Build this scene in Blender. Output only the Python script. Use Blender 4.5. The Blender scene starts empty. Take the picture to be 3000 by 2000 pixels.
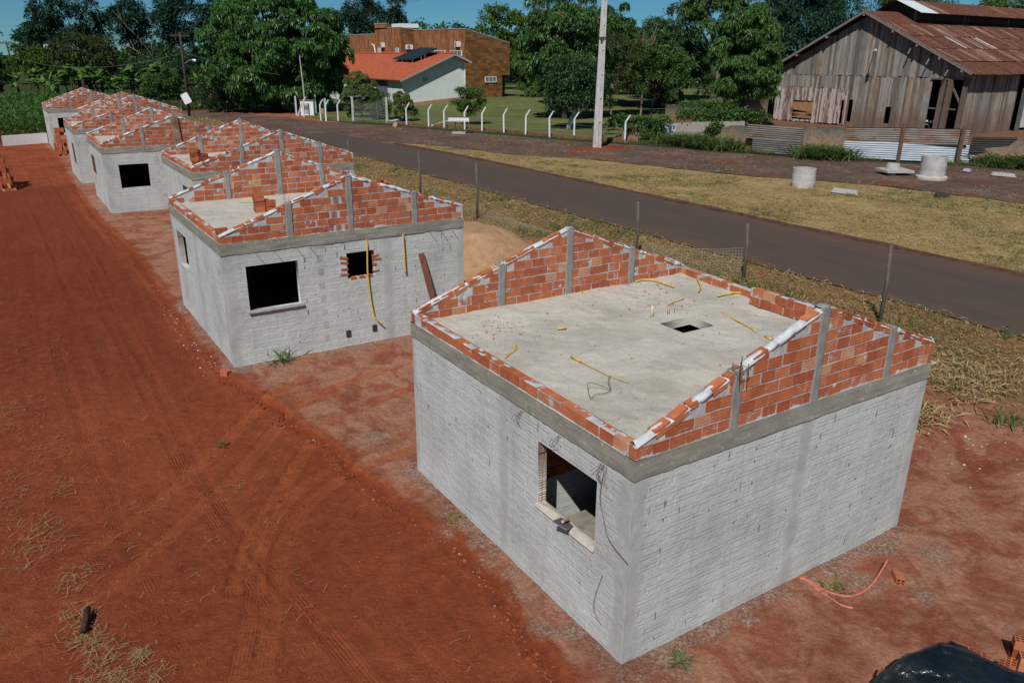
import bpy, math, random
import numpy as np
from mathutils import Vector, Matrix
SUN_E, SKY_S, EXPO = 3.9, .09, 0.0
CAM_POS = (-5.22673, -5.63315, 6.98886)
CAM_AXES = [(0.843092, -0.53773, 0.006476), (0.179013, 0.291984, 0.939521), (0.507099, 0.790943, -0.342431)]
rad = math.radians
scene = bpy.context.scene
COL = scene.collection
RNG = np.random.default_rng(7)

# ------------------------------------------------------------------ noise
def _h(ix, iy, s):
    n = (ix.astype(np.int64) * 374761393 + iy.astype(np.int64) * 668265263 + s * 974634777) & 0x7fffffff
    n = ((n ^ (n >> 13)) * 1274126177) & 0x7fffffff
    return ((n ^ (n >> 16)) & 0xffff) / 65535.0
def vnoise(x, y, s=0):
    x = np.asarray(x, float); y = np.asarray(y, float)
    ix, iy = np.floor(x), np.floor(y); fx, fy = x - ix, y - iy
    fx = fx * fx * (3 - 2 * fx); fy = fy * fy * (3 - 2 * fy)
    a, b = _h(ix, iy, s), _h(ix + 1, iy, s); c, d = _h(ix, iy + 1, s), _h(ix + 1, iy + 1, s)
    return (a * (1 - fx) + b * fx) * (1 - fy) + (c * (1 - fx) + d * fx) * fy
def fbm(x, y, s=0, o=4):
    r = 0; a = .5; t = 0
    for k in range(o):
        r = r + a * vnoise(x * 2 ** k, y * 2 ** k, s + 17 * k); t += a; a *= .5
    return r / t
def sstep(a, b, x):
    t = np.clip((x - a) / (b - a), 0, 1); return t * t * (3 - 2 * t)

# ------------------------------------------------------------------ mesh builder
class MB:
    def __init__(s): s.V = []; s.F = []; s.n = 0
    def add(s, V, F):
        V = np.asarray(V, float).reshape(-1, 3); s.V.append(V)
        if isinstance(F, np.ndarray): s.F.append(F + s.n)
        else:
            by = {}
            for f in F: by.setdefault(len(f), []).append(f)
            for f in by.values(): s.F.append(np.array(f) + s.n)
        s.n += len(V); return s
    def box(s, c, size, M=None, taper=1.0):
        x, y, z = np.array(size) / 2.0
        V = np.array([(-x, -y, -z), (x, -y, -z), (x, y, -z), (-x, y, -z), (-x * taper, -y * taper, z), (x * taper, -y * taper, z), (x * taper, y * taper, z), (-x * taper, y * taper, z)])
        if M is not None: V = V @ np.asarray(M).T
        return s.add(V + np.array(c), np.array([(3, 2, 1, 0), (4, 5, 6, 7), (0, 1, 5, 4), (1, 2, 6, 5), (2, 3, 7, 6), (3, 0, 4, 7)]))
    def grid(s, P):
        a, b = P.shape[:2]; i = np.arange(a * b).reshape(a, b)
        F = np.stack([i[:-1, :-1], i[1:, :-1], i[1:, 1:], i[:-1, 1:]], -1).reshape(-1, 4)
        return s.add(P.reshape(-1, 3), F)
    def tube(s, pts, r, n=6, cap=True):
        P = np.array(pts, float); m = len(P); r = np.broadcast_to(np.array(r, float), (m,))
        T = np.gradient(P, axis=0); T /= np.linalg.norm(T, axis=1)[:, None] + 1e-9
        ref = np.array([0, 0, 1.]) if abs(T[0][2]) < .9 else np.array([1., 0, 0])
        V = []
        for k in range(m):
            a = np.cross(ref, T[k]); a /= np.linalg.norm(a) + 1e-9; b = np.cross(T[k], a)
            for j in range(n):
                t = 2 * math.pi * j / n; V.append(P[k] + r[k] * (a * math.cos(t) + b * math.sin(t)))
        F = [(k * n + j, k * n + (j + 1) % n, (k + 1) * n + (j + 1) % n, (k + 1) * n + j) for k in range(m - 1) for j in range(n)]
        if cap: F += [tuple(range(n))[::-1], tuple((m - 1) * n + j for j in range(n))]
        return s.add(V, F)
    def lathe(s, prof, c, n=28):
        V = [(c[0] + r * math.cos(2 * math.pi * j / n), c[1] + r * math.sin(2 * math.pi * j / n), c[2] + z) for r, z in prof for j in range(n)]
        F = [(k * n + j, k * n + (j + 1) % n, (k + 1) * n + (j + 1) % n, (k + 1) * n + j) for k in range(len(prof) - 1) for j in range(n)]
        return s.add(V, F)
    def prism(s, poly, z0, z1):
        n = len(poly); V = [(x, y, z0) for x, y in poly] + [(x, y, z1) for x, y in poly]
        F = [(i, (i + 1) % n, n + (i + 1) % n, n + i) for i in range(n)] + [tuple(range(n))[::-1], tuple(range(n, 2 * n))]
        return s.add(V, F)
    def mesh(s, name):
        me = bpy.data.meshes.new(name)
        V = np.concatenate(s.V) if s.V else np.zeros((0, 3))
        loops = np.concatenate([f.ravel() for f in s.F]); tot = np.concatenate([np.full(len(f), f.shape[1]) for f in s.F])
        me.vertices.add(len(V)); me.vertices.foreach_set('co', V.ravel())
        me.loops.add(len(loops)); me.loops.foreach_set('vertex_index', loops.astype(np.int32))
        me.polygons.add(len(tot)); st = np.concatenate([[0], np.cumsum(tot)[:-1]])
        me.polygons.foreach_set('loop_start', st.astype(np.int32)); me.polygons.foreach_set('loop_total', tot.astype(np.int32))
        me.polygons.foreach_set('use_smooth', np.zeros(len(tot), bool)); me.update(calc_edges=True); me.validate(); return me
    def build(s, name, mat, parent=None, smooth=False, loc=None):
        me = s.mesh(name)
        if smooth: me.polygons.foreach_set('use_smooth', np.ones(len(me.polygons), bool))
        me.materials.append(mat)
        o = bpy.data.objects.new(name, me); COL.objects.link(o)
        if parent is not None: o.parent = parent
        if loc is not None: o.location = loc
        return o

def tag(o, label=None, cat=None, group=None, kind=None):
    if label: o['label'] = label
    if cat: o['category'] = cat
    if group: o['group'] = group
    if kind: o['kind'] = kind
    return o
def empty(name, loc=(0, 0, 0)):
    o = bpy.data.objects.new(name, None); COL.objects.link(o); o.location = loc; return o
def thing(name, label, cat, group=None): return tag(empty(name), label, cat, group)
def rotz(a): c, s = math.cos(a), math.sin(a); return np.array([(c, -s, 0), (s, c, 0), (0, 0, 1.)])
def euler(x, y, z): return np.array(Matrix.Rotation(z, 3, 'Z') @ Matrix.Rotation(y, 3, 'Y') @ Matrix.Rotation(x, 3, 'X'))

# ------------------------------------------------------------------ materials
class Mt:
    def __init__(s, name):
        s.m = bpy.data.materials.new(name); s.m.use_nodes = True; s.t = s.m.node_tree; s.t.nodes.clear()
    def nd(s, ty, **kw):
        n = s.t.nodes.new(ty)
        for k, v in kw.items(): setattr(n, k, v)
        return n
    def ln(s, a, b): s.t.links.new(a, b)
    def put(s, sock, v):
        if isinstance(v, bpy.types.NodeSocket): s.ln(v, sock)
        elif v is not None:
            if sock.type == 'RGBA' and not hasattr(v, '__len__'): v = (v, v, v, 1)
            elif sock.type == 'RGBA' and len(v) == 3: v = (*v, 1)
            sock.default_value = v
    def pos(s): return s.nd('ShaderNodeNewGeometry').outputs['Position']
    def nor(s): return s.nd('ShaderNodeNewGeometry').outputs['True Normal']
    def isl(s): return s.nd('ShaderNodeNewGeometry').outputs['Random Per Island']
    def obr(s): return s.nd('ShaderNodeObjectInfo').outputs['Random']
    def obj(s): return s.nd('ShaderNodeTexCoord').outputs['Object']
    def attr(s, n): return s.nd('ShaderNodeAttribute', attribute_name=n).outputs['Color']
    def sep(s, v):
        n = s.nd('ShaderNodeSeparateXYZ'); s.put(n.inputs[0], v); return n.outputs
    def comb(s, x, y, z):
        n = s.nd('ShaderNodeCombineXYZ')
        for i, v in enumerate((x, y, z)): s.put(n.inputs[i], v)
        return n.outputs[0]
    def scale(s, v, sc):
        n = s.nd('ShaderNodeVectorMath', operation='MULTIPLY'); s.put(n.inputs[0], v); n.inputs[1].default_value = sc; return n.outputs[0]
    def noise(s, sc, det=4, rough=.6, v=None, col=False, dist=0):
        n = s.nd('ShaderNodeTexNoise'); n.inputs['Scale'].default_value = sc; n.inputs['Detail'].default_value = det; n.inputs['Roughness'].default_value = rough
        n.inputs['Distortion'].default_value = dist
        s.put(n.inputs['Vector'], v if v is not None else s.pos()); return n.outputs['Color' if col else 'Fac']
    def voro(s, sc, v=None, out='Distance', feat='F1'):
        n = s.nd('ShaderNodeTexVoronoi', feature=feat); n.inputs['Scale'].default_value = sc
        s.put(n.inputs['Vector'], v if v is not None else s.pos()); return n.outputs[out]
    def ramp(s, f, st):
        n = s.nd('ShaderNodeValToRGB'); e = n.color_ramp.elements
        while len(e) < len(st): e.new(.5)
        for k, (p, c) in enumerate(st):
            e[k].position = p; e[k].color = (c, c, c, 1) if not hasattr(c, '__len__') else (*c, 1)
        s.put(n.inputs[0], f); return n.outputs[0]
    def mix(s, f, a, b, mode='MIX'):
        n = s.nd('ShaderNodeMix', data_type='RGBA', blend_type=mode); s.put(n.inputs[0], f); s.put(n.inputs[6], a); s.put(n.inputs[7], b); return n.outputs[2]
    def math(s, op, a, b=None, c=None, clamp=False):
        n = s.nd('ShaderNodeMath', operation=op, use_clamp=clamp); s.put(n.inputs[0], a)
        if b is not None: s.put(n.inputs[1], b)
        if c is not None: s.put(n.inputs[2], c)
        return n.outputs[0]
    def bump(s, h, st=.5, d=.02, nrm=None):
        n = s.nd('ShaderNodeBump'); n.inputs['Strength'].default_value = st; n.inputs['Distance'].default_value = d; s.put(n.inputs['Height'], h)
        if nrm is not None: s.ln(nrm, n.inputs['Normal'])
        return n.outputs[0]
    def out(s, color, rough=.9, normal=None, metal=0, spec=.3, trans=0):
        b = s.nd('ShaderNodeBsdfPrincipled'); s.put(b.inputs['Base Color'], color); s.put(b.inputs['Roughness'], rough); s.put(b.inputs['Metallic'], metal)
        b.inputs['Specular IOR Level'].default_value = spec
        if normal is not None: s.ln(normal, b.inputs['Normal'])
        o = s.nd('ShaderNodeOutputMaterial'); sh = b.outputs[0]
        if trans:
            t = s.nd('ShaderNodeBsdfTranslucent'); s.put(t.inputs[0], color); mx = s.nd('ShaderNodeMixShader'); mx.inputs[0].default_value = trans
            s.ln(sh, mx.inputs[1]); s.ln(t.outputs[0], mx.inputs[2]); sh = mx.outputs[0]
        s.ln(sh, o.inputs[0]); return s.m

def plain(name, c, rough=.8, metal=0, var=.25, sc=6, bump=.0, spec=.3):
    m = Mt(name); n = m.noise(sc, 5); f = m.ramp(n, [(.25, 1 - var), (.75, 1 + var * .5)])
    return m.out(m.mix(1, c, f, 'MULTIPLY'), rough, m.bump(m.noise(sc * 6, 4), bump, .01) if bump else None, metal, spec)

def wallvec(m):
    p = m.sep(m.pos()); n = m.sep(m.nor())
    side = m.math('GREATER_THAN', m.math('ABSOLUTE', n[0]), .6)
    u = m.math('ADD', m.math('MULTIPLY', p[1], side), m.math('MULTIPLY', p[0], m.math('SUBTRACT', 1, side)))
    return u, p[2], m.comb(u, p[2], 0)

def mat_wall():
    m = Mt('cement_washed_brick'); u, z, v = wallvec(m)
    big = m.noise(1.1, 5, .6); fine = m.noise(28, 5, .7); mid = m.noise(6, 4, .6)
    sm = m.sep(m.attr('render'))[0]; c = m.ramp(big, [(.25, (.42, .442, .428)), (.5, (.55, .578, .562)), (.75, (.64, .668, .652))])
    c = m.mix(1, c, m.ramp(fine, [(.3, .80), (.6, 1.04)]), 'MULTIPLY')
    st = m.noise(1, 4, .6, m.scale(v, (5, .5, 1)))
    c = m.mix(m.ramp(st, [(.55, 0), (.75, .35)]), c, (.27, .255, .235))
    # bits of bare clay that the wash missed
    br = m.math('MULTIPLY', m.ramp(m.noise(9, 3, .5, m.scale(v, (1, 2.2, 1))), [(.70, 0), (.74, 1)]), .55)
    c = m.mix(br, c, (.34, .16, .10)); c = m.mix(m.math('MULTIPLY', sm, .8), c, m.ramp(m.noise(2.2, 5, .65), [(.3, (.345, .356, .34)), (.7, (.50, .518, .502))]))
    drip = m.noise(1, 4, .65, m.scale(v, (7, .35, 1))); c = m.mix(m.ramp(drip, [(.60, 0), (.76, .32)]), c, (.30, .30, .275))
    foot = m.noise(3, 4); zf = m.math('ADD', z, m.math('MULTIPLY', foot, -.5))
    c = m.mix(m.math('MULTIPLY', m.ramp(zf, [(.0, 1), (.25, 0)]), .0), c, (.3, .15, .1))
    g = m.math('FRACT', m.math('DIVIDE', m.math('ADD', z, m.math('MULTIPLY', m.noise(14, 2), .006)), .158))
    g = m.math('MINIMUM', m.math('ABSOLUTE', m.math('SUBTRACT', g, .33)), m.math('ABSOLUTE', m.math('SUBTRACT', g, .66)))
    gl = m.ramp(g, [(0, 0), (.022, .3), (.045, 1)])
    fill = m.ramp(m.noise(2.2, 3, .6, m.scale(v, (1.3, 4, 1))), [(.38, .1), (.55, 1)])
    gl = m.math('SUBTRACT', 1, m.math('MULTIPLY', m.math('SUBTRACT', 1, gl), m.math('MULTIPLY', fill, m.math('SUBTRACT', 1, sm))))
    c = m.mix(m.math('MULTIPLY', m.math('SUBTRACT', 1, gl), .62), c, (.20, .185, .165))
    h = m.math('ADD', m.math('MULTIPLY', gl, .45), m.math('MULTIPLY', m.noise(45, 5, .75), .7))
    h = m.math('ADD', h, m.math('MULTIPLY', mid, .35))
    return m.out(c, .95, m.bump(h, .55, .010), spec=.15)

def mat_smooth_wall():
    m = Mt('smoothed_render'); u, z, v = wallvec(m)
    c = m.ramp(m.noise(2.2, 5, .65), [(.3, (.40, .40, .39)), (.7, (.57, .572, .565))])
    c = m.mix(1, c, m.ramp(m.noise(30, 5), [(.3, .85), (.65, 1.05)]), 'MULTIPLY')
    return m.out(c, .95, m.bump(m.noise(40, 6, .7), .6, .008), spec=.15)

def mat_beam():
    m = Mt('ring_beam_concrete'); u, z, v = wallvec(m)
    s = m.noise(1, 5, .65, m.scale(v, (1.2, 14, 1))); c = m.ramp(s, [(.3, (.23, .222, .178)), (.6, (.33, .318, .262)), (.8, (.42, .405, .345))])
    c = m.mix(1, c, m.ramp(m.noise(2, 4), [(.3, .78), (.7, 1.1)]), 'MULTIPLY')
    c = m.mix(m.ramp(m.noise(12, 4, .6), [(.60, 0), (.70, .7)]), c, (.50, .49, .46))
    return m.out(c, .9, m.bump(m.math('ADD', s, m.noise(35, 4)), .5, .012), spec=.2)

def mat_mortar(name='mortar', lo=(.36, .365, .365), hi=(.58, .585, .58)):
    m = Mt(name); c = m.ramp(m.noise(7, 5, .65), [(.3, lo), (.7, hi)])
    return m.out(c, .95, m.bump(m.noise(60, 5, .7), .7, .008), spec=.15)

def mat_pillar():
    m = Mt('pillar_concrete'); c = m.ramp(m.noise(5, 5, .65), [(.3, (.215, .21, .195)), (.65, (.32, .315, .30)), (.85, (.45, .445, .43))])
    return m.out(c, .9, m.bump(m.noise(45, 5, .7), .6, .01), spec=.2)

def mat_brick(name='clay_brick', obj_rand=False):
    m = Mt(name); r = m.obr() if obj_rand else m.isl()
    c = m.ramp(r, [(0, (.38, .104, .046)), (.3, (.44, .128, .057)), (.65, (.49, .152, .068)), (.90, (.52, .178, .082)), (.965, (.54, .25, .13)), (1, (.56, .34, .19))])
    c = m.mix(1, c, m.ramp(m.noise(7, 4, .6), [(.3, .80), (.7, 1.12)]), 'MULTIPLY')
    c = m.mix(m.ramp(m.noise(10, 5, .65), [(.66, 0), (.75, .30)]), c, (.54, .38, .29))
    return m.out(c, .9, m.bump(m.noise(70, 4, .6), .35, .006), spec=.2)

def mat_slab():
    m = Mt('slab_concrete'); big = m.noise(.9, 5, .6); c = m.ramp(big, [(.3, (.43, .40, .34)), (.5, (.55, .515, .44)), (.7, (.63, .59, .51))])
    c = m.mix(m.ramp(m.noise(2.2, 6, .7, dist=.6), [(.52, 0), (.70, .6)]), c, (.36, .355, .335))
    c = m.mix(m.ramp(m.noise(1.6, 4, .6, m.scale(m.pos(), (1, 1.3, 1))), [(.60, 0), (.75, .35)]), c, (.60, .46, .35))
    sp = m.noise(26, 5, .75); c = m.mix(m.ramp(sp, [(.57, 0), (.66, .65)]), c, (.24, .235, .215))
    c = m.mix(1, c, m.ramp(m.noise(60, 4, .7), [(.3, .82), (.65, 1.06)]), 'MULTIPLY')
    h = m.math('ADD', m.noise(9, 5, .65), m.math('MULTIPLY', m.noise(50, 5, .7), .7))
    return m.out(c, .95, m.bump(h, .75, .02), spec=.15)

def mat_ground():
    m = Mt('red_earth'); z1 = m.sep(m.attr('zone')); z2 = m.sep(m.attr('zone2')); P = m.pos()
    n0 = m.noise(.35, 5, .6); n1 = m.noise(2.2, 6, .65); n2 = m.noise(14, 5, .7); n3 = m.noise(60, 4, .7)
    c = m.ramp(m.math('ADD', m.math('MULTIPLY', n0, .5), m.math('MULTIPLY', n1, .5)), [(.32, (.205, .049, .020)), (.5, (.305, .076, .031)), (.68, (.41, .115, .050))])
    nz = m.math('MULTIPLY', m.math('SUBTRACT', n1, .5), 1.3)
    def msk(v, w=.22, k=1): return m.ramp(m.math('ADD', v, m.math('MULTIPLY', nz, k)), [(.5 - w, 0), (.5 + w, 1)])
    dust = m.mix(m.ramp(m.noise(1.4, 5, .65, None, False, .7), [(.46, .0), (.60, .75)]), m.ramp(n2, [(.3, (.37, .16, .095)), (.7, (.54, .30, .20))]), (.27, .072, .034))
    c = m.mix(m.math('MULTIPLY', msk(z1[0], .3, .7), .85), c, dust)
    c = m.mix(m.math('MULTIPLY', msk(z1[2], .25, .7), .6), c, m.ramp(n2, [(.3, (.36, .092, .034)), (.7, (.50, .150, .058))]))
    z3 = m.sep(m.attr('zone3')); rb = m.math('SINE', m.math('MULTIPLY', z3[0], 2 * math.pi / .048)); tread = m.math('MULTIPLY', rb, m.math('MULTIPLY', z3[1], m.ramp(m.noise(1.6, 4), [(.46, 0), (.62, .8)])))
    c = m.mix(m.math('MULTIPLY', m.math('MAXIMUM', tread, 0), .22), c, (.16, .038, .016))
    stk = m.noise(1, 6, .7, m.scale(P, (4.5, .22, 1)), False, .3); sk2 = m.math('MULTIPLY', z3[2], m.ramp(stk, [(.5, 0), (.64, .6)])); c = m.mix(sk2, c, (.17, .040, .017)); c = m.mix(m.math('MULTIPLY', z3[2], m.ramp(stk, [(.34, .5), (.46, 0)])), c, (.44, .125, .050))
    gr = m.ramp(m.noise(22, 5, .75), [(.42, (.24, .11, .070)), (.56, (.38, .28, .22)), (.74, (.60, .55, .50))])
    gm = m.math('MULTIPLY', z1[1], m.math('ADD', m.math('MULTIPLY', m.math('SUBTRACT', n1, .5), 2.4), 1.0))
    c = m.mix(m.ramp(m.math('ADD', gm, m.math('MULTIPLY', m.math('SUBTRACT', n2, .5), .9)), [(.42, 0), (.74, .85)]), c, gr)
    c = m.mix(m.math('MULTIPLY', msk(z2[2], .25, .6), .7), c, (.20, .044, .018))
    dry = m.ramp(m.noise(9, 5, .7, m.scale(P, (1, 1, .3))), [(.3, (.17, .075, .035)), (.5, (.25, .16, .065)), (.72, (.36, .26, .12))])
    c = m.mix(msk(z2[0], .18, .6), c, dry)
    c = m.mix(msk(z2[1], .2, .5), c, m.ramp(n1, [(.3, (.028, .042, .014)), (.7, (.07, .085, .028))]))
    peb = m.voro(26, P, 'Distance'); pc = m.voro(26, P, 'Color'); pr = m.sep(pc)
    pm = m.math('MULTIPLY', m.math('LESS_THAN', peb, .20), m.math('GREATER_THAN', pr[0], .965))
    c = m.mix(pm, c, m.ramp(pr[1], [(.2, (.42, .38, .34)), (.6, (.26, .14, .09)), (.9, (.44, .16, .08))]))
    c = m.mix(1, c, m.ramp(n3, [(.3, .72), (.68, 1.15)]), 'MULTIPLY'); c = m.mix(1, c, m.ramp(m.noise(5, 6, .7, None, False, .8), [(.32, .78), (.6, 1.08)]), 'MULTIPLY')
    h = m.math('ADD', m.math('MULTIPLY', n2, .8), m.math('ADD', m.math('MULTIPLY', n3, .45), m.math('ADD', m.math('MULTIPLY', n1, 1.2), m.math('MULTIPLY', tread, .12))))
    return m.out(c, .97, m.bump(h, .9, .06), spec=.1)

def mat_road():
    m = Mt('dusty_asphalt'); P = m.pos(); p = m.sep(P)
    a = m.ramp(m.noise(40, 4, .7), [(.3, (.056, .045, .037)), (.7, (.096, .078, .063))])
    ln = m.noise(1, 5, .6, m.scale(P, (1.5, .12, 1))); n = m.noise(.9, 5, .6)
    d = m.math('ADD', m.math('MULTIPLY', ln, .6), m.math('MULTIPLY', n, .4))
    ed = m.math('ABSOLUTE', m.math('SUBTRACT', p[0], 18.7)); ef = m.ramp(m.math('DIVIDE', ed, 3.3), [(.55, 0), (1, .16)])
    f = m.ramp(m.math('ADD', d, ef), [(.46, .12), (.6, .38), (.78, .9)])
    c = m.mix(f, a, (.145, .078, .050))
    pt = m.ramp(m.noise(1.3, 5, .7, m.scale(P, (2.2, .7, 1))), [(.66, 0), (.74, .7)])
    c = m.mix(pt, c, (.20, .062, .034))
    return m.out(c, .88, m.bump(m.noise(120, 3, .7), .4, .01), spec=.25)

def mat_patchy(name, stops, sc, extra=None, bumpd=.05):
    m = Mt(name); P = m.pos(); n = m.noise(sc, 6, .7); n2 = m.noise(sc * .16, 4, .6); f = m.math('ADD', m.math('MULTIPLY', n, .55), m.math('MULTIPLY', n2, .45))
    c = m.ramp(f, stops)
    if extra: c = m.mix(m.ramp(m.noise(extra[1], 5, .6), [(extra[2], 0), (extra[2] + .12, extra[3])]), c, extra[0])
    c = m.mix(1, c, m.ramp(m.noise(sc * 8, 4, .7), [(.3, .75), (.7, 1.18)]), 'MULTIPLY')
    return m.out(c, .95, m.bump(m.math('ADD', n, m.noise(sc * 6, 4, .7)), .8, bumpd), spec=.1)

def mat_leaf(name, st, rough=.45, trans=.25, spec=.35, clump=.0):
    m = Mt(name); f = m.math('ADD', m.math('MULTIPLY', m.isl(), .6), m.math('MULTIPLY', m.noise(.35, 3, .6), .4))
    return m.out(m.ramp(f, st), rough, None, 0, spec, trans)

def mat_bark(name, a, b, sc=3):
    m = Mt(name); n = m.noise(sc, 6, .65, m.scale(m.obj(), (3, 3, .6))); return m.out(m.ramp(n, [(.3, a), (.7, b)]), .95, m.bump(n, .8, .04), spec=.1)

def mat_boards():
    m = Mt('weathered_boards'); p = m.sep(m.pos()); r = m.isl()
    v = m.comb(m.math('ADD', p[1], m.math('MULTIPLY', r, 50)), m.math('ADD', p[0], 0), m.math('MULTIPLY', p[2], .12))
    n = m.noise(7, 6, .65, v); base = m.ramp(r, [(0, (.13, .115, .10)), (.25, (.21, .19, .17)), (.6, (.30, .275, .25)), (.85, (.36, .325, .285)), (1, (.30, .20, .11))])
    c = m.mix(1, base, m.ramp(n, [(.3, .6), (.7, 1.3)]), 'MULTIPLY')
    c = m.mix(m.ramp(m.noise(.6, 4, .6), [(.55, 0), (.75, .55)]), c, (.21, .115, .055))
    low = m.ramp(m.math('ADD', m.math('MULTIPLY', p[2], .12), m.math('MULTIPLY', m.noise(.5, 4), .5)), [(.38, .75), (.62, 0)])
    c = m.mix(low, c, (.16, .10, .07))
    return m.out(c, .95, m.bump(n, .6, .02), spec=.1)

def mat_rust(name='rusty_zinc', rust=.5, axis=1):
    m = Mt(name); P = m.pos(); p = m.sep(P); r = m.isl()
    rr = m.math('ADD', m.math('MULTIPLY', m.math('SUBTRACT', r, .5), .5), m.noise(.8, 5, .65, m.scale(P, (2.6, .30, .30)) if axis else P))
    f = m.ramp(rr, [(rust - .10, 0), (rust + .12, 1)])
    ru = m.ramp(m.noise(3, 5, .7), [(.3, (.060, .024, .017)), (.55, (.12, .045, .028)), (.8, (.26, .125, .07))])
    zn = m.ramp(m.noise(2.5, 4), [(.3, (.30, .30, .30)), (.7, (.46, .46, .47))]) if rust < .7 else m.ramp(m.noise(2.5, 4), [(.3, (.26, .15, .10)), (.7, (.40, .29, .22))])
    c = m.mix(f, ru, zn); return m.out(c, m.ramp(f, [(0, .85), (1, .5)]), m.bump(m.noise(20, 4), .3, .01), spec=.3)

WALL = mat_wall(); SMOOTH = mat_smooth_wall(); BEAM = mat_beam(); MORT = mat_mortar(); CAP = mat_mortar('white_mortar', (.44, .45, .455), (.68, .69, .695))
PIL = mat_pillar(); BRICK = mat_brick(); BRICKO = mat_brick('loose_clay_brick', True); SLAB = mat_slab()
STEEL = plain('rusty_rebar', (.16, .085, .05), .7, .3, .4, 30); GREYSTEEL = plain('grey_rebar', (.30, .30, .29), .6, .4, .3, 30)
GAP_SHADE = plain('painted_gap_shade', (.085, .045, .032), .95, 0, .3, 20)  # dark clay colour that paints shade into joint gaps and vent holes
YEL = plain('yellow_conduit', (.66, .46, .075), .5, 0, .2, 10, 0, .4); REDPIPE = plain('red_conduit', (.55, .17, .12), .5, 0, .25, 12, 0, .4)
WOODR = plain('reddish_plank', (.22, .085, .05), .85, 0, .35, 8, .3); WOODG = plain('grey_post_wood', (.14, .115, .095), .9, 0, .4, 8, .4)
CONC = mat_mortar('cast_concrete', (.33, .325, .31), (.50, .495, .47)); WHITE = plain('white_paint', (.78, .79, .79), .6, 0, .12, 5, .1)
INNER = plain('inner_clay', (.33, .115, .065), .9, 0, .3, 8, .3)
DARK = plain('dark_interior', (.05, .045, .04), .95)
# ------------------------------------------------------------------ bricks
BL, BH, BT = .24, .14, .115
def brick_profile(h=BH, t=BT):
    g = .007; pr = [(-t / 2, 0)]
    for k in (1, 2, 3):
        zc = h * k / 4; pr += [(-t / 2, zc - .0055), (-t / 2 + g, zc), (-t / 2, zc + .0055)]
    pr += [(-t / 2, h)]; return pr + [(-w, z) for w, z in pr[::-1]]
PROF = np.array(brick_profile())
def add_brick(mb, c, U, L, M=None, h=BH, t=BT, caps=True):
    """ridged hollow-clay block: c = base centre, U = unit length direction"""
    U = np.array(U, float); N = np.array([U[1], -U[0], 0.]); Zv = np.array([0, 0, 1.])
    if M is not None: U, N, Zv = M @ U, M @ N, M @ Zv
    p = PROF * [t / BT, h / BH]; n = len(p)
    ring = [np.array(c) + U * s * L / 2 + N[None] * p[:, :1] + Zv[None] * p[:, 1:] for s in (-1, 1)]
    F = [(i, (i + 1) % n, n + (i + 1) % n, n + i) for i in range(n)]
    if caps: F += [tuple(range(n))[::-1], tuple(range(n, 2 * n))]
    mb.add(np.concatenate(ring), F)
def recess(mb, o, U, V, N, W, H, nx, ny, fr=.72, dp=.09, mb2=None):
    """panel with nx*ny real holes; o = lower-left corner of its face"""
    o, U, V, N = [np.array(a, float) for a in (o, U, V, N)]; cw, ch = W / nx, H / ny
    for i in range(nx):
        for j in range(ny):
            a = o + U * cw * i + V * ch * j; mu, mv = cw * (1 - fr) / 2, ch * (1 - fr) / 2
            out = [a, a + U * cw, a + U * cw + V * ch, a + V * ch]
            cu = min(cw, ch) * .2
            inn = [a + U * (mu + cu) + V * mv, a + U * (cw - mu - cu) + V * mv, a + U * (cw - mu) + V * (mv + cu), a + U * (cw - mu) + V * (ch - mv - cu), a + U * (cw - mu - cu) + V * (ch - mv), a + U * (mu + cu) + V * (ch - mv), a + U * mu + V * (ch - mv - cu), a + U * mu + V * (mv + cu)]
            bk = [q - N * dp for q in inn]
            F = [(0, 1, 5, 4), (1, 6, 5), (1, 7, 6), (1, 2, 7), (2, 8, 7), (2, 9, 8), (2, 3, 9), (3, 10, 9), (3, 11, 10), (3, 0, 11), (0, 4, 11)]
            F = [(0, 1, 5, 4), (1, 6, 5), (1, 2, 7, 6), (2, 8, 7), (2, 3, 9, 8), (3, 10, 9), (3, 0, 11, 10), (0, 4, 11)]
            F += [(4 + k, 4 + (k + 1) % 8, 12 + (k + 1) % 8, 12 + k) for k in range(8)] + [tuple(range(12, 20))]
            if mb2 is None: mb.add(out + inn + bk, F)
            else: mb.add(out + inn, F[:8]); mb2.add(inn + bk, [tuple(q - 4 for q in f) for f in F[8:]])
def loose_brick_mesh():
    mb = MB(); ih = MB(); add_brick(mb, (0, 0, 0), (1, 0, 0), BL, caps=False)
    for s in (-1, 1):
        recess(mb, (s * BL / 2, -s * BT / 2, 0), (0, s, 0), (0, 0, 1), (s, 0, 0), BT, BH, 2, 3, .78, .1, ih)
    n0 = sum(len(f) for f in mb.F)
    for V, F in ((np.concatenate(ih.V), ih.F),):
        off = mb.n; mb.V.append(V); mb.n += len(V); mb.F += [f + off for f in F]
    me = mb.mesh('hollow_brick'); me.materials.append(BRICKO); me.materials.append(plain('brick_hole_shade', (.17, .058, .034), .95, 0, .3, 10))  # clay darkened inside the holes, shade put into the colour
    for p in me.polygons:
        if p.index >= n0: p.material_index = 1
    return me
BRICK_ME = loose_brick_mesh()
def place_brick(loc, rot, label, group):
    o = bpy.data.objects.new('hollow_brick', BRICK_ME); COL.objects.link(o); o.location = loc; o.rotation_euler = rot
    return tag(o, label, 'brick', group)

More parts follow.
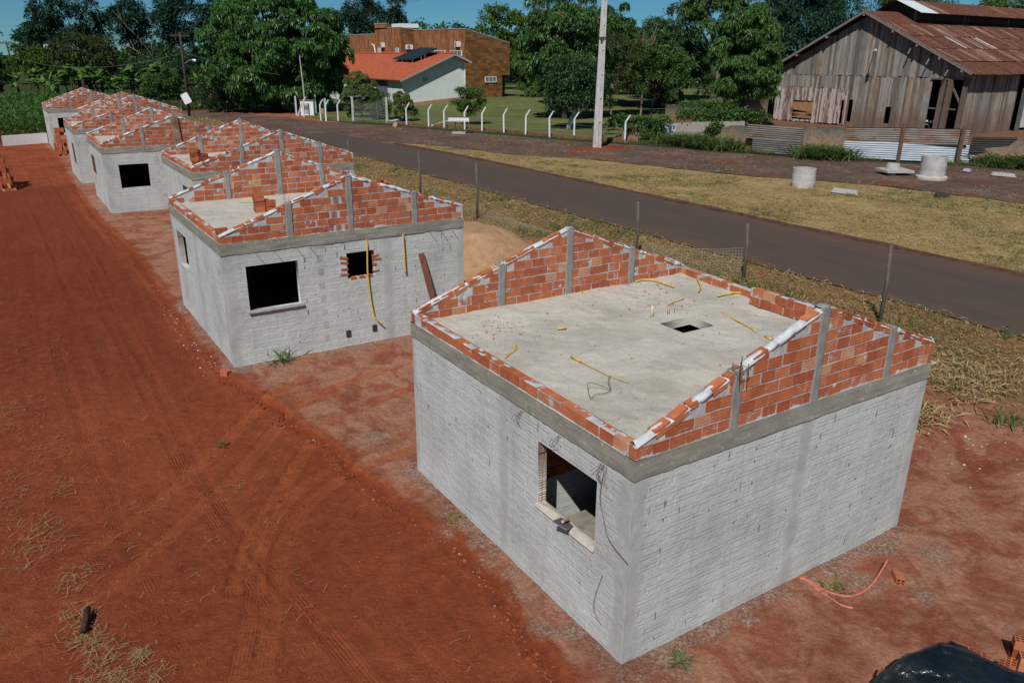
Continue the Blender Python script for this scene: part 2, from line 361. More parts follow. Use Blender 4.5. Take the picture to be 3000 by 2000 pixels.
# ------------------------------------------------------------------ walls
TW = .14
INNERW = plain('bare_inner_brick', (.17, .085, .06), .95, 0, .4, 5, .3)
class Frame:
    def __init__(s, P, Q):
        P, Q = np.array(P, float), np.array(Q, float); s.P = P; s.L = np.linalg.norm(Q - P); s.U = (Q - P) / s.L; s.N = np.array([s.U[1], -s.U[0]])
    def w(s, u, w, z):
        u, w, z = np.broadcast_arrays(np.asarray(u, float), np.asarray(w, float), np.asarray(z, float))
        return np.stack([s.P[0] + s.U[0] * u + s.N[0] * w, s.P[1] + s.U[1] * u + s.N[1] * w, z], -1)
    @property
    def U3(s): return np.array([*s.U, 0.])
    @property
    def N3(s): return np.array([*s.N, 0.])

def axis(a, b, step, cuts):
    pts = sorted({round(x, 4) for x in [a, b, *cuts] if a - 1e-6 <= x <= b + 1e-6}); o = [pts[0]]
    for p, q in zip(pts[:-1], pts[1:]):
        n = max(1, int(round((q - p) / step))); o += list(p + (q - p) * (np.arange(n) + 1) / n)
    return np.array(o)
def wall(fr, z0, z1, ops, du, dz, seed, parent, zb=0, label=None, rough=1.0, cols=(), shade_strips=0):
    us = axis(0, fr.L, du, [x for o in ops for x in o[:2]]); zs = axis(z0, z1, dz, [x for o in ops for x in o[2:]])
    Ug, Zg = np.meshgrid(us, zs, indexing='ij')
    D = .012 * (fbm(Ug * 3, Zg * 3, seed) - .5) + .006 * (fbm(Ug * 22, Zg * 22, seed + 3, 3) - .5) * rough
    if dz < .02:
        crs = .158; zz = Zg + .006 * (vnoise(Ug * 2, Zg * 9, seed + 9) - .5); k = np.floor(zz / crs); f = zz / crs - k
        fill = sstep(.36, .58, fbm(Ug * 2.1 + k * 7.3, Zg * 4, seed + 11)) * (.5 + .5 * vnoise(Ug * 9, k * 3.7, seed + 5))
        for q in (.33, .66):
            dd = np.minimum(abs(f - q), abs(f - q - 1)) * crs; D -= .0022 * np.exp(-(dd / .0055) ** 2) * fill
        for ri in range(2):
            off = (np.sin(k * 12.9898 + ri * 3 + seed) * 43758.5453) % 1
            un = (Ug + off * .25) / .25; j = np.floor(un); hsh = _h(j, k, seed + 21 + ri); on = hsh > .84
            dd = abs(un - j - .5 + (hsh - .8) * .6) * .25; tall = (f > .10 + .5 * _h(j, k, seed + 31)) & (f < .95)
            D -= np.where(on & tall, .006, 0) * np.exp(-(dd / .008) ** 2)
    SM = np.zeros(Ug.shape)
    for uc_, hw in cols: SM = np.maximum(SM, sstep(.055, -.045, abs(Ug - uc_) - hw + .16 * (fbm(Ug * 5, Zg * 3.2, seed + 61, 4) - .5)))
    D0 = .012 * (fbm(Ug * 3, Zg * 3, seed) - .5) + .004 * (fbm(Ug * 16, Zg * 16, seed + 63, 3) - .5); D = D * (1 - SM) + (D0 + .001) * SM
    e = np.minimum(np.minimum(Ug - us[0], us[-1] - Ug), 1); 
    for (a, b, c, d) in ops:
        o = np.maximum(np.maximum(a - Ug, Ug - b), np.maximum(c - Zg, Zg - d)); e = np.minimum(e, np.abs(o))
    D *= np.clip(e / .02, 0, 1)
    P = fr.w(Ug, D, Zg); a, b = P.shape[:2]; i = np.arange(a * b).reshape(a, b)
    F = np.stack([i[:-1, :-1], i[1:, :-1], i[1:, 1:], i[:-1, 1:]], -1)
    uc, zc = np.meshgrid((us[1:] + us[:-1]) / 2, (zs[1:] + zs[:-1]) / 2, indexing='ij'); keep = np.ones_like(uc, bool)
    for (p, q, c, d) in ops: keep &= ~((uc > p) & (uc < q) & (zc > c) & (zc < d))
    mb = MB(); mb.add(P.reshape(-1, 3), F[keep])
    nshade = None
    if shade_strips:
        nshade = sum(len(f) for f in mb.F); r = np.random.default_rng(seed + 5)
        for k in range(shade_strips):
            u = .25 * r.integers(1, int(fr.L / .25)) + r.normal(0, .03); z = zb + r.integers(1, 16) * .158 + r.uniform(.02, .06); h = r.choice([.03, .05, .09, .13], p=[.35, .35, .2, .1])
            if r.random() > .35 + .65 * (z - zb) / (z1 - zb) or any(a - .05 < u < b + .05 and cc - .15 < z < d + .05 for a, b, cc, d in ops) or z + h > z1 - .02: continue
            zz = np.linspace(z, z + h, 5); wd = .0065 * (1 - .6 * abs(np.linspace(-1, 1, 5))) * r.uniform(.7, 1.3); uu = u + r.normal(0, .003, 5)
            mb.grid(np.stack([fr.w(uu - wd, .0075, zz), fr.w(uu + wd, .0075, zz)], 1)[::-1])  # flat dark strip on the wall face, painting a shaded joint gap
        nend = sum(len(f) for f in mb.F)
    us2 = axis(0, fr.L, 9, [x for o in ops for x in o[:2]]); zs2 = axis(z0, z1, 9, [x for o in ops for x in o[2:]])
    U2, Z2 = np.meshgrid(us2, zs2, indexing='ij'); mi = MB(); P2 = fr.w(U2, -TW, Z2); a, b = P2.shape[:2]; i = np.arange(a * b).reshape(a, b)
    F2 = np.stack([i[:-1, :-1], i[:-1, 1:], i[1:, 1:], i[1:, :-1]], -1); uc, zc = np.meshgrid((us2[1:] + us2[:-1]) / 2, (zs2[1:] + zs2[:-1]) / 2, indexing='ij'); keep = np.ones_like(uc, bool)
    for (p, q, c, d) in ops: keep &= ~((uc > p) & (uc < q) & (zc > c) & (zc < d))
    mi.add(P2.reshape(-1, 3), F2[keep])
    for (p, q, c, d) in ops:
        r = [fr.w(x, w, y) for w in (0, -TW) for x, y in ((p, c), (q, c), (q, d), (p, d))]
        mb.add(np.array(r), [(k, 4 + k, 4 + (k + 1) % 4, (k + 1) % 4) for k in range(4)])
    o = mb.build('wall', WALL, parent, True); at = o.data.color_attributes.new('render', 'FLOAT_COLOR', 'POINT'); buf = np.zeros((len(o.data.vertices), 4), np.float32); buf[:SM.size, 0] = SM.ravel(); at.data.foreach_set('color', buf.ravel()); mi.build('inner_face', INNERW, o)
    if nshade is not None:
        o.data.materials.append(GAP_SHADE)
        for k in range(nshade, nend): o.data.polygons[k].material_index = 1
    if label: o['label'] = label
    return o

def strip(fr, u0, z0, z1, wd, seed, name, m, parent, proud=.006, both=False, du=.02, dz=.03, amp=.5):
    """smooth render over a concrete column: ragged-edged band standing proud of the wall"""
    mb = MB(); nz = max(4, int((z1 - z0) / dz)); nu = max(5, int(wd / du) + 3); t = np.linspace(-1, 1, nu); z = np.linspace(z0, z1, nz)
    T, Z = np.meshgrid(t, z, indexing='ij')
    half = wd / 2 * (1 if both else 1.25) * (1 + amp * (fbm(Z * 4, Z * 0 + (T > 0) * 9, seed, 4) - .5) * 2)
    u = u0 + T * half; sk = np.clip((1 - abs(T)) * (nu * .5 if both else 2.6), 0, 1)
    wv = -(.02 if both else .010) + ((.02 if both else .010) + proud + .008 * (fbm(u * 12, Z * 9, seed + 5, 3) - .5)) * sk; u = u + (1 - sk) * .03 * (fbm(Z * 15, T * 3, seed + 6, 3) - .5)
    mb.grid(fr.w(u, wv, Z))
    if both: mb.grid(fr.w(u, -BT + .0 - wv, Z)[::-1]); 
    o = mb.build(name, m, parent, True); return o

# ------------------------------------------------------------------ gable
def gable(fr, zb, hl, ua, ha, hr, pil, seed, parent, fine=.03, holes=(), pilw=.17, rebar=(.2,), plank=None, rightstep=None):
    rng = np.random.default_rng(seed); L = fr.L
    top = lambda u: np.interp(u, [0, ua, L], [hl, ha, hr])
    mid = -BT / 2 - .0
    # mortar core
    mb = MB(); us = axis(0, L, fine, [ua]); nv = int(ha / fine) + 2; v = np.linspace(0, 1, nv)
    Ug, Vg = np.meshgrid(us, v, indexing='ij'); Zg = Vg * (top(Ug) - .02)
    for sgn in (1, -1):
        n = fbm(Ug * 7, Zg * 7, seed + sgn, 4); n2 = fbm(Ug * 24, Zg * 24, seed + 7 + sgn, 3)
        D = -.008 + .012 * (n2 - .4) + .075 * np.clip(n - .72, 0, 1)
        D += .02 * np.clip(1 - Zg / .05, 0, 1) * fbm(Ug * 3, Zg * 0, seed + 13)
        w = D if sgn > 0 else -BT - D
        P = fr.w(Ug, w, zb + Zg - .015); mb.grid(P if sgn > 0 else P[::-1])
    o = mb.build('gable_mortar', MORT, parent, True)
    # courses
    mb = MB(); hb = MB(); k = 0; ch = .160
    while True:
        z = .008 + k * ch
        if z + .07 > ha: break
        u = -.0 + (0 if k % 2 == 0 else -.125) + rng.uniform(-.02, .02); hasp = False
        if k == 0: u = 0.0
        while u < L:
            ln = BL if rng.random() > .07 else rng.choice([.12, .19]); a, b = max(u, 0), min(u + ln, L)
            u += ln + rng.choice([.008, .012, .016, .026], p=[.3, .35, .25, .1])
            if b - a < .05: continue
            # clip by rake
            lim = z + BH + .012
            if lim > ha - .02: continue
            ul = 0 if hl >= lim else ua * (lim - hl) / (ha - hl); ur = L if hr >= lim else L - (L - ua) * (lim - hr) / (ha - hr)
            if a < ul - .03: a = ul if b - ul > .12 and rng.random() < .5 else 9e9
            if b > ur + .03: b = ur if ur - a > .12 and rng.random() < .5 else -9e9
            if b - a < .05: continue
            if any(abs(a - p) < pilw * .3 and abs(b - p) < pilw * .3 for p in pil): continue
            if holes and any(abs((a + b) / 2 - h) < .13 and k % 2 == q for h, q in holes):
                M = 0; hu = (a + b) / 2
                recess(hb, fr.w(hu - .07, .002, zb + z), fr.U3, (0, 0, 1), fr.N3, .115, BH, 2, 3, .7, .09); continue
            M = euler(rng.normal(0, .004), 0, 0) if 0 else np.array(Matrix.Rotation(rng.normal(0, .009), 3, Vector(fr.N3)) @ Matrix.Rotation(rng.normal(0, .010), 3, 'Z'))
            add_brick(mb, fr.w((a + b) / 2, mid + rng.normal(0, .002), zb + z + rng.normal(0, .002)), fr.U3, b - a, M, .136)
        k += 1
    # sloping cap bricks
    cap = MB()
    for (ua0, za0, ua1, za1) in ((0, hl, ua, ha), (L, hr, ua, ha)):
        du, dz = ua1 - ua0, za1 - za0; ln = math.hypot(du, dz); s = .12; ang = math.atan2(dz, abs(du)); sg = 1 if du > 0 else -1
        M = np.array(Matrix.Rotation(-ang * sg, 3, Vector(fr.N3) * -1))
        while s < ln - .15:
            r = rng.random(); l = .24 if r < .55 else .12 if r < .7 else 0
            if l:
                t = (s + l / 2) / ln; h = rng.choice([.07, .09, .105]); c = fr.w(ua0 + du * t, mid, zb + za0 + dz * t - h + .022)
                Mj = M @ np.array(Matrix.Rotation(rng.normal(0, .05), 3, 'Z') @ Matrix.Rotation(rng.normal(0, .05), 3, Vector(fr.N3)))
                add_brick(mb, c, fr.U3, l, Mj, h, BT * 1.04); s += l + rng.uniform(.01, .05)
            else:
                g = rng.uniform(.12, .28); t = min((s + g / 2) / ln, 1); cap.box(fr.w(ua0 + du * t, mid, zb + za0 + dz * t - .012), (g, BT * rng.uniform(1.0, 1.2), rng.uniform(.045, .065)), np.stack([fr.U3, np.array([*-fr.N, 0.]), [0, 0, 1.]], 1) @ euler(0, -ang * sg, 0) @ euler(rng.normal(0, .06), rng.normal(0, .06), 0), .86); s += g + .02
        # mortar bed along the rake
        n = int(ln / fine) + 2; t = np.linspace(0, 1, n); a = np.linspace(0, math.pi, 9); Tg, Ag = np.meshgrid(t, a, indexing='ij')
        nn = fbm(Tg * ln * 5, Ag * .6, seed + 40, 4); hh = .015 + .040 * np.clip(nn - .25, 0, 1) * 1.6; ww = BT / 2 + .004 + .028 * (nn - .5)
        P = fr.w(ua0 + du * Tg, mid + ww * np.cos(Ag), zb + za0 + dz * Tg - .03 + hh * np.sin(Ag) * 1.3 + .012); cap.grid(P if sg > 0 else P[::-1])
    o1 = mb.build('gable_bricks', BRICK, parent)
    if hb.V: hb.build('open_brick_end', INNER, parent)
    cap.build('rake_mortar', CAP, parent, True)
    for n_, pu in enumerate(pil):
        zt = top(pu) + .02
        o = strip(fr, pu, zb - .02, zb + zt, pilw, seed + 50 + n_, 'gable_pillar', PIL, parent, .012, True, .02, .03, .35)
        tb = MB(); s = pilw / 2
        P = [fr.w(pu + math.cos(a) * s * 1.15 * r, mid + math.sin(a) * (BT / 2 + .022) * r, zb + zt + .035 * (1 - r ** 2) - .02 + .02 * rng.random()) for r in (1, .7, .01) for a in np.linspace(0, 2 * math.pi, 13)]
        tb.grid(np.array(P).reshape(3, 13, 3)); t_ = tb.build('pillar_cap', PIL, o, True)
        if rng.random() < .8:
            rb = MB()
            for du_, dw_ in ((-.05, -.03), (.05, -.03), (.05, .03), (-.05, .03)):
                h = rng.uniform(.08, .22); b = fr.w(pu + du_, mid + dw_, zb + zt - .05); e = fr.w(pu + du_ + rng.normal(0, .012), mid + dw_ + rng.normal(0, .01), zb + zt + h); rb.tube([b, e], .005, 5)
            rb.build('rebar', GREYSTEEL if rng.random() < .7 else STEEL, o)
    return o1

def parapet(fr, zb, seed, parent, rows=1, u0=0, u1=None, wid=BT, wofs=0):
    rng = np.random.default_rng(seed); mb = MB(); u1 = fr.L if u1 is None else u1
    mm = MB()
    for k in range(rows):
        u = u0 + (0 if k == 0 else .0) 
        while u < u1 - .05:
            ln = min(BL if rng.random() > .1 else .14, u1 - u)
            M = np.array(Matrix.Rotation(rng.normal(0, .012), 3, Vector(fr.N3)) @ Matrix.Rotation(rng.normal(0, .014), 3, 'Z'))
            add_brick(mb, fr.w(u + ln / 2, wofs - wid / 2 + rng.normal(0, .004), zb + .012 + k * .155 + rng.normal(0, .003)), fr.U3, ln, M, BH, wid)
            u += ln + rng.choice([.006, .012, .02])
    # bed joint, head joints and smears on top
    us = np.linspace(u0, u1, int((u1 - u0) / .02)); a = np.linspace(0, 1, 15); Ug, Ag = np.meshgrid(us, a, indexing='ij')
    H = rows * .155 + .012; n = fbm(Ug * 6, Ag * 5, seed, 4); per = Ag * (2 * H + wid)
    onout = per < H; ontop = (per >= H) & (per < H + wid)
    ofs = -.009 + .06 * np.clip(n - .60, 0, 1)
    wv = np.where(onout, ofs, np.where(ontop, -(per - H), -wid - ofs)); zv = np.where(onout, per, np.where(ontop, H - .018 + .05 * np.clip(n - .55, 0, 1) * 1.6, 2 * H + wid - per))
    mm.grid(fr.w(Ug, wofs + wv, zb + zv)); 
    # lumpy bed squeezed out along the foot
    a = np.linspace(-.3, math.pi * .6, 6); Ug, Ag = np.meshgrid(us, a, indexing='ij'); r = .012 + .03 * np.clip(fbm(Ug * 4, Ag * .3, seed + 3) - .35, 0, 1)
    mm.grid(fr.w(Ug, wofs - .012 + r * np.cos(Ag), zb - .004 + r * np.sin(Ag)))
    b = mb.build('parapet_bricks', BRICK, parent); mm.build('parapet_mortar', MORT, parent, True); return b

def ring_beam(corners, z0, z1, seed, parent, step=.05):
    mb = MB(); n = len(corners)
    for i in range(n):
        fr = Frame(corners[i], corners[(i + 1) % n]); us = np.linspace(-.016, fr.L + .016, int(fr.L / step)); t = np.linspace(0, 1, 9); Ug, T = np.meshgrid(us, t, indexing='ij')
        jag = .028 * (fbm(Ug * 6, Ug * 0, seed + i, 4) - .5); z = z0 + jag * (1 - T) + (z1 - z0) * T
        w = .016 + .010 * (fbm(Ug * 2, T * 2, seed + 5 + i) - .5) + .006 * (fbm(Ug * 18, T * 6, seed + 8 + i) - .5)
        mb.grid(fr.w(Ug, w, z)); 
        e = np.stack([fr.w(us, -.03, z0 + .0 * us), fr.w(us, .016 + .010 * (fbm(us * 2, 0 * us, seed + 5 + i) - .5) + .006 * (fbm(us * 18, 0 * us, seed + 8 + i) - .5), z0 + .028 * (fbm(us * 6, us * 0, seed + i, 4) - .5))], 1)
        mb.grid(e); mb.grid(np.stack([fr.w(us, .016 + .010 * (fbm(us * 2, 2 + 0 * us, seed + 5 + i) - .5) + .006 * (fbm(us * 18, 6 + 0 * us, seed + 8 + i) - .5), z1 + 0 * us), fr.w(us, -.16, z1 + 0 * us)], 1))
    return mb.build('ring_beam', BEAM, parent, True)

def slab(c, z, seed, parent, hole=None, step=.04):
    """c = four plan corners, bilinear sheet; hole = x0,x1,y0,y1"""
    x0, x1 = min(p[0] for p in c) + .10, max(p[0] for p in c) - .08; y0, y1 = min(p[1] for p in c) + .08, max(p[1] for p in c) - .08
    xs = axis(x0, x1, step, hole[:2] if hole else []); ys = axis(y0, y1, step, hole[2:] if hole else [])
    X, Y = np.meshgrid(xs, ys, indexing='ij'); Z = z + .050 * (fbm(X * 1.3, Y * 1.3, seed) - .5) + .030 * (fbm(X * 7, Y * 7, seed + 2) - .5)
    if hole: hd = np.maximum(np.maximum(hole[0] - X, X - hole[1]), np.maximum(hole[2] - Y, Y - hole[3])); Z = z + (Z - z) * np.clip(hd / .18, .1, 1)
    i = np.arange(X.size).reshape(X.shape); F = np.stack([i[:-1, :-1], i[1:, :-1], i[1:, 1:], i[:-1, 1:]], -1)
    mb = MB(); xc, yc = np.meshgrid((xs[1:] + xs[:-1]) / 2, (ys[1:] + ys[:-1]) / 2, indexing='ij')
    keep = np.ones_like(xc, bool)
    # keep inside the (slightly skewed) plan
    ar = lambda p, q: (q[0] - p[0]) * (yc - p[1]) - (q[1] - p[1]) * (xc - p[0])
    for k in range(4): keep &= ar(c[k], c[(k + 1) % 4]) > .07 * math.dist(c[k], c[(k + 1) % 4])
    if hole: keep &= ~((xc > hole[0]) & (xc < hole[1]) & (yc > hole[2]) & (yc < hole[3]))
    mb.add(np.stack([X, Y, Z], -1).reshape(-1, 3), F[keep])
    inn = [(p[0], p[1]) for p in c]
    if hole:
        hx0, hx1, hy0, hy1 = hole; q = [(hx0, hy0), (hx1, hy0), (hx1, hy1), (hx0, hy1)]
        V = [(x, y, z - .0) for x, y in q] + [(x, y, z - .14) for x, y in q] ; mb.add(V, [(k, (k + 1) % 4, 4 + (k + 1) % 4, 4 + k) for k in range(4)])
    # underside (ceiling) so that rooms stay dark
    if not hole: mb.add([(*p, z - .14) for p in inn], [(3, 2, 1, 0)])
    else:
        xm = [x0, hole[0], hole[1], x1]; ym = [y0, hole[2], hole[3], y1]
        for a in range(3):
            for b in range(3):
                if a == 1 and b == 1: continue
                mb.add([(xm[a], ym[b], z - .14), (xm[a + 1], ym[b], z - .14), (xm[a + 1], ym[b + 1], z - .14), (xm[a], ym[b + 1], z - .14)], [(3, 2, 1, 0)])
    return mb.build('roof_slab', SLAB, parent, True)

def hose(parent, pts, r=.016, m=None, name='conduit'):
    P = np.array(pts, float); k = len(P)
    if k > 2:   # smooth the run (Catmull-Rom)
        Q = []
        for i in range(k - 1):
            p0, p1, p2, p3 = P[max(i - 1, 0)], P[i], P[i + 1], P[min(i + 2, k - 1)]
            for t in np.linspace(0, 1, 6)[:-1]:
                Q.append(.5 * ((2 * p1) + (p2 - p0) * t + (2 * p0 - 5 * p1 + 4 * p2 - p3) * t * t + (3 * p1 - p0 - 3 * p2 + p3) * t ** 3))
        P = np.array(Q + [P[-1]])
    mb = MB(); mb.tube(P, r, 7); return mb.build(name, m or YEL, parent, True)

def house(label, c, zb, front, left, near, far, seed, q, vents=(), lvents=(), right_lim=None, hole=None, fcols=(), lcols=(), fh=.3, name='unfinished_house'):
    """c: plan corners near-left, near-right, far-right, far-left; q: detail 0..2"""
    t = thing(name, label, 'house'); H = 2.6; du, dz = ((.09, .05), (.03, .0122), (.018, .0080))[q]
    A, B, C_, D = c; ff, rf, bf, lf = Frame(A, B), Frame(B, C_), Frame(C_, D), Frame(D, A)
    wall(ff, zb - fh, zb + H, front, du, dz, seed, t, zb, cols=[(u, .10) for u in fcols] + [(0, .20), (ff.L, .16)], shade_strips=(0, 90, 95)[q]); wall(lf, zb - fh, zb + H, left, du, dz, seed + 100, t, zb, cols=[(u, .10) for u in lcols] + [(lf.L, .22), (0, .14)], shade_strips=(0, 25, 30)[q])
    wall(rf, zb - fh, zb + H, [], .3, .2, seed + 200, t, zb); wall(bf, zb - fh, zb + H, [], .3, .2, seed + 300, t, zb)
    ring_beam(c, zb + H, zb + H + .25, seed, t, .04 if q else .12)
    zt = zb + H + .25
    slab(c, zt + .02, seed, t, hole, (.10, .05, .035)[q])
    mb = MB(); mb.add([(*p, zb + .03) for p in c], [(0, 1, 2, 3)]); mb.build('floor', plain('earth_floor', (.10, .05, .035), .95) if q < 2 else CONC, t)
    fine = (.06, .035, .022)[q]
    gable(ff, zt, *near, seed + 1, t, fine, **({'holes': vents} if vents else {}))
    gb = list(far); gb[0], gb[3] = far[3], far[0]; gb[1] = bf.L - far[1]; gb[4] = [bf.L - x for x in far[4]]
    gable(bf, zt, *gb, seed + 2, t, fine)
    parapet(Frame(lf.w(.12, 0, 0)[:2], lf.w(lf.L - .005, 0, 0)[:2]), zt, seed + 3, t, 1, 0, None, .135)
    parapet(Frame(rf.w(.12, 0, 0)[:2], rf.w(rf.L - .12, 0, 0)[:2]), zt, seed + 4, t)
    for (u, z, w, h, side) in lvents:
        fr = lf if side == 'l' else ff
        mbv = MB(); mh = MB(); recess(mbv, fr.w(u, .004, z), fr.U3, (0, 0, 1), fr.N3, w, h, 2 if w < .25 else 4, 3, .78, .1, mh); ov_ = mbv.build('brick_vent', SMOOTH if side != 'l' else INNER, t); mh.build('brick_holes', GAP_SHADE, ov_)  # hole faces coloured dark to paint in their shade
    return t, ff, rf, bf, lf, zt
# ------------------------------------------------------------------ the seven unfinished houses
SPEC = {}
hA = [(0, 0), (5.66, 0), (6.12, 5.62), (0, 5.62)]
A, Aff, Arf, Abf, Alf, zA = house('nearest unfinished house, with a blank whitewashed gable end and a square roof hatch', hA, 0.0,
    [], [(3.76, 4.99, 1.33, 2.28)], (.165, 3.0, 1.26, .315, [1.52, 3.0, 4.55]), (.165, 3.12, 1.25, .165, [1.70, 3.16, 4.66]), 11, 2,
    hole=(3.42, 4.12, 2.78, 3.33), fcols=(2.95,), lcols=(2.9,))
parapet(Frame((5.50, .13), (5.56, 3.3)), zA + .02, 91, A, 2, 0, None, .12, .10)
for y, pts in ((0, [(4.73, 5.45), (4.93, 5.44), (5.07, 5.27), (5.09, 4.98), (5.12, 4.77)]), (1, [(6.0, 5.05), (5.84, 4.87), (5.53, 4.49), (5.27, 4.29)]), (2, [(4.21, 3.99), (4.44, 4.06), (4.73, 4.12)]),
               (3, [(1.23, 2.84), (1.24, 2.62)]), (4, [(1.24, 2.62), (1.24, 2.21), (1.25, 1.96), (1.32, 1.65)]), (5, [(.39, 3.32), (.53, 3.41), (.69, 3.5), (.82, 3.69)]), (6, [(1.8, 3.96), (1.93, 3.91)]),
               (7, [(3.41, 5.42), (3.37, 5.29)]), (8, [(5.37, 3.9), (5.69, 3.87), (5.80, 3.85), (5.92, 3.74)]), (9, [(4.72, 3.18), (4.62, 2.86), (4.55, 2.54), (4.43, 2.19)]), (10, [(4.37, 1.95), (4.34, 1.8)])):
    e = {4: .006, 2: .010, 9: .012}.get(y, .016); n = len(pts)
    hose(A, [(px, py, zA + .032 + (.03 if y in (0, 1, 8) else .008) * math.sin(math.pi * min(k + .6, n - 1) / n)) for k, (px, py) in enumerate(pts)], e)
hose(A, [(3.55, 3.66, zA), (3.56, 3.68, zA + .22)], .028, plain('pale_pvc', (.62, .54, .42), .6), 'pvc_stub')
for dx in (0, .04, .16): hose(A, [(3.84 + dx, 3.60, zA), (3.845 + dx, 3.60, zA + .12)], .005, STEEL, 'rebar')
hose(A, [(1.25, 1.96, zA + .05), (1.01, 1.72, zA + .10), (.93, 1.56, zA + .06), (.81, 1.55, zA + .04), (.68, 1.57, zA + .05), (.54, 1.49, zA + .06), (.7, 1.76, zA + .12), (.83, 1.70, zA + .10), (.93, 1.56, zA + .06)], .004, STEEL, 'tie_wire')
# cage of starter bars by the first pillar of the near gable
rb = MB()
for k, (x, y) in enumerate(((1.46, -.03), (1.60, -.03), (1.58, .10), (1.45, .10))): rb.tube([(x, -y, zA + .62), (x + RNG.normal(0, .015), -y + .02, zA + .84 + .05 * (k % 2))], .006, 5)
rb.tube([(1.44, .03, zA + .76), (1.61, .03, zA + .78), (1.60, -.11, zA + .78), (1.43, -.11, zA + .76), (1.44, .03, zA + .76)], .004, 5); rb.build('rebar', STEEL, A)
# window of the left wall: exposed hollow ends on the far jamb, mortar sill, tie wires
jb = MB(); jm = MB(); fr = Alf
for k in range(5):
    z = 1.335 + k * .192; col = fr.w(3.76 + .004, -.005, z)
    recess(jb, fr.w(3.765, -.012, z), -fr.N3, (0, 0, 1), fr.U3, .118, .165, 2, 4, .70, .10)
jb.build('open_brick_end', plain('whitish_clay', (.44, .25, .18), .9, 0, .3, 14), A)
sm = MB(); us = np.linspace(3.74, 5.0, 50); a = np.linspace(0, 1, 12); Ug, Ag = np.meshgrid(us, a, indexing='ij')
n = fbm(Ug * 5, Ag * 4, 5, 4); sm.grid(fr.w(Ug, .035 - .20 * Ag + .02 * (n - .5), 1.33 + .05 * np.sin(np.pi * np.clip(Ag * 1.05, 0, 1)) ** .6 * (.4 + n) - .02)); sm.build('window_sill', plain('sill_mortar', (.52, .47, .40), .95, 0, .2, 8, .5), A, True)
for u, s in ((3.35, 1), (4.2, 2), (5.05, 3), (5.1, 4)):
    for k in range(3):
        r = np.random.default_rng(s * 7 + k); hose(A, [tuple(fr.w(u + .03 * k, .01, 2.56)), tuple(fr.w(u + r.normal(0, .06), .07, 2.5 - .05)), tuple(fr.w(u + r.normal(0, .12), .05, 2.40 - .06 * r.random()))], .0028, STEEL, 'tie_wire')
hose(A, [tuple(fr.w(5.12, .01, 2.5)), tuple(fr.w(5.10, .04, 2.15)), tuple(fr.w(5.2, .05, 1.9)), tuple(fr.w(5.3, .04, 1.68)), tuple(fr.w(5.5, .03, 1.58)), tuple(fr.w(5.66, .04, 1.55))], .0035, STEEL, 'tie_wire')
hose(A, [tuple(fr.w(5.2, .02, 1.1)), tuple(fr.w(5.12, .04, .8)), tuple(fr.w(5.1, .05, .55)), tuple(fr.w(5.25, .05, .42))], .003, STEEL, 'tie_wire')
# inner partition seen through that window
pm = MB(); pm.box((1.9, 2.42, 1.3), (3.5, .13, 2.6)); pm.build('partition_wall', WALL, A)
pb = MB()
for k in range(4):
    for j in range(6): add_brick(pb, (.22 + j * .25 + (k % 2) * .12, 2.335, 1.36 + k * .16), (1, 0, 0), .235, None, .145, .06)
pb.build('partition_bricks', BRICK, A)

B0 = -1.74; hB = [(B0, 11.22), (4.10, 11.22), (4.12, 16.85), (B0, 16.85)]
Bh, Bff, Brf, Bbf, Blf, zB = house('second unfinished house, with a ragged hole and yellow conduits on its whitewashed gable end', hB, .4,
    [(.47, 1.61, 1.70, 2.71), (2.76, 3.44, 2.12, 2.72)], [(.60, 1.72, 1.74, 2.66)], (.165, 2.95, 1.22, .30, [1.52, 2.92, 4.53]), (.165, 2.98, 1.23, .165, [1.55, 2.98, 4.22]), 23, 1,
    vents=((2.66, 0),), fcols=(3.78,), lcols=(2.9,),
    lvents=[(2.05, 2.93, .12, .13, 'f'), (2.18, 2.93, .08, .13, 'f')] + [(2.06 + .006 * k, 2.62 - .32 * k, .12, .14, 'f') for k in range(7)])
jb = MB()
for k in range(5): recess(jb, Blf.w(.605, -.012, 1.745 + k * .182), -Blf.N3, (0, 0, 1), Blf.U3, .118, .16, 2, 3, .74, .10)
jb.build('open_brick_end', plain('whitish_clay_b', (.50, .36, .29), .9, 0, .3, 14), Bh)
# ragged brick edge of the small hole
r = np.random.default_rng(4)
for u, z0, z1, sg in ((2.76, 2.12, 2.72, -1), (3.44, 2.12, 2.62, 1)):
    z = z0 + r.uniform(0, .08); hb = MB()
    while z < z1:
        hgt = r.uniform(.03, .07); w = r.uniform(.05, .21); add_brick(hb, Bff.w(u + sg * (w / 2 - .03), -.045, z), Bff.U3, w, np.array(Matrix.Rotation(r.normal(0, .15), 3, 'Y')), hgt, .11); z += hgt + r.uniform(.01, .12)
    hb.build('broken_brick_edge', BRICK, Bh)
for k in range(3): hb = MB(); add_brick(hb, Bff.w(2.90 + k * .19 + r.normal(0, .03), -.045, 2.085), Bff.U3, .15, None, .045, .11); hb.build('broken_brick_edge', BRICK, Bh)
w = lambda u, o, z: tuple(Bff.w(u, o, z))
hose(Bh, [w(3.28, -.01, 3.02), w(3.27, .03, 2.8), w(3.24, .045, 2.3), w(3.26, .04, 1.79), w(3.32, .05, 1.2), w(3.42, .07, 1.0), w(3.52, .10, .90)], .020)
hose(Bh, [w(4.20, -.01, 3.03), w(4.19, .04, 2.9), w(4.20, .05, 2.4), w(4.21, .05, 2.07)], .018)
hose(Bh, [(-.13, 15.95, zB + .04), (0.1, 15.75, zB + .07), (.2, 15.5, zB + .05)], .016); hose(Bh, [(2.0, 16.5, zB + .03), (2.2, 16.55, zB + .12), (2.45, 16.4, zB + .1)], .016)
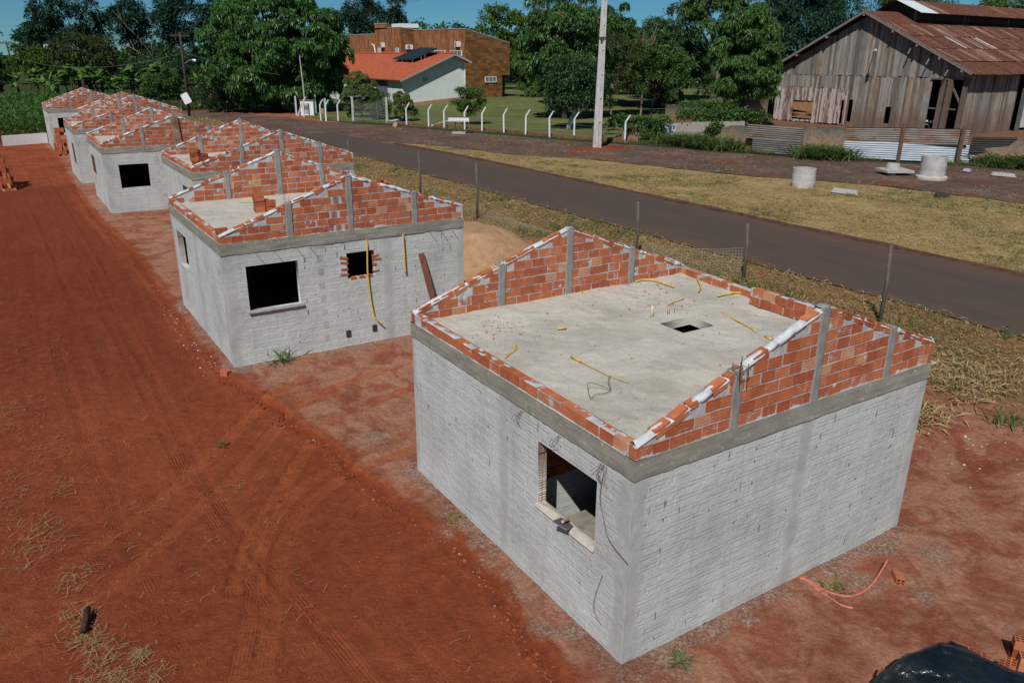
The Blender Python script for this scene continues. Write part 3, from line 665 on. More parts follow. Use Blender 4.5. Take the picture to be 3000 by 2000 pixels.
for u, z in ((3.35, .80), (2.68, .78)):
    ch = MB(); ch.box(Bff.w(u, .005, z), (.11, .03, .16)); ch.build('chiselled_hole_shade', DARK, Bh)  # dark block on the wall face, painting the shade of a hole
for k in range(7):
    u, z = (1.1, .7, 1.6, 1.9, 4.9, 5.2, 5.5)[k], 3.0; hose(Bh, [w(u, .01, z), w(u + .12, .05, z - .18), w(u + .2, .03, z - .3)], .003, STEEL, 'tie_wire')
sl = MB(); sl.box(Bff.w(1.04, .02, 1.685), (1.24, .08, .05)); sl.build('window_sill', CONC, Bh)

hC = [(.02, 22.7), (5.80, 22.7), (5.82, 28.3), (.02, 28.3)]
Ch, Cff, Crf, Cbf, Clf, zC = house('third unfinished house, with two stacks of hollow bricks on its roof slab', hC, .4, [(.5, 1.6, 1.7, 2.7)], [(3.6, 4.8, 1.7, 2.6)],
    (.165, 3.1, 1.27, .32, [1.72, 3.14, 4.53]), (.165, 3.14, 1.28, .165, [1.5, 3.14, 4.5]), 37, 1)
D0 = -1.70; hD = [(D0, 32.4), (4.1, 32.4), (4.1, 38.1), (D0, 38.1)]
Dh, Dff, Drf, Dbf, Dlf, zD = house('fourth unfinished house with a black square window and a wide plank upright on its gable', hD, .4, [(.56, 1.76, 1.50, 2.51)], [(.62, 1.95, 1.67, 2.52)],
    (.165, 3.05, 1.24, .3, [1.70, 3.05, 4.5]), (.165, 3.0, 1.25, .165, [1.66, 3.03, 4.5]), 41, 0,
    lvents=[(1.98, 2.62, .2, .14, 'f')] + [(2.05 + .15 * (k % 2), 2.42 - .2 * k, .12, .14, 'f') for k in range(9)] + [(.64 + .3 * (k % 4), 1.69 + k // 4 * .2, .28, .18, 'l') for k in range(16)])
hE = [(-1.93, 42.9), (3.9, 42.9), (3.9, 48.5), (-1.93, 48.5)]
Eh, *_r = house('fifth unfinished house, whose white left wall shows a slit of hollow bricks', hE, .4, [], [(3.3, 4.6, 1.3, 2.4)], (.165, 3.28, 1.27, .3, [1.95, 3.28, 4.6]), (.165, 3.1, 1.25, .165, [1.6, 3.1, 4.5]), 53, 0,
    lvents=[(3.32 + .3 * (k % 4), 1.32 + k // 4 * .2, .28, .18, 'l') for k in range(20)])
hG = [(-.35, 52.9), (5.5, 52.9), (5.5, 58.5), (-.35, 58.5)]
Gh, *_r = house('sixth unfinished house, only its long orange brick gable showing above the fifth', hG, .4, [], [], (.165, 3.0, 1.27, .3, [1.6, 3.0, 4.5]), (.165, 3.0, 1.25, .165, [1.6, 3.0, 4.5]), 61, 0)
hF = [(-2.03, 62.0), (3.8, 62.0), (3.8, 67.6), (-2.03, 67.6)]
Fh, *_r = house('farthest unfinished house, beside the green crop field and behind the tall heap of bricks', hF, .4, [(.57, 1.6, 1.55, 2.62)], [(2.9, 3.7, 1.6, 2.6)], (.165, 3.0, 1.26, .3, [1.62, 3.05, 4.5]), (.165, 3.0, 1.25, .165, [1.6, 3.0, 4.5]), 67, 0)

# planks against houses
def plank(name, label, a, b, wd, th, m, cat='plank'):
    a, b = np.array(a, float), np.array(b, float); d = b - a; L = np.linalg.norm(d); d /= L; sd = np.array([1., 0, 0]); nn = np.cross(d, sd); nn /= np.linalg.norm(nn); sd = np.cross(nn, d)
    mb = MB(); n = 12; t = np.linspace(0, L, n)
    for k in range(n - 1):
        M = np.stack([sd, nn, d], 1); mb.box(a + d * (t[k] + t[k + 1]) / 2 + nn * .0008 * math.sin(k), (wd * (1 + .01 * math.sin(k * 2.3)), th, (t[1] - t[0]) * 1.001), M)
    return tag(mb.build(name, m), label, cat)
plank('leaning_plank', 'reddish brown plank leaning against the whitewashed gable of the second house', (3.20, 11.22 - .50, .38), (2.90, 11.22 - .05, 2.50), .14, .035, WOODR)
pm2 = Mt('stained_plank'); pn = pm2.noise(3, 5, .6); PLK = pm2.out(pm2.ramp(pn, [(.35, (.20, .085, .045)), (.6, (.33, .24, .18)), (.75, (.42, .37, .32))]), .9, pm2.bump(pn, .4, .01))
plank('wide_plank', 'wide stained plank standing upright against the brick gable of the fourth house', (1.43, 32.4 - .06, 3.0), (1.36, 32.4 - .05, 4.46), .30, .05, PLK)

# ------------------------------------------------------------------ ground
EDGE = np.array([(-.72, -6), (-.70, .16), (-.62, .83), (-.31, 2.43), (-.54, 4.3), (-.80, 5.9), (-1.05, 7.76), (-1.40, 9.1), (-1.9, 10.5), (-1.95, 14.8), (-1.95, 20), (-1.9, 25.3), (-2.3, 31), (-2.35, 39), (-2.3, 41)])
def pdist(x, y, pl):
    """distance to polyline and signed side (positive = right of its direction)"""
    d = np.full(x.shape, 1e9); sd = np.zeros(x.shape)
    for (x0, y0), (x1, y1) in zip(pl[:-1], pl[1:]):
        vx, vy = x1 - x0, y1 - y0; L2 = vx * vx + vy * vy; t = np.clip(((x - x0) * vx + (y - y0) * vy) / L2, 0, 1)
        dx, dy = x - x0 - t * vx, y - y0 - t * vy; q = np.hypot(dx, dy); m = q < d; d = np.where(m, q, d); sd = np.where(m, np.sign(vy * dx - vx * dy), sd)
    return d, sd
def cr(pl, n=10):
    P = np.array(pl, float); Q = []
    for i in range(len(P) - 1):
        p0, p1, p2, p3 = P[max(i - 1, 0)], P[i], P[i + 1], P[min(i + 2, len(P) - 1)]
        for t in np.linspace(0, 1, n)[:-1]: Q.append(.5 * ((2 * p1) + (p2 - p0) * t + (2 * p0 - 5 * p1 + 4 * p2 - p3) * t * t + (3 * p1 - p0 - 3 * p2 + p3) * t ** 3))
    return np.array(Q + [P[-1]])
TRK = [cr(p, 6) for p in ([(1.2, 6.45), (.19, 6.35), (-1.1, 6.16), (-2.08, 5.56), (-2.75, 4.61), (-3.05, 3.82), (-3.77, 2.09), (-4.2, 0)], [(1.0, 7.05), (.0, 6.85), (-1.35, 6.5), (-2.4, 5.8), (-3.1, 4.7), (-3.4, 3.7), (-4.1, 2)],
    [(1.2, 8.6), (-.73, 8.03), (-1.78, 6.95), (-2.57, 5.87), (-2.99, 5.3), (-3.6, 4)], [(1.2, 9.6), (-.93, 9.0), (-2.4, 7.56), (-4.04, 5.96), (-5.14, 4.9), (-6.5, 4)], [(.5, 10.4), (-1.3, 9.6), (-2.9, 8.1), (-4.4, 6.7), (-6, 5.6)],
    [(-3.5, 18), (-3.4, 13), (-3.36, 10.6), (-3.32, 7.54), (-3.08, 4.56), (-2.73, 1.43), (-2.5, -2)], [(-5.0, 16), (-4.95, 12), (-4.88, 9.9), (-4.77, 7.24), (-4.6, 4.5), (-4.3, 1)], [(-3.75, 30), (-3.7, 20), (-3.62, 11), (-3.55, 8), (-3.4, 5), (-3.2, 1.5)],
    [(-2.2, 2.6), (-2.0, 1.3), (-1.9, 0), (-1.9, -3)], [(-4.9, 60), (-4.6, 45), (-4.2, 30), (-4.1, 18)], [(-3.2, 60), (-3.0, 45), (-2.9, 32), (-2.8, 20)])]
def zbase(x, y): return .4 * sstep(6, 11, np.maximum(x, y)) + .8 * sstep(40, 52, x) * sstep(78, 96, y) * (1 - .0 * x)
def ground_z(x, y):
    x = np.asarray(x, float); y = np.asarray(y, float); z = zbase(x, y)
    near = np.exp(-np.clip(np.hypot(x + 2, y - 5) - 14, 0, None) / 12) * (.3 + .7 * sstep(11, 8, x))
    z = z + near * (.035 * (fbm(x * 1.1, y * 1.1, 3) - .5) + .022 * (fbm(x * 5, y * 5, 5) - .5))
    far = sstep(140, 420, np.hypot(x, y)); z = z + far * (9 * (fbm(x / 160, y / 160, 9, 3) - .45))
    return z
gx = np.concatenate([-np.geomspace(7.5, 2500, 70)[::-1] - .0, np.arange(-7.4, 7.5, .045), np.arange(7.6, 13, .13), np.arange(13, 60, .5), np.geomspace(61, 2500, 60)])
gy = np.concatenate([-np.geomspace(4.5, 400, 26)[::-1], np.arange(-4.4, 12.5, .05), np.arange(12.6, 40, .14), np.arange(40, 100, .6), np.geomspace(101, 3500, 70)])
X, Y = np.meshgrid(gx, gy, indexing='ij'); Z = ground_z(X, Y)
dE, sE = pdist(X, Y, EDGE); wob = .28 * (fbm(X * 1.6, Y * 1.6, 31) - .5) + .10 * (fbm(X * 7, Y * 7, 32) - .5); sg = sE * dE + wob
inrow = (Y < 42) & (Y > -7); Z += sstep(8.5, 6, X) * np.where(inrow, .06 * sstep(-.12, .10, sg) + .05 * np.exp(-((sg) / .11) ** 2) * (.3 + fbm(X * 6, Y * 6, 44)), 0)
dust = np.where(inrow, sstep(-.05, .25, sg), sstep(-2.6, -1.6, X)) * sstep(15.5, 11, X)
track = np.zeros(X.shape); tsd = np.zeros(X.shape); tdm = np.full(X.shape, 9.); lim = (X > -9) & (X < 3) & (Y < 62)
for k, pl in enumerate(TRK):
    d, s = pdist(X[lim], Y[lim], pl); wd = (.16 if k < 5 else .13) if k < 9 else .35; on = sstep(wd, wd * .75, d); ed = np.exp(-((d - wd * 1.15) / .035) ** 2)
    along = X[lim] * 8 + Y[lim] * 8
    br = (.55 if k < 5 else .25) + (.45 if k < 5 else .5) * sstep(.38, .6, fbm(X[lim] * .9, Y[lim] * .9, 70 + k)); rib = 0
    Zl = np.zeros(X.shape); Zl[lim] = br * (-.022 * on + .016 * ed + rib * on); Z += Zl; sd_ = np.zeros(X.shape); sd_[lim] = d * s; dd_ = np.full(X.shape, 9.); dd_[lim] = d; mm_ = dd_ < tdm; tsd = np.where(mm_, sd_, tsd); tdm = np.minimum(tdm, dd_); tl = np.zeros(X.shape); tl[lim] = on * br * (1.0 if k < 5 else .45 if k < 9 else .6); track = np.maximum(track, tl)
grav = np.zeros(X.shape)
for c in (hA, hB, hC, hD, hE, hF):
    d, s = pdist(X, Y, np.array([*c, c[0]])); grav = np.maximum(grav, sstep(.75, .05, d + .5 * (fbm(X * 2, Y * 2, 50) - .5)) * (.55 + .35 * sstep(.45, .6, fbm(X * .8, Y * .8, 51))))
for (px, py, r) in ((3.9, -.5, .8), (5.4, -.7, .7), (-.35, 1.0, .5), (.5, -.35, .5), (-.3, 2.6, .4), (-.45, 3.6, .4), (-.9, 10.9, .8), (.6, 10.9, .9), (2.0, 8.6, 1.2), (-.3, 7.0, .8), (4.4, -1.2, .4)):
    grav = np.maximum(grav, .62 * np.exp(-((X - px) ** 2 + (Y - py) ** 2) / r ** 2))
damp = np.where(Y < 46, sstep(45.5, 41, Y + 2 * (fbm(X * .6, Y * .6, 81) - .5)) * sstep(-.1, -.7, sg) * (.42 + .38 * sstep(9, 18, Y)), 0) + .75 * np.exp(-((sg + .14) / .12) ** 2) * inrow
damp = np.maximum(damp, .5 * sstep(.55, .7, fbm(X * .7, Y * .7, 83)))
dry = sstep(10.6, 12.2, X + .8 * (fbm(X * .8, Y * .8, 61) - .5)) * (Y < 62) * (X < 24); dry = np.maximum(dry, .30 * sstep(-5.5, -6.3, X + 1.2 * (fbm(X * 1.5, Y * 1.5, 62) - .5)) * (Y < 30))
dry = np.maximum(dry, sstep(6.2, 9, X) * sstep(-.5, 2.5, Y) * (Y < 16) * (X < 24) * .45)
green = np.maximum(sstep(96, 112, Y + X * .15), sstep(24, 27, X)); green = np.maximum(green, sstep(-6.5, -9, X) * sstep(60, 66, Y)); green = np.maximum(green, sstep(-9, -13, X) * .8)
dust = np.maximum(dust, .5 * sstep(5.6, 6.5, X))
gm = MB(); gm.grid(np.stack([X, Y, Z], -1)); G = gm.build('ground', mat_ground(), None, True); G['kind'] = 'structure'
for nm, ch in (('zone', (dust, grav, track)), ('zone2', (dry, green, damp)), ('zone3', (tsd, sstep(.17, .12, tdm), sstep(-.02, -.3, sg) * inrow * sstep(9, 13, Y) * .9 + .25 * sstep(-.02, -.3, sg) * (Y < 9)))):
    a = G.data.color_attributes.new(nm, 'FLOAT_COLOR', 'POINT'); a.data.foreach_set('color', np.stack([*[np.clip(c, -1, 1).ravel() for c in ch], np.ones(X.size)], -1).ravel().astype(np.float32))

def sheet(name, left, right, mat, dz, n=200, m=24, jit=.35, seed=0, cut=.0):
    """sheet between two polylines that run the same way, ragged along both"""
    def rs(pl):
        P = np.array(pl, float); s = np.concatenate([[0], np.cumsum(np.hypot(*np.diff(P, axis=0).T))]); t = np.linspace(0, s[-1], n); return np.stack([np.interp(t, s, P[:, 0]), np.interp(t, s, P[:, 1])], 1)
    L, R = rs(left), rs(right); t = np.linspace(0, 1, m); k = np.arange(n)
    W = R - L; wl = np.linalg.norm(W, axis=1)[:, None] + 1e-6; L = L + W / wl * (jit * 2 * (fbm(k * .31, k * 0, seed, 4) - .5))[:, None]; R = R + W / wl * (jit * 2 * (fbm(k * .31, k * 0 + 5, seed + 1, 4) - .5))[:, None]
    P = L[:, None] * (1 - t)[None, :, None] + R[:, None] * t[None, :, None]; z = zbase(P[..., 0], P[..., 1]) + dz
    mb = MB(); mb.grid(np.concatenate([P, z[..., None]], -1)[::-1]); o = mb.build(name, mat, None, True); o['kind'] = 'structure'; return o
sheet('road', [(15.75, -60), (15.7, 10), (15.65, 30), (15.9, 48), (16.3, 60), (17.3, 66)], [(21.9, -60), (21.9, 20), (21.9, 40), (21.4, 50), (20.9, 56), (20.2, 64)], mat_road(), .040, 500, 30, .12, 3)
TRKMAT = mat_patchy('gravel_track', [(.34, (.075, .050, .040)), (.5, (.125, .084, .066)), (.66, (.21, .150, .115))], 1.9, ((.19, .060, .030), .32, .54, .75), .05)
sheet('gravel_track', [(-30, 101), (0, 97), (9, 91), (13, 82), (15.2, 70), (17, 64), (20.4, 58), (21.8, 54), (23.9, 49.9), (25.7, 42.3), (28.7, 37.7), (30.7, 30.6), (32.2, 26), (34, 23.4), (35.8, 19.3), (36.5, 12.7), (37, 0), (37, -40)],
      [(-30, 108), (2, 106), (15, 101), (19.5, 95), (22.5, 86), (24.3, 77.5), (28, 70.5), (30.3, 62.5), (32.6, 57), (34.3, 51), (36.4, 45.2), (39.3, 40), (41.4, 32.5), (44, 28), (46.5, 24.5), (50, 20.5), (53, 15), (58, 0), (62, -40)], TRKMAT, .018, 420, 30, .5, 6)
VRG = mat_patchy('dry_verge', [(.32, (.19, .115, .05)), (.46, (.31, .225, .095)), (.6, (.41, .31, .14)), (.74, (.49, .38, .19))], 2.2, ((.16, .06, .03), .35, .60, .6), .05)
sheet('grass_verge', [(22.15, -60), (22.15, 20), (22.15, 40), (21.6, 50), (21.3, 54.5)], [(37.4, -60), (36.6, 0), (36.3, 12.7), (35.6, 19.3), (33.8, 23.4), (32, 26), (30.5, 30.6), (28.5, 37.7), (25.5, 42.3), (23.7, 49.9), (21.5, 54.7)], VRG, .030, 420, 40, .3, 9)
LAWN = mat_patchy('mown_lawn', [(.34, (.075, .095, .028)), (.5, (.125, .145, .048)), (.68, (.19, .185, .075))], .9, ((.15, .075, .035), .25, .62, .5), .03)
sheet('lawn', [(24.9, 80), (28.6, 72.4), (30.3, 66), (32.3, 61), (34.3, 55.5), (36.2, 50.2), (38.5, 45.4), (44, 43.5), (70, 60)], [(28, 130), (40, 130), (55, 135), (75, 140), (100, 150), (115, 130), (115, 110), (115, 90), (112, 75)], LAWN, .026, 200, 60, .3, 12)
sheet('barn_yard', [(40, 44), (42.5, 37), (43.8, 32), (46, 28.5), (48, 25), (51, 22.6), (56, 12), (60, 0)], [(69, 58), (95, 60), (110, 50), (110, 40), (110, 30), (110, 20), (110, 0), (100, -20)], mat_patchy('bare_yard', [(.35, (.13, .06, .035)), (.55, (.20, .105, .06)), (.7, (.16, .15, .06))], .5), .034, 160, 40, .3, 15)
# kerb along the far side of the road
kb = MB(); ky = np.arange(-40, 54, .5); kx = 21.95 + .05 * np.sin(ky * .7); t = np.array([0, .02, .10, .30, .34]); hz_ = np.array([0, .09, .12, .06, -.02])
kx = np.where(ky > 42, kx - (ky - 42) * .055, kx); Kx, T = np.meshgrid(kx, t, indexing='ij'); Ky = np.meshgrid(ky, t, indexing='ij')[0]; Hh = np.meshgrid(ky, hz_, indexing='ij')[1]
kb.grid(np.stack([Kx + T, Ky, .4 + .03 + Hh * (.7 + .5 * fbm(Ky, Kx * 0, 3))], -1)); k_ = kb.build('kerb', plain('soil_stained_kerb', (.105, .050, .034), .95, 0, .5, 3, .5), None, True); k_['kind'] = 'structure'
# ------------------------------------------------------------------ vegetation
def unit(v): return v / (np.linalg.norm(v, axis=-1, keepdims=True) + 1e-9)
def leaves(mb, p, d, L, w, rng, fold=.25, sag=.2):
    """rhombic leaves: p bases, d directions"""
    n = len(p); d = unit(d); up = np.array([0, 0, 1.]) + rng.normal(0, .35, (n, 3)); s = unit(np.cross(d, up)); nn = np.cross(s, d)
    L = np.broadcast_to(L, (n,))[:, None] * rng.uniform(.7, 1.25, (n, 1)); w = np.broadcast_to(w, (n,))[:, None] * rng.uniform(.7, 1.2, (n, 1))
    mid = p + d * L * .5 ; tip = p + d * L - np.array([0, 0, 1.]) * L * sag
    V = np.stack([p, mid + s * w * .5 + nn * w * fold, tip, mid - s * w * .5 + nn * w * fold], 1).reshape(-1, 3)
    mb.add(V, np.arange(4 * n).reshape(-1, 4))
def lumps(rng, c, r, n, lr, low=-.5, k0=.55):
    """n foliage lumps spread on and in an ellipsoid: centres and radii"""
    o = []
    while len(o) < n:
        v = rng.normal(0, 1, 3); v /= np.linalg.norm(v)
        if v[2] < low: continue
        k = rng.uniform(k0, 1.0); o.append((np.array(c) + v * np.array(r) * k, lr * rng.uniform(.65, 1.3)))
    return o
def crown(mb, lp, per, style, L, w, rng, flat=.75):
    for c, r in lp:
        m = max(4, int(per * rng.uniform(.8, 1.2))); v = unit(rng.normal(0, 1, (m, 3))); v[:, 2] = np.abs(v[:, 2]) * 1.0 - .35 * (rng.random(m) < .4); v = unit(v)
        P = c + v * np.array([r, r, r * flat]) * rng.uniform(.6, 1.02, (m, 1))
        if style == 'rosette':          # drooping whorls, mango fashion
            k = 8; a = rng.uniform(0, 6.28, (m, 1)) + np.arange(k) * 6.28 / k; t = unit(np.cross(v, [0.3, .2, 1.])); b = np.cross(v, t)
            d = v[:, None] * .35 + t[:, None] * np.cos(a)[..., None] + b[:, None] * np.sin(a)[..., None] - np.array([0, 0, .45])
            leaves(mb, np.repeat(P, k, 0), d.reshape(-1, 3), L, w, rng, .2, .25)
        elif style == 'spray':          # feathery, hanging sprays
            k = 5; d = v[:, None] * .8 + rng.normal(0, .45, (m, k, 3)) + np.array([-.25, -.1, -.25]); leaves(mb, np.repeat(P, k, 0) + rng.normal(0, L * .3, (m * k, 3)), d.reshape(-1, 3), L, w, rng, .15, .2)
        else:
            k = 4; d = v[:, None] * .6 + rng.normal(0, .6, (m, k, 3)); leaves(mb, np.repeat(P, k, 0) + rng.normal(0, L * .4, (m * k, 3)), d.reshape(-1, 3), L, w, rng)
def limb_tree(mb, base, d, L, r, depth, rng, tips, spread=.6, up=.15, n=5, segs=4):
    P = [np.array(base, float)]; d = np.array(d, float)
    for k in range(segs): d = unit(d + rng.normal(0, .10, 3) + np.array([0, 0, up * .3])); P.append(P[-1] + d * L / segs)
    mb.tube(P, np.linspace(r, r * .62, segs + 1), n if depth > 1 else 4, False)
    if depth == 0: tips.append(P[-1]); return
    for k in range(rng.integers(2, 4)):
        nd = unit(d + rng.normal(0, spread, 3) + np.array([0, 0, up])); limb_tree(mb, P[-1 if k < 2 else -2], nd, L * rng.uniform(.6, .85), r * .6, depth - 1, rng, tips, spread, up, n, segs)
LEAF = {
 'mango': mat_leaf('mango_leaf', [(.2, (0.031, 0.096, 0.020)), (.5, (0.054, 0.151, 0.031)), (.75, (0.090, 0.198, 0.044)), (.92, (0.154, 0.230, 0.058))], .38, .25, .4),
 'dark': mat_leaf('dark_leaf', [(.2, (0.026, 0.064, 0.023)), (.55, (0.044, 0.102, 0.036)), (.85, (0.077, 0.143, 0.051))], .5, .2),
 'bluish': mat_leaf('feathery_leaf', [(.2, (0.018, 0.054, 0.031)), (.55, (0.033, 0.084, 0.046)), (.85, (0.056, 0.113, 0.061))], .6, .2, .2),
 'mid': mat_leaf('green_leaf', [(.2, (0.044, 0.102, 0.023)), (.55, (0.079, 0.166, 0.036)), (.85, (0.128, 0.224, 0.056))], .5, .25),
 'bright': mat_leaf('bright_leaf', [(.2, (0.058, 0.115, 0.013)), (.55, (0.109, 0.192, 0.018)), (.85, (0.166, 0.243, 0.028))], .5, .3),
 'bloom': mat_leaf('pale_panicle', [(.2, (.16, .17, .07)), (.6, (.25, .24, .11)), (.9, (.32, .29, .15))], .7, .2),
 'olive': mat_leaf('olive_leaf', [(.2, (0.038, 0.061, 0.015)), (.55, (0.070, 0.102, 0.026)), (.85, (0.115, 0.141, 0.044))], .6, .25),
 'conifer': mat_leaf('shrub_leaf', [(.2, (0.044, 0.090, 0.020)), (.55, (0.096, 0.160, 0.036)), (.85, (0.218, 0.243, 0.064))], .5, .2),
 'banana': mat_leaf('banana_leaf', [(.1, (.06, .13, .026)), (.5, (.105, .21, .042)), (.85, (.19, .30, .075)), (.97, (.34, .24, .04))], .45, .35),
 'corn': mat_leaf('crop_leaf', [(.15, (.030, .085, .014)), (.5, (.055, .14, .022)), (.85, (.10, .20, .035))], .5, .3),
 'straw': mat_leaf('straw', [(.1, (.20, .135, .06)), (.45, (.36, .26, .12)), (.78, (.48, .37, .18)), (.86, (.17, .175, .06)), (1, (.12, .14, .045))], .8, .2, .2),
 'grass': mat_leaf('tall_grass', [(.1, (0.085, 0.140, 0.041)), (.5, (0.140, 0.216, 0.068)), (.8, (0.244, 0.300, 0.112)), (.97, (0.525, 0.413, 0.169))], .6, .5, .2)}
BARK = mat_bark('grey_bark', (.10, .085, .07), (.24, .21, .175)); BARKD = mat_bark('dark_bark', (.035, .028, .022), (.09, .075, .06)); TWIG = mat_bark('bare_twig', (.16, .13, .10), (.30, .25, .20))
LIMEW = plain('limewashed_bark', (.55, .56, .54), .9, 0, .3, 6, .4)

def tree(name, label, base, zc, rr, nl, lr, per, style, L, w, leaf, seed, bark=None, trunk=.3, cat='tree', group=None, lean=(0, 0), low=-.5, bloom=0, flat=.75, limbs=5, extra=None, shell=.55):
    """base: x, y on the ground; zc: height of crown centre; rr: crown radii"""
    rng = np.random.default_rng(seed); bz = .4; t = tag(empty(name, (base[0], base[1], bz)), label, cat, group)
    c = np.array([lean[0], lean[1], zc - bz]); lp = lumps(rng, c, rr, nl, lr, low, shell)
    if extra: lp += [(np.array(e[:3]) - [0, 0, bz], e[3]) for e in extra]
    mb = MB(); crown(mb, lp, per, style, L, w, rng, flat); mb.build('crown', LEAF[leaf], t)
    if bloom:
        bm = MB(); sel = [q for q in lp if q[0][2] > c[2] - rr[2] * .7]
        for cc, r in sel:
            m = int(bloom); v = unit(rng.normal(0, 1, (m, 3)) + np.array([-.3, -.7, .7])); P = cc + v * r * 1.0 * np.array([1, 1, flat]); k = 3
            leaves(bm, np.repeat(P, k, 0), (v[:, None] + rng.normal(0, .5, (m, k, 3)) + np.array([0, 0, .2])).reshape(-1, 3), L * .55, w * 1.1, rng, .1, .1)
        bm.build('blossom', LEAF['bloom'], t)
    tb = MB(); h = max(.5, c[2] - rr[2] * .55); n = 7; s = np.linspace(0, 1, n); P = np.stack([lean[0] * s ** 1.5 + .08 * h * np.sin(s * 4 + seed) * .4, lean[1] * s ** 1.5 + .05 * h * np.cos(s * 3 + seed) * .3, h * s - .15], 1)
    tb.tube(P, trunk * (1.15 - .5 * s), 9, False)
    for k in range(limbs):
        e = lp[rng.integers(len(lp))][0]; st = P[-1] - [0, 0, rng.uniform(0, .35) * h]; md = (st + e) / 2 + rng.normal(0, .25, 3); tb.tube([st, md, e], [trunk * .5, trunk * .3, trunk * .1], 6, False)
    tb.build('trunk', bark or BARKD, t, True); return t

tree('mango_tree', 'huge round dark green mango tree behind the white electric meter box', (24.9, 97.3), 7.6, (8.4, 7.6, 6.8), 210, 1.5, 50, 'rosette', .62, .20, 'mango', 101, shell=.80, trunk=.55, low=-.9, limbs=12, lean=(.9, 0), extra=[(5.6, -3.6, 2.6, 1.9), (7.2, -1.5, 3.2, 1.7), (3.2, -5.2, 3.0, 1.7), (.8, -5.8, 2.6, 1.4), (6.0, -3.0, 4.6, 1.9), (-5.2, -3.5, 3.4, 1.6), (-6.8, -1.8, 4.2, 1.6), (4.6, -4.6, 1.8, 1.2)])
tree('mango_tree', 'tall mango tree covered in pale blossom, left of the concrete power pole', (49.6, 69.2), 8.4, (4.6, 4.4, 5.8), 90, 1.15, 34, 'rosette', .60, .16, 'mango', 102, trunk=.35, bloom=14, low=-.8)
tree('shade_tree', 'dark leafy tree with limewashed trunk just left of the power pole, shading the lawn', (42.05, 58.1), 4.0, (2.8, 2.6, 3.1), 70, .9, 38, 'plain', .32, .17, 'dark', 103, LIMEW, .22, lean=(.6, -.3), low=-.8)
tree('flowering_tree', 'tall tree with bare grey trunk and pale flowering boughs left of the bright green tree', (77.5, 71.6), 12.0, (5.2, 4.3, 4.8), 44, 1.1, 26, 'rosette', .62, .17, 'mid', 104, BARK, .42, lean=(-1.0, 1.0), bloom=10, low=-.5)
tree('leafy_tree', 'dense bright green tree beside the left corner of the wooden barn', (59.9, 52.1), 7.2, (3.3, 3.2, 5.2), 100, 1.0, 36, 'rosette', .48, .15, 'mid', 105, BARKD, .3, low=-.9)
tree('feathery_tree', 'dark feathery tree rising behind the ridge of the wooden barn', (87.0, 67.0), 9.0, (9.5, 6, 7.4), 130, 1.6, 50, 'spray', .85, .15, 'bluish', 106, TWIG, .3, low=-.8)
tree('feathery_tree', 'olive feathery tree behind the rusty barn roof', (106.0, 66.0), 10.8, (8, 6, 6.0), 60, 1.6, 40, 'spray', .85, .15, 'olive', 107, TWIG, .3, low=-.8)
tree('roof_tree', 'green tree at the far right, peeping over the rusty roof', (133, 64), 11.5, (9, 7, 5.4), 40, 1.7, 36, 'plain', .7, .3, 'mid', 108)
tree('round_tree', 'round dark tree behind the top of the power pole', (82, 99), 10.6, (4.2, 4, 4.6), 38, 1.2, 34, 'rosette', .6, .2, 'dark', 109, low=-.9)
tree('round_tree', 'smaller round dark tree to the right of the one behind the power pole', (87.5, 96.5), 9.0, (3.6, 3.5, 4.6), 30, 1.1, 34, 'plain', .5, .25, 'dark', 110, low=-.9)
tree('palm_like_tree', 'sparse greyish tree left of the flowering boughs, against the sky', (79.8, 83), 11.8, (3.2, 3, 2.7), 16, .95, 22, 'plain', .55, .2, 'olive', 111, TWIG, .2)
tree('low_tree', 'yellowish green tree in the gap of sky right of the power pole', (83.5, 88), 7.2, (8.5, 4, 4.6), 80, 1.3, 36, 'plain', .5, .24, 'mid', 112, low=-.9)
tree('garden_tree', 'broad garden tree with thin dark stems behind the ivy covered wall', (64.0, 70.4), 5.6, (6.4, 4.5, 4.0), 90, 1.0, 34, 'plain', .38, .19, 'mid', 113, BARKD, .16, low=-.55, limbs=12)
tree('garden_tree', 'olive garden tree with bare twigs just right of the power pole', (57.5, 70.6), 5.9, (4.6, 3.8, 4.4), 76, .9, 28, 'plain', .34, .13, 'olive', 114, TWIG, .16, low=-.7, limbs=10)
tree('garden_tree', 'dark garden tree behind the grey trunk of the flowering tree', (84.5, 78), 4.6, (7, 4, 4.0), 56, 1.0, 30, 'plain', .4, .2, 'dark', 115, BARKD, .16, low=-.9)
tree('yellow_green_tree', 'yellow green tree behind the sloping top of the brown tiled building', (77.0, 126), 10.3, (6.6, 5, 5.4), 56, 1.4, 40, 'plain', .55, .28, 'bright', 116, low=-.8)
tree('roadside_tree', 'dark tree close to the right end of the brown tiled building', (66.2, 100.6), 6.2, (3.0, 3.0, 5.4), 46, 1.05, 30, 'rosette', .6, .16, 'mid', 117, low=-.95, bloom=2)
tree('low_tree', 'mid green tree filling the gap between the power pole and the garden trees', (66.5, 83), 6.4, (6.0, 4, 5.6), 80, 1.2, 36, 'plain', .45, .2, 'mid', 118, low=-.95)
tree('low_tree', 'dark green tree behind the garden trees, below the flowering boughs', (74.0, 80), 6.0, (7.0, 4, 5.4), 90, 1.3, 36, 'rosette', .5, .16, 'dark', 119, low=-.95)
tree('low_tree', 'green tree between the bright green tree and the barn, behind the earth stained wall', (76.5, 64.5), 5.0, (4.5, 3.5, 4.6), 60, 1.1, 36, 'plain', .45, .2, 'mid', 120, low=-.95)
tree('low_tree', 'dark tree behind the limewashed trunk on the far side of the lawn', (62, 86), 5.4, (5.0, 4, 5.0), 60, 1.1, 36, 'rosette', .5, .16, 'dark', 121, low=-.95)
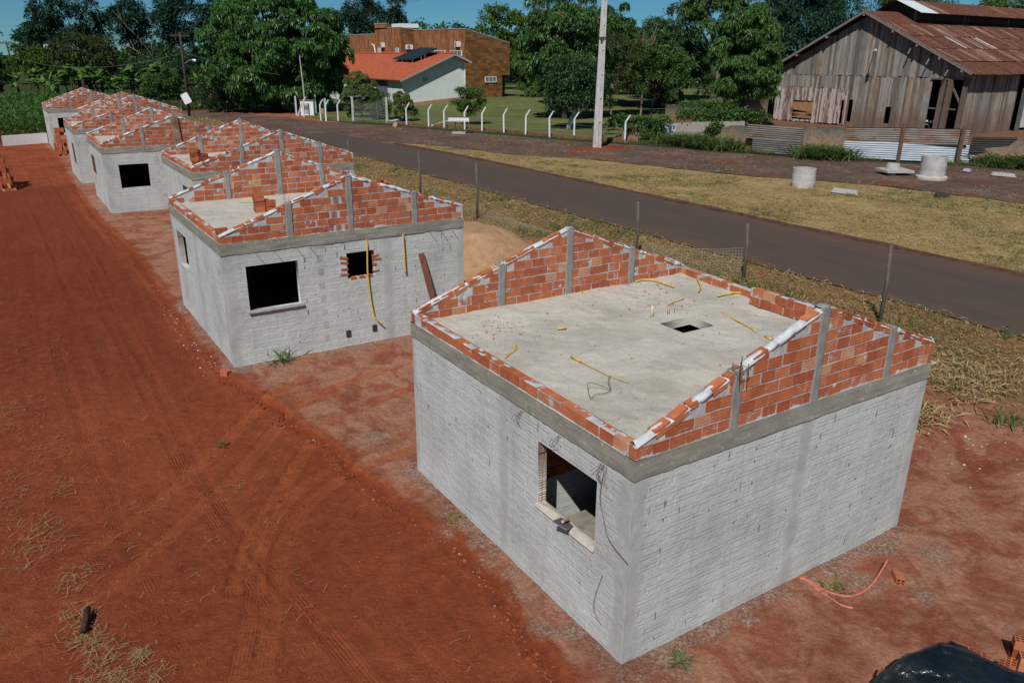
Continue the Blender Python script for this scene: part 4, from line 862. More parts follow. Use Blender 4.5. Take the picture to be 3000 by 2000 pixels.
# bare twigs right of the pole
for bx, by, s, lb in ((61.0, 69.0, 5, 'leafless grey tree with forked twigs among the garden trees right of the power pole'), (82.5, 58.8, 6, 'leafless pale branches in front of the dark feathery tree behind the barn'), (23.1, 167, 7, 'bare pale tree between tall dark trees on the left skyline')):
    r = np.random.default_rng(s); t = tag(empty('bare_tree', (bx, by, .4)), lb, 'tree'); mb = MB(); tips = []
    limb_tree(mb, (0, 0, -.2), (0, 0, 1), 3.2 if s < 7 else 6, .17, 4 if s < 7 else 3, r, tips, .45, .25)
    mb.build('branches', TWIG, t, True)
# tall skyline trees at the left
for k, (x, y, zc, rr, nl, lr, lb) in enumerate(((11.0, 178.7, 13.2, (7.6, 6, 5.6), 44, 1.5, 'largest of the tall dark trees on the left skyline, broad with ragged boughs'), (19.9, 172.6, 12.0, (3.1, 3, 5.4), 28, 1.15, 'narrow tall dark tree standing right of the broadest skyline tree'),
        (26.9, 161.3, 13.0, (4.2, 4, 5.6), 34, 1.3, 'tall dark tree on the skyline left of the mango tree'), (36.8, 174.4, 14.6, (3.6, 3, 5.0), 22, 1.2, 'tall dark tree half hidden by the left edge of the mango tree'),
        (81.0, 197.9, 16.0, (3.3, 3.0, 6.6), 24, 1.25, 'creeper-clad tall tree with a broad top behind the brown building'), (89.3, 201.4, 17.2, (3.5, 3.0, 5.8), 22, 1.25, 'creeper-clad tall tree nearest the white box on the brown building'), (71.6, 187.7, 14.0, (3.4, 3.0, 5.8), 22, 1.3, 'dark tree right of the mango crown behind the lower brown wall'))):
    tree('tall_tree', lb, (x, y), zc, rr, nl, lr, 34, 'spray', .95, .26, 'bluish', 130 + k, BARKD, .35, limbs=9, low=-.95)
tree('round_bush_tree', 'round olive green canopy under the tall dark trees at the left', (8.8, 143.7), 5.6, (5.6, 4.6, 4.2), 52, 1.2, 40, 'spray', .6, .18, 'olive', 140, low=-.7)
tree('round_bush_tree', 'bright yellow green round tree behind the left wooden pole', (1.4, 156), 5.4, (3.0, 2.6, 3.0), 24, .9, 34, 'plain', .5, .24, 'bright', 141, low=-.8)
tree('round_bush_tree', 'dark green bush tree at the left edge behind the crop field', (-3.6, 160), 3.8, (3.4, 3, 3.2), 24, .95, 36, 'plain', .5, .24, 'dark', 142, low=-.9)
tree('round_bush_tree', 'grey green bush tree between the lamp pole and the mango tree', (22.5, 128), 4.6, (3.4, 3, 3.8), 30, .95, 36, 'plain', .45, .2, 'bluish', 143, low=-.9)
tree('round_bush_tree', 'dark bush tree behind the banana plants, left of the lamp pole', (20.5, 150), 4.4, (7, 4, 4.0), 44, 1.2, 40, 'plain', .55, .25, 'dark', 144, low=-.9)
# dark hedgerow belt that closes the view, each tree its own
for k in range(26):
    r = np.random.default_rng(300 + k); a = k / 25; x = -30 + 175 * a + r.normal(0, 2); y = 232 - 75 * a + r.normal(0, 5); h = r.uniform(3.0, 4.4) + (3.2 if k > 11 else 0)
    tree('distant_tree', 'dark distant tree in the belt of trees that closes the horizon', (x, y), .4 + h, (6.5, 4, h), 26, 1.9, 30, 'plain', 1.0, .5, ('dark', 'bluish', 'mid')[k % 3], 300 + k, group='belt of trees on the horizon', low=-.9, limbs=2)
for k in range(8):
    r = np.random.default_rng(340 + k); x = -70 + 13.5 * k + r.normal(0, 4); y = 520 + r.normal(0, 25)
    tree('hill_tree', 'faint tall tree on the far hill at the left edge of the photo', (x, y), 15 + r.uniform(-1, 4), (8, 6, 6), 20, 3, 22, 'spray', 2.2, .9, 'bluish', 340 + k, group='trees on the far left hill', low=-.9, limbs=2)
# shrubs round the white house
tree('garden_shrub', 'dense cone shaped shrub beside the wire gate, in front of the shuttered wall', (30.0, 81.5), 2.8, (2.2, 2, 2.4), 80, .5, 44, 'rosette', .24, .07, 'conifer', 150, trunk=.12, cat='shrub', low=-.9, limbs=2)
tree('garden_shrub', 'loose light green shrub tangled in the wire gate', (30.9, 78.2), 1.8, (1.5, 1.3, 1.5), 24, .42, 34, 'plain', .24, .10, 'mid', 151, trunk=.08, cat='shrub', low=-.9, limbs=2)
tree('garden_shrub', 'pointed shrub on the lawn in front of the left end of the white gable', (32.2, 74.7), 2.0, (1.35, 1.3, 1.6), 32, .40, 38, 'rosette', .22, .07, 'conifer', 152, trunk=.1, cat='shrub', low=-.9, limbs=2)
tree('garden_shrub', 'rounded citrus shrub on a short trunk behind the white brick trough', (35.9, 67.1), 2.65, (1.65, 1.6, 1.65), 36, .48, 40, 'plain', .20, .10, 'mid', 153, BARK, .09, cat='shrub', low=-.8, limbs=4)
tree('flowering_bush', 'dark bush dotted with pink flowers under the left side of the mango tree', (18.4, 98.6), 2.3, (2.7, 2.2, 2.2), 34, .75, 44, 'plain', .32, .14, 'dark', 154, trunk=.12, cat='bush', low=-.95, limbs=2)
fl = MB(); r = np.random.default_rng(5); P = np.array([18.4, 98.6, 2.3]) + unit(r.normal(0, 1, (90, 3)) + [-.5, -1, .3]) * [2.9, 2.4, 2.3]; leaves(fl, P, r.normal(0, 1, (90, 3)), .16, .14, r)
fb_ = [o for o in scene.objects if o.name.startswith('flowering_bush')][0]; fo = fl.build('flowers', plain('pink_petal', (.55, .20, .22), .7), fb_); fo.matrix_parent_inverse = Matrix.Translation((-18.4, -98.6, -.4))
for k, (x, y, h, lb) in enumerate(((14.6, 121.5, 2.1, 'tall clipped green bush left of the lamp pole'), (16.9, 121.8, 2.4, 'tall clipped green bush right behind the lamp pole'), (19.8, 117, 2.5, 'shaggy green bush right of the lamp pole'))):
    tree('hedge_bush', lb, (x, y), .4 + h * .95, (1.5, 1.3, h), 24, .6, 44, 'plain', .3, .13, 'olive' if k == 2 else 'mid', 160 + k, trunk=.08, cat='bush', low=-.98, limbs=2)

# banana clumps
def banana(x, y, s, label, sc=1.0):
    r = np.random.default_rng(s); t = tag(empty('banana_plant', (x, y, .4)), label, 'banana plant', 'banana plants along the field edge'); lf = MB()
    for q in range(r.integers(2, 5)):
        bx, by = r.normal(0, .7, 2); h = r.uniform(1.8, 3.2) * sc; st = MB(); st.tube([(bx, by, -.1), (bx + r.normal(0, .1), by, h * .6), (bx + r.normal(0, .2), by, h)], [.15, .12, .08], 7, False); st.build('stem', LEAF['olive'], t, True)
        for k in range(8):
            a = r.uniform(0, 6.28); el = r.uniform(.5, 1.35); Lf = r.uniform(1.7, 2.6) * sc; n = 8; tt = np.linspace(0, 1, n); dh = np.array([math.cos(a), math.sin(a)])
            cx = np.cos(el) * tt * Lf; cz = np.sin(el) * tt * Lf - (tt ** 2) * Lf * r.uniform(.35, .8); C = np.stack([bx + dh[0] * cx, by + dh[1] * cx, h + cz], 1); sd = np.array([-dh[1], dh[0], 0]); wd = .30 * sc * np.sin(np.pi * np.clip(tt * .92 + .06, 0, 1)) ** .6
            for sg in (1, -1):
                E_ = C + sd * (wd * sg)[:, None] + np.array([0, 0, -1]) * (wd * .35)[:, None]; lf.grid(np.stack([C, E_], 1))
    lf.build('leaf', LEAF['banana'], t)
r = np.random.default_rng(77)
for k in range(16):
    x = 1.5 + 21 * k / 15 + r.normal(0, 1.2); y = 133 + r.normal(0, 7) - max(0, (k - 10)) * 1.5
    banana(x, y, 400 + k, 'banana plant with broad torn leaves in the row at the field edge', r.uniform(.95, 1.65))
banana(-1.2, 138, 430, 'lone banana plant in the weeds by the left wooden pole', 1.0); bpl = bpy.data.objects['banana_plant.016'] if 'banana_plant.016' in bpy.data.objects else None
if bpl: del bpl['group']
banana(16.2, 127, 431, 'tallest banana plant with one upright pale leaf, left of the lamp pole', 1.5)
# grass: stuff
def tufts(name, label, pts, n, L, w, leaf, seed, up=.5, spread=.15, zf=None):
    r = np.random.default_rng(seed); mb = MB(); pts = np.asarray(pts, float); P = np.repeat(pts, n, 0); m = len(P); z = (zbase(P[:, 0], P[:, 1]) + .03) if zf is None else zf(P[:, 0], P[:, 1])
    B = np.stack([P[:, 0] + r.normal(0, spread, m), P[:, 1] + r.normal(0, spread, m), z], 1); a = r.uniform(0, 6.28, m); e = np.abs(r.normal(up, .3, m)); d = np.stack([np.cos(a), np.sin(a), e], 1); leaves(mb, B, d, L, w, r, .05, .25)
    o = mb.build(name, LEAF[leaf], None); return tag(o, label, 'grass', kind='stuff')
r = np.random.default_rng(9)
def scatter(n, x0, x1, y0, y1, f=None, th=.5, sc=.5, s=0):
    P = np.stack([r.uniform(x0, x1, n * 4), r.uniform(y0, y1, n * 4)], 1); k = fbm(P[:, 0] * sc, P[:, 1] * sc, s) > th
    if f is not None: k &= f(P[:, 0], P[:, 1])
    return P[k][:n]
vf = lambda x, y: (x > 22.5) & (x < np.interp(y, [0, 12.7, 19.3, 23.4, 26, 30.6, 37.7, 42.3, 49.9, 54], [36.5, 36.1, 35.2, 33.4, 31.6, 30, 28.2, 25.2, 23.3, 21.6]) - .2)
tufts('dry_grass', 'dry yellow grass on the verge between the road and the track', scatter(7000, 22, 37, 2, 54, vf, .40, .6, 1), 7, .20, .026, 'straw', 11, .30, .20)
tufts('green_grass', 'green grass tufts scattered over the dry verge', scatter(900, 22, 37, 4, 54, vf, .52, .35, 2), 12, .22, .026, 'grass', 12, .8, .14)
sf = lambda x, y: (x > 11.2 + 1.2 * (vnoise(y * .4, y * 0, 3) - .5)) & (x < 15.75)
tufts('dry_grass', 'dry straw coloured grass along the mesh fence by the near road edge', scatter(3600, 10.6, 15.7, 1, 62, sf, .36, .6, 4), 8, .24, .026, 'straw', 13, .32, .18)
tufts('green_grass', 'green weeds in the dry grass along the mesh fence', scatter(330, 10.6, 15.6, 2, 60, sf, .55, .4, 5), 12, .34, .03, 'grass', 14, .9, .12)
tufts('tall_dry_grass', 'flattened heap of dry grass by the right corner of the nearest house', scatter(300, 8.6, 12.4, 1.5, 6.5, None, .42, .5, 8), 12, .42, .028, 'straw', 15, .4, .15)
tufts('grass', 'short green grass along the foot of the white posts', scatter(1500, 26, 41, 40, 76, lambda x, y: np.abs(x - np.interp(y, [40, 45.2, 51, 57, 64, 72, 76], [40.5, 38.2, 35.6, 34, 31.4, 28.9, 27])) < .8, .35, .6, 6), 9, .28, .03, 'grass', 16, .7, .15)
tufts('grass', 'green grass at the foot of the ruined walls and iron sheets', scatter(1300, 38, 54, 12, 46, lambda x, y: np.abs(x - np.interp(y, [12, 18, 22, 26, 31, 37, 42, 46], [54, 51, 49, 46.2, 43.2, 41.6, 40.5, 39.5])) < .8, .45, .5, 7), 12, .45, .035, 'grass', 17, 1.0, .2)
tufts('dry_grass', 'thin dry straw lying on the gravel track', scatter(1500, 18, 48, 8, 66, lambda x, y: ~vf(x, y) & (x > np.interp(y, [12, 30, 42, 54, 66], [37, 31.5, 26.5, 22.5, 18])) & (x < np.interp(y, [8, 20, 28, 45, 57, 66], [52, 49, 43, 36, 31.5, 28.5])), .50, .5, 21), 5, .24, .028, 'straw', 31, .2, .3)
tufts('weeds', 'dry weeds and bushes between the far houses and the gravel track', scatter(700, 6.2, 14, 44, 92, None, .45, .3, 10), 9, .6, .05, 'straw', 18, .9, .25)
tufts('weeds', 'tangled weeds in front of the banana plants', scatter(2600, -8, 24, 104, 131, None, .36, .2, 11), 10, .9, .10, 'olive', 19, .9, .4)
tufts('weeds', 'rank green growth under the banana plants', scatter(2600, -4, 25, 122, 137, None, .30, .2, 15), 9, 1.7, .16, 'mid', 22, 1.3, .5)
tufts('tall_grass', 'brown tall grass at the back of the crop field', scatter(900, -9, 6, 118, 134, None, .3, .2, 12), 9, 1.6, .10, 'straw', 20, 1.5, .4)
# crop field
cf = np.stack(np.meshgrid(np.arange(-16, 3.4, .42), np.arange(68.5, 118, .55), indexing='ij'), -1).reshape(-1, 2); cf = cf[(cf[:, 0] < -2.4 + .0 * cf[:, 1]) | (cf[:, 1] > 70)] + np.random.default_rng(3).normal(0, .1, (len(cf[(cf[:, 0] < -2.4) | (cf[:, 1] > 70)]), 2))
mb = MB(); rr_ = np.random.default_rng(21); n = 9; P = np.repeat(cf, n, 0); m = len(P); hgt = rr_.uniform(.2, 1.7, m); a = rr_.uniform(0, 6.28, m); B = np.stack([P[:, 0], P[:, 1], .4 + hgt], 1)
leaves(mb, B, np.stack([np.cos(a), np.sin(a), rr_.uniform(.5, 1.5, m)], 1), .85, .10, rr_, .1, .3); tag(mb.build('crop_field', LEAF['corn']), 'green field of tall leafy crop at the left edge', 'crop', kind='stuff')
# big grass clumps and climbers along the ruins
def clump(x, y, h, n, s, label, spread=.35, leaf='grass'):
    r = np.random.default_rng(s); mb = MB(); a = r.uniform(0, 6.28, n); B = np.stack([r.normal(0, spread, n), r.normal(0, spread, n), np.zeros(n)], 1)
    for k in range(n):
        e = r.uniform(.7, 2.2); d = np.array([math.cos(a[k]), math.sin(a[k])]); L = h * r.uniform(.6, 1.15); t = np.linspace(0, 1, 5); hx = L * t * math.cos(math.atan(e)) + .25 * L * t ** 2; hz_ = L * t * math.sin(math.atan(e)) - .42 * L * t ** 2.4
        C = np.stack([B[k, 0] + d[0] * hx, B[k, 1] + d[1] * hx, hz_], 1); sd = np.array([-d[1], d[0], 0]) * .016 * (h / .8 + .3); w = (1 - t ** 2)[:, None]; mb.grid(np.stack([C - sd * w, C + sd * w], 1))
    return tag(mb.build('grass_clump', LEAF[leaf], None, False, (x, y, float(ground_z(x, y)) + .03)), label, 'grass')
for k, (x, y, h, lb) in enumerate(((43.2, 30.2, 1.5, 'big arching grass clump in front of the bare wall between the iron sheets'), (43.9, 29.4, 1.4, 'arching grass clump at the right end of the bare wall between the iron sheets'), (41.0, 39.6, 1.7, 'tall grass clump left of the broken brick wall'), (41.2, 37.2, 1.5, 'tall grass clump at the foot of the broken brick wall'),
        (41.0, 42.2, 1.4, 'grass clump right of the blue and white crate'), (50.2, 21.4, 1.3, 'grass clump under the right end of the pale iron sheets'), (51.0, 19.4, 1.5, 'grass clump in front of the right hand ruined wall'), (51.8, 17.6, 1.4, 'grass clump at the right edge by the ruined wall'))):
    clump(x, y, h * 1.35, 420, 500 + k, lb, .65)
clump(.66, -.36, .26, 30, 520, 'small green weed at the foot of the blank gable of the nearest house', .04); clump(-.17, 3.9, .16, 60, 521, 'low green weed patch by the left wall of the nearest house', .12, 'mid')
clump(3.50, -.48, .22, 40, 522, 'thin grass tuft growing where the red conduits come out', .10); clump(-.80, 11.02, .70, 22, 523, 'tall thin weed against the second house below its square window', .10); clump(-2.75, 8.1, .14, 30, 524, 'tiny dry weed on the tracked red earth', .06, 'olive')
clump(10.3, .7, .4, 60, 525, 'green tuft at the right edge beyond the nearest house', .2)
# ------------------------------------------------------------------ white house with the orange roof
def quad(mb, *p): mb.add(np.array(p, float), [tuple(range(len(p)))])
def orient(mb_pts): return np.array(mb_pts, float)
TILE = Mt('orange_roof_tiles'); P_ = TILE.pos(); d_ = TILE.sep(P_)
al = d_[1]; ac = d_[0]
rid = TILE.math('SINE', TILE.math('MULTIPLY', al, 2 * math.pi / .40)); row = TILE.math('FRACT', TILE.math('DIVIDE', ac, .5))
c_ = TILE.ramp(TILE.noise(1.5, 5, .6), [(.3, (.36, .085, .040)), (.6, (.50, .125, .058)), (.8, (.56, .17, .085))])
c_ = TILE.mix(1, c_, TILE.ramp(TILE.noise(8, 4, .7), [(.3, .8), (.7, 1.15)]), 'MULTIPLY')
TILE = TILE.out(c_, .85, TILE.bump(TILE.math('ADD', rid, TILE.math('MULTIPLY', row, .8)), .9, .05), spec=.2)
PALE = plain('pale_green_paint', (.62, .68, .64), .85, 0, .10, 1.2, .1)
o0, dF, pF = np.array([42.0, 95.97]), np.array([1., 0.]), np.array([0., 1.])
W = lambda u, v, z: np.array([*(o0 + dF * u + pF * v), z])
wh = thing('white_house', 'long white house with an orange tiled roof and a pale green gable end', 'house'); Lw, Dw, ua, zl, zr, za = 9.7, 40, 7.65, 4.1, 6.38, 7.2
mb = MB(); quad(mb, W(0, 0, 0), W(Lw, 0, 0), W(Lw, 0, zr), W(ua, 0, za), W(0, 0, zl)); quad(mb, W(0, Dw, 0), W(0, 0, 0), W(0, 0, zl), W(0, Dw, zl)); quad(mb, W(Lw, 0, 0), W(Lw, Dw, 0), W(Lw, Dw, zr), W(Lw, 0, zr)); quad(mb, W(Lw, Dw, 0), W(0, Dw, 0), W(0, Dw, zl), W(ua, Dw, za), W(Lw, Dw, zr))
mb.build('wall', PALE, wh); mb = MB()
def roofslab(mb, a, b, c, d, th):
    P = np.array([a, b, c, d], float); n = np.cross(P[1] - P[0], P[3] - P[0]); n /= np.linalg.norm(n); n *= np.sign(n[2]); mb.add(np.concatenate([P, P - n * th]), [(0, 1, 2, 3), (7, 6, 5, 4)] + [(k, 4 + k, 4 + (k + 1) % 4, (k + 1) % 4) for k in range(4)])
sl_ = (za - zl) / ua; sr_ = (za - zr) / (Lw - ua); ov = .75; oy = 1.0
roofslab(mb, W(-ov, -oy, zl + .22 - ov * sl_), W(ua, -oy, za + .22), W(ua, Dw + .5, za + .22), W(-ov, Dw + .5, zl + .22 - ov * sl_), .16)
roofslab(mb, W(ua, -oy, za + .22), W(Lw + .6, -oy, zr + .22 - .6 * sr_), W(Lw + .6, Dw + .5, zr + .22 - .6 * sr_), W(ua, Dw + .5, za + .22), .16)
rf_ = mb.build('roof', TILE, wh); mb = MB(); mb.tube([W(ua, -oy - .03, za + .27), W(ua, Dw + .5, za + .27)], .12, 8); mb.build('ridge_tiles', TILE, rf_)
mb = MB()
for a, b in ((W(-ov, -oy - .02, zl + .1 - ov * sl_), W(ua, -oy - .02, za + .10)), (W(ua, -oy - .02, za + .10), W(Lw + .6, -oy - .02, zr + .1 - .6 * sr_))):
    quad(mb, a - [0, 0, .12], b - [0, 0, .12], b + [0, 0, .14], a + [0, 0, .14])
mb.build('barge_board', plain('grey_barge_board', (.34, .34, .33), .8), wh)
mb = MB(); mb.add([W(0, -.06, 0), W(Lw, -.06, 0), W(Lw, -.06, 1.72), W(0, -.06, .95), W(0, .1, .95), W(Lw, .1, 1.72)], [(0, 1, 2, 3), (3, 2, 5, 4)]); mb.build('plinth', plain('earthy_plinth', (.40, .22, .14), .9, 0, .3, 1), wh)
SHUT = plain('grey_shutter', (.17, .18, .185), .7, 0, .2, 3)
for v0, v1, z0, z1 in ((4.9, 8.9, .6, 4.05), (11.5, 15.5, .6, 4.05)):
    mb = MB(); mb.box(W(-.04, (v0 + v1) / 2, (z0 + z1) / 2), (.10, v1 - v0, z1 - z0)); sh_ = mb.build('shutter', SHUT, wh)
    for v_ in (v0 + .75, (v0 + v1) / 2, v1 - .75):
        mb = MB()
        for k in range(20): mb.box(W(-.11, v_, z0 + .2 + k * .165), (.05, 1.05, .06), euler(0, .4, 0))
        mb.build('slat', SHUT, sh_)
mb = MB(); mb.tube([W(Lw + .5, -.5, zr), W(Lw + .2, -.14, zr - .7), W(Lw - .05, -.12, zr - 1.0), W(Lw - .05, -.12, .4)], .08, 8); mb.build('downpipe', WHITE, wh)
mb = MB(); mb.box(W(3.4, -.06, 4.05), (.7, .06, .55)); mb.build('wall_plaque', plain('grey_plaque', (.34, .38, .40), .8), wh)
# dark panel rack on the roof
sp = thing('solar_panel', 'big black panel on a low rack lying on the orange tiled roof', 'solar panel'); c4 = [np.array(q) for q in ((46.55, 109.0, 6.69), (46.35, 101.6, 6.58), (49.25, 99.4, 8.16), (49.5, 105.4, 8.30))]
mb = MB(); roofslab(mb, *c4, .10); gl = plain('black_glass', (.022, .026, .026), .35, 0, .2, 2); mb.build('panel', gl, sp)
for q in c4 + [(c4[1] + c4[2]) / 2, c4[1] * .66 + c4[2] * .34, c4[0] * .5 + c4[1] * .5]:
    u = (q[:2] - o0) @ dF; mb = MB(); mb.tube([q - [0, 0, .1], (q[0], q[1], zl + sl_ * min(u, ua) + .15)], .04, 6); mb.build('leg', plain('galvanised_rack', (.36, .38, .38), .5, .5) if 'galvanised_rack' not in bpy.data.materials else bpy.data.materials['galvanised_rack'], sp)

# ------------------------------------------------------------------ brown tiled building
def mat_cladding():
    m = Mt('brown_stone_tiles'); p = m.sep(m.pos()); n = m.sep(m.nor()); fr_ = m.math('GREATER_THAN', m.math('ABSOLUTE', n[1]), .7)
    def bricks(vec, w, h, off):
        b = m.nd('ShaderNodeTexBrick', offset=off); m.put(b.inputs['Vector'], vec); b.inputs['Scale'].default_value = 1; b.inputs['Mortar Size'].default_value = .012; b.inputs['Brick Width'].default_value = w; b.inputs['Row Height'].default_value = h
        b.inputs['Color1'].default_value = (0, 0, 0, 1); b.inputs['Color2'].default_value = (1, 1, 1, 1); b.inputs['Mortar'].default_value = (.2, .2, .2, 1); return b.outputs['Color']
    va = bricks(m.comb(p[2], p[1], 0), 1.2, .30, .5); vb = bricks(m.comb(p[0], p[2], 0), .75, .36, .5)
    cv = m.ramp(va, [(0, (.20, .075, .030)), (.5, (.31, .13, .052)), (1, (.42, .20, .09))]); ch = m.ramp(vb, [(0, (.115, .052, .018)), (.5, (.18, .082, .026)), (1, (.26, .128, .045))])
    c = m.mix(fr_, cv, ch); c = m.mix(1, c, m.ramp(m.noise(.5, 4), [(.3, .85), (.7, 1.12)]), 'MULTIPLY'); c = m.mix(1, c, m.ramp(m.noise(6, 4), [(.3, .8), (.7, 1.15)]), 'MULTIPLY')
    return m.out(c, .75, m.bump(m.mix(fr_, va, vb), .3, .03), spec=.25)
CLAD = mat_cladding(); bb = thing('tiled_building', 'large building clad in brown stone tiles behind the white house', 'building')
P1, P2, P3, P4, P5 = [np.array(q) for q in ((54.9, 101.5), (54.9, 118.6), (52.5, 118.6), (52.5, 128.95), (52.5, 146.))]; PR = np.array([62.7, 101.5])
mb = MB(); seg = lambda a, b, za_, zb_, z0=0: quad(mb, (*a, z0), (*b, z0), (*b, zb_), (*a, za_))
for a, b, x, y in ((P2, P1, 11.05, 10.83), (P3, P2, 11.4, 11.15), (P4, P3, 11.55, 11.4), (P5, P4, 10.6, 10.55)): seg(a, b, x, y)
T2 = P3 + [0, 5.1]; seg(P4, T2, 12.25, 12.08, 11.3); seg(T2, T2 + [3, 0], 12.08, 12.1, 11.3); seg(P4, P4 + [4, 0], 12.25, 12.25, 10.5)
dr0 = np.array([61.3, 101.5]); quad(mb, (*P1, 0), (*dr0, 0), (*dr0, 4.45), (*dr0, 9.30), (*P1, 10.83)); quad(mb, (*dr0, 4.45), (*PR, 4.45), (*PR, 8.98), (*dr0, 9.30))
quad(mb, (*PR, 4.4), (PR[0], PR[1] + 20, 4.4), (PR[0], PR[1] + 20, 8.9), (*PR, 8.98)); quad(mb, (dr0[0], dr0[1] + 1.4, 0), (PR[0], PR[1] + 1.4, 0), (PR[0], PR[1] + 1.4, 4.5), (dr0[0], dr0[1] + 1.4, 4.5)); quad(mb, (*dr0, 0), (dr0[0], dr0[1] + 1.4, 0), (dr0[0], dr0[1] + 1.4, 4.45), (*dr0, 4.45)); quad(mb, (*dr0, 4.45), (*PR, 4.45), (PR[0], PR[1] + 1.4, 4.45), (dr0[0], dr0[1] + 1.4, 4.45))
mb.build('wall', CLAD, bb); mb = MB()
quad(mb, (*P1, 10.75), (*PR, 8.9), (PR[0], 122, 8.9), (P1[0], 122, 10.9)); quad(mb, (P3[0], P3[1], 11.2), (64, 118.6, 11.0), (64, 129, 11.2), (*P4, 11.3)); quad(mb, (*P4, 10.5), (66, 129, 10.5), (66, 146, 10.5), (*P5, 10.5)); quad(mb, (*P4, 12.15), (*T2, 12.0), (56, T2[1], 12.0), (56, P4[1], 12.15)); mb.build('roof', CONC, bb)
mb = MB(); cp = lambda a, b, x, y: mb.tube([(*a, x), (*b, y)], .07, 4)
cp(P2, P1, 11.08, 10.86); cp(P3, P2, 11.43, 11.18); cp(T2, P3, 11.5, 11.43); cp(P5, P4, 10.64, 10.6); cp(P4, T2, 12.28, 12.12); cp(P1, PR, 10.86, 9.02); mb.build('coping', plain('grey_coping', (.36, .37, .42), .6), bb)
GLASS = plain('teal_glass', (.08, .20, .18), .25, 0, .3, 2, 0, .6)
def panel(a, b, x0, x1, z0, z1, m):
    d = (b - a) / np.linalg.norm(b - a); nn = np.array([d[1], -d[0]]); c = a + d * (x0 + x1) / 2 + nn * .05; mb = MB(); R_ = rotz(math.atan2(d[1], d[0])); mb.box((*c, (z0 + z1) / 2), (x1 - x0, .12, z1 - z0), R_); o = mb.build('window', m, bb); fm = MB()
    for x, z, w, h in ((x0, (z0 + z1) / 2, .09, z1 - z0 + .09), (x1, (z0 + z1) / 2, .09, z1 - z0 + .09), ((x0 + x1) / 2, z0, x1 - x0, .09), ((x0 + x1) / 2, z1, x1 - x0, .09), ((x0 * 2 + x1) / 3, (z0 + z1) / 2, .05, z1 - z0), ((x0 + 2 * x1) / 3, (z0 + z1) / 2, .05, z1 - z0)): fm.box((*(a + d * x + nn * .07), z), (w, .16, h), R_)
    fm.build('window_frame', WHITE, o)
panel(P1, PR, 3.4, 5.3, 3.43, 4.18, plain('grey_glass', (.16, .19, .21), .3, 0, .2, 3)); panel(P2, P1, 17.1 - 4.5, 17.1 - 1.0, 7.15, 7.86, GLASS); panel(P2, P1, 17.1 - 9.7, 17.1 - 6.2, 7.1, 7.86, GLASS)
panel(P4, P3, 10.35 - 9.1, 10.35 - 8.25, 7.5, 8.34, GLASS); panel(P4, P3, 10.35 - 1.95, 10.35 - .9, 7.5, 8.28, GLASS)
mb = MB(); mb.box((54.6, 121.2, 11.75), (3.2, 3.6, .62)); mb.build('roof_box', WHITE, bb)
mb = MB(); mb.tube([(52.3, 128.4, 7.0), (52.2, 128.9, 8.85), (51.9, 129.2, 8.95)], .12, 8); mb.build('vent_pipe', WHITE, bb)
mb = MB(); mb.box((62.1, 102.8, 2.2), (.12, .12, 4.0)); mb.build('door_frame', WHITE, bb)
def aircon(c, yaw, label):
    t = tag(empty('air_conditioner', c), label, 'air conditioner', 'air conditioners on the brown building'); t.rotation_euler = (0, 0, yaw); mb = MB(); mb.box((0, -.22, .36), (1.15, .42, .72)); mb.build('casing', WHITE, t)
    mb = MB(); n = 24; mb.tube([(-.2, -.43, .36), (-.2, -.46, .36)], [.28, .28], n); mb.build('fan_grille', plain('grey_grille', (.22, .23, .24), .6), t)
    for x in (-.4, .4): mb = MB(); mb.box((x, -.2, -.05), (.06, .4, .1)); mb.build('bracket', GREYSTEEL, t)
aircon((54.9, 103.4, 8.42), -math.pi / 2, 'white air conditioner near the right corner of the long tiled wall'); aircon((53.9, 118.6, 8.1), 0, 'white air conditioner on the recessed tiled wall left of the black roof panel'); aircon((52.5, 125.5, 8.45), -math.pi / 2, 'white air conditioner on the tall tiled block beside the vent pipe')

# ------------------------------------------------------------------ wooden barn
BOARD = mat_boards(); RUST = mat_rust('rusty_roof_sheet', .76); ZINC = mat_rust('shiny_zinc', .30); barn = thing('wooden_barn', 'old wooden barn of weathered boards with a rusty iron roof', 'barn')
BX = 70.0; yl, yr, ya, zapex, zev = 56.5, 35.0, 46.1, 11.3, 6.05
roofz = lambda y: zapex - (zapex - zev) / (yl - ya) * (y - ya) if y > ya else zapex - (zapex - zev) / (ya - yr) * (ya - y)
r = np.random.default_rng(12); mb = MB(); y = yl
SPL = 5.42
def boards(mb, y0, y1, zb, zt, rng, w0=.26, holes=()):
    y = y0
    while y > y1 + .05:
        w = min(w0 * rng.uniform(.75, 1.3), y - y1); yc = y - w / 2; t = zt(yc) if callable(zt) else zt; b = zb + rng.normal(0, .05); x = BX + rng.normal(0, .018); segs = [(b, t)]
        for (ha, hb, hc, hd) in holes:
            if hb < yc < ha: segs = [s_ for a_, e_ in segs for s_ in ((a_, min(e_, hc)), (max(a_, hd), e_)) if s_[1] - s_[0] > .05]
        for a_, e_ in segs: mb.box((x, yc, (a_ + e_) / 2), (.04, w - .018, e_ - a_), euler(rng.normal(0, .003), 0, 0))
        y -= w
boards(mb, yl, yr - .0, SPL, lambda y: roofz(y) - .12, r); boards(mb, yl, 47.2, 4.12, SPL - .03, r); boards(mb, 47.2, 38.35, .4, SPL - .03, r, .27, ((46.9, 46.55, .9, 3.1), (42.6, 42.2, 1.0, 2.6)))
mb.build('gable_boards', BOARD, barn)
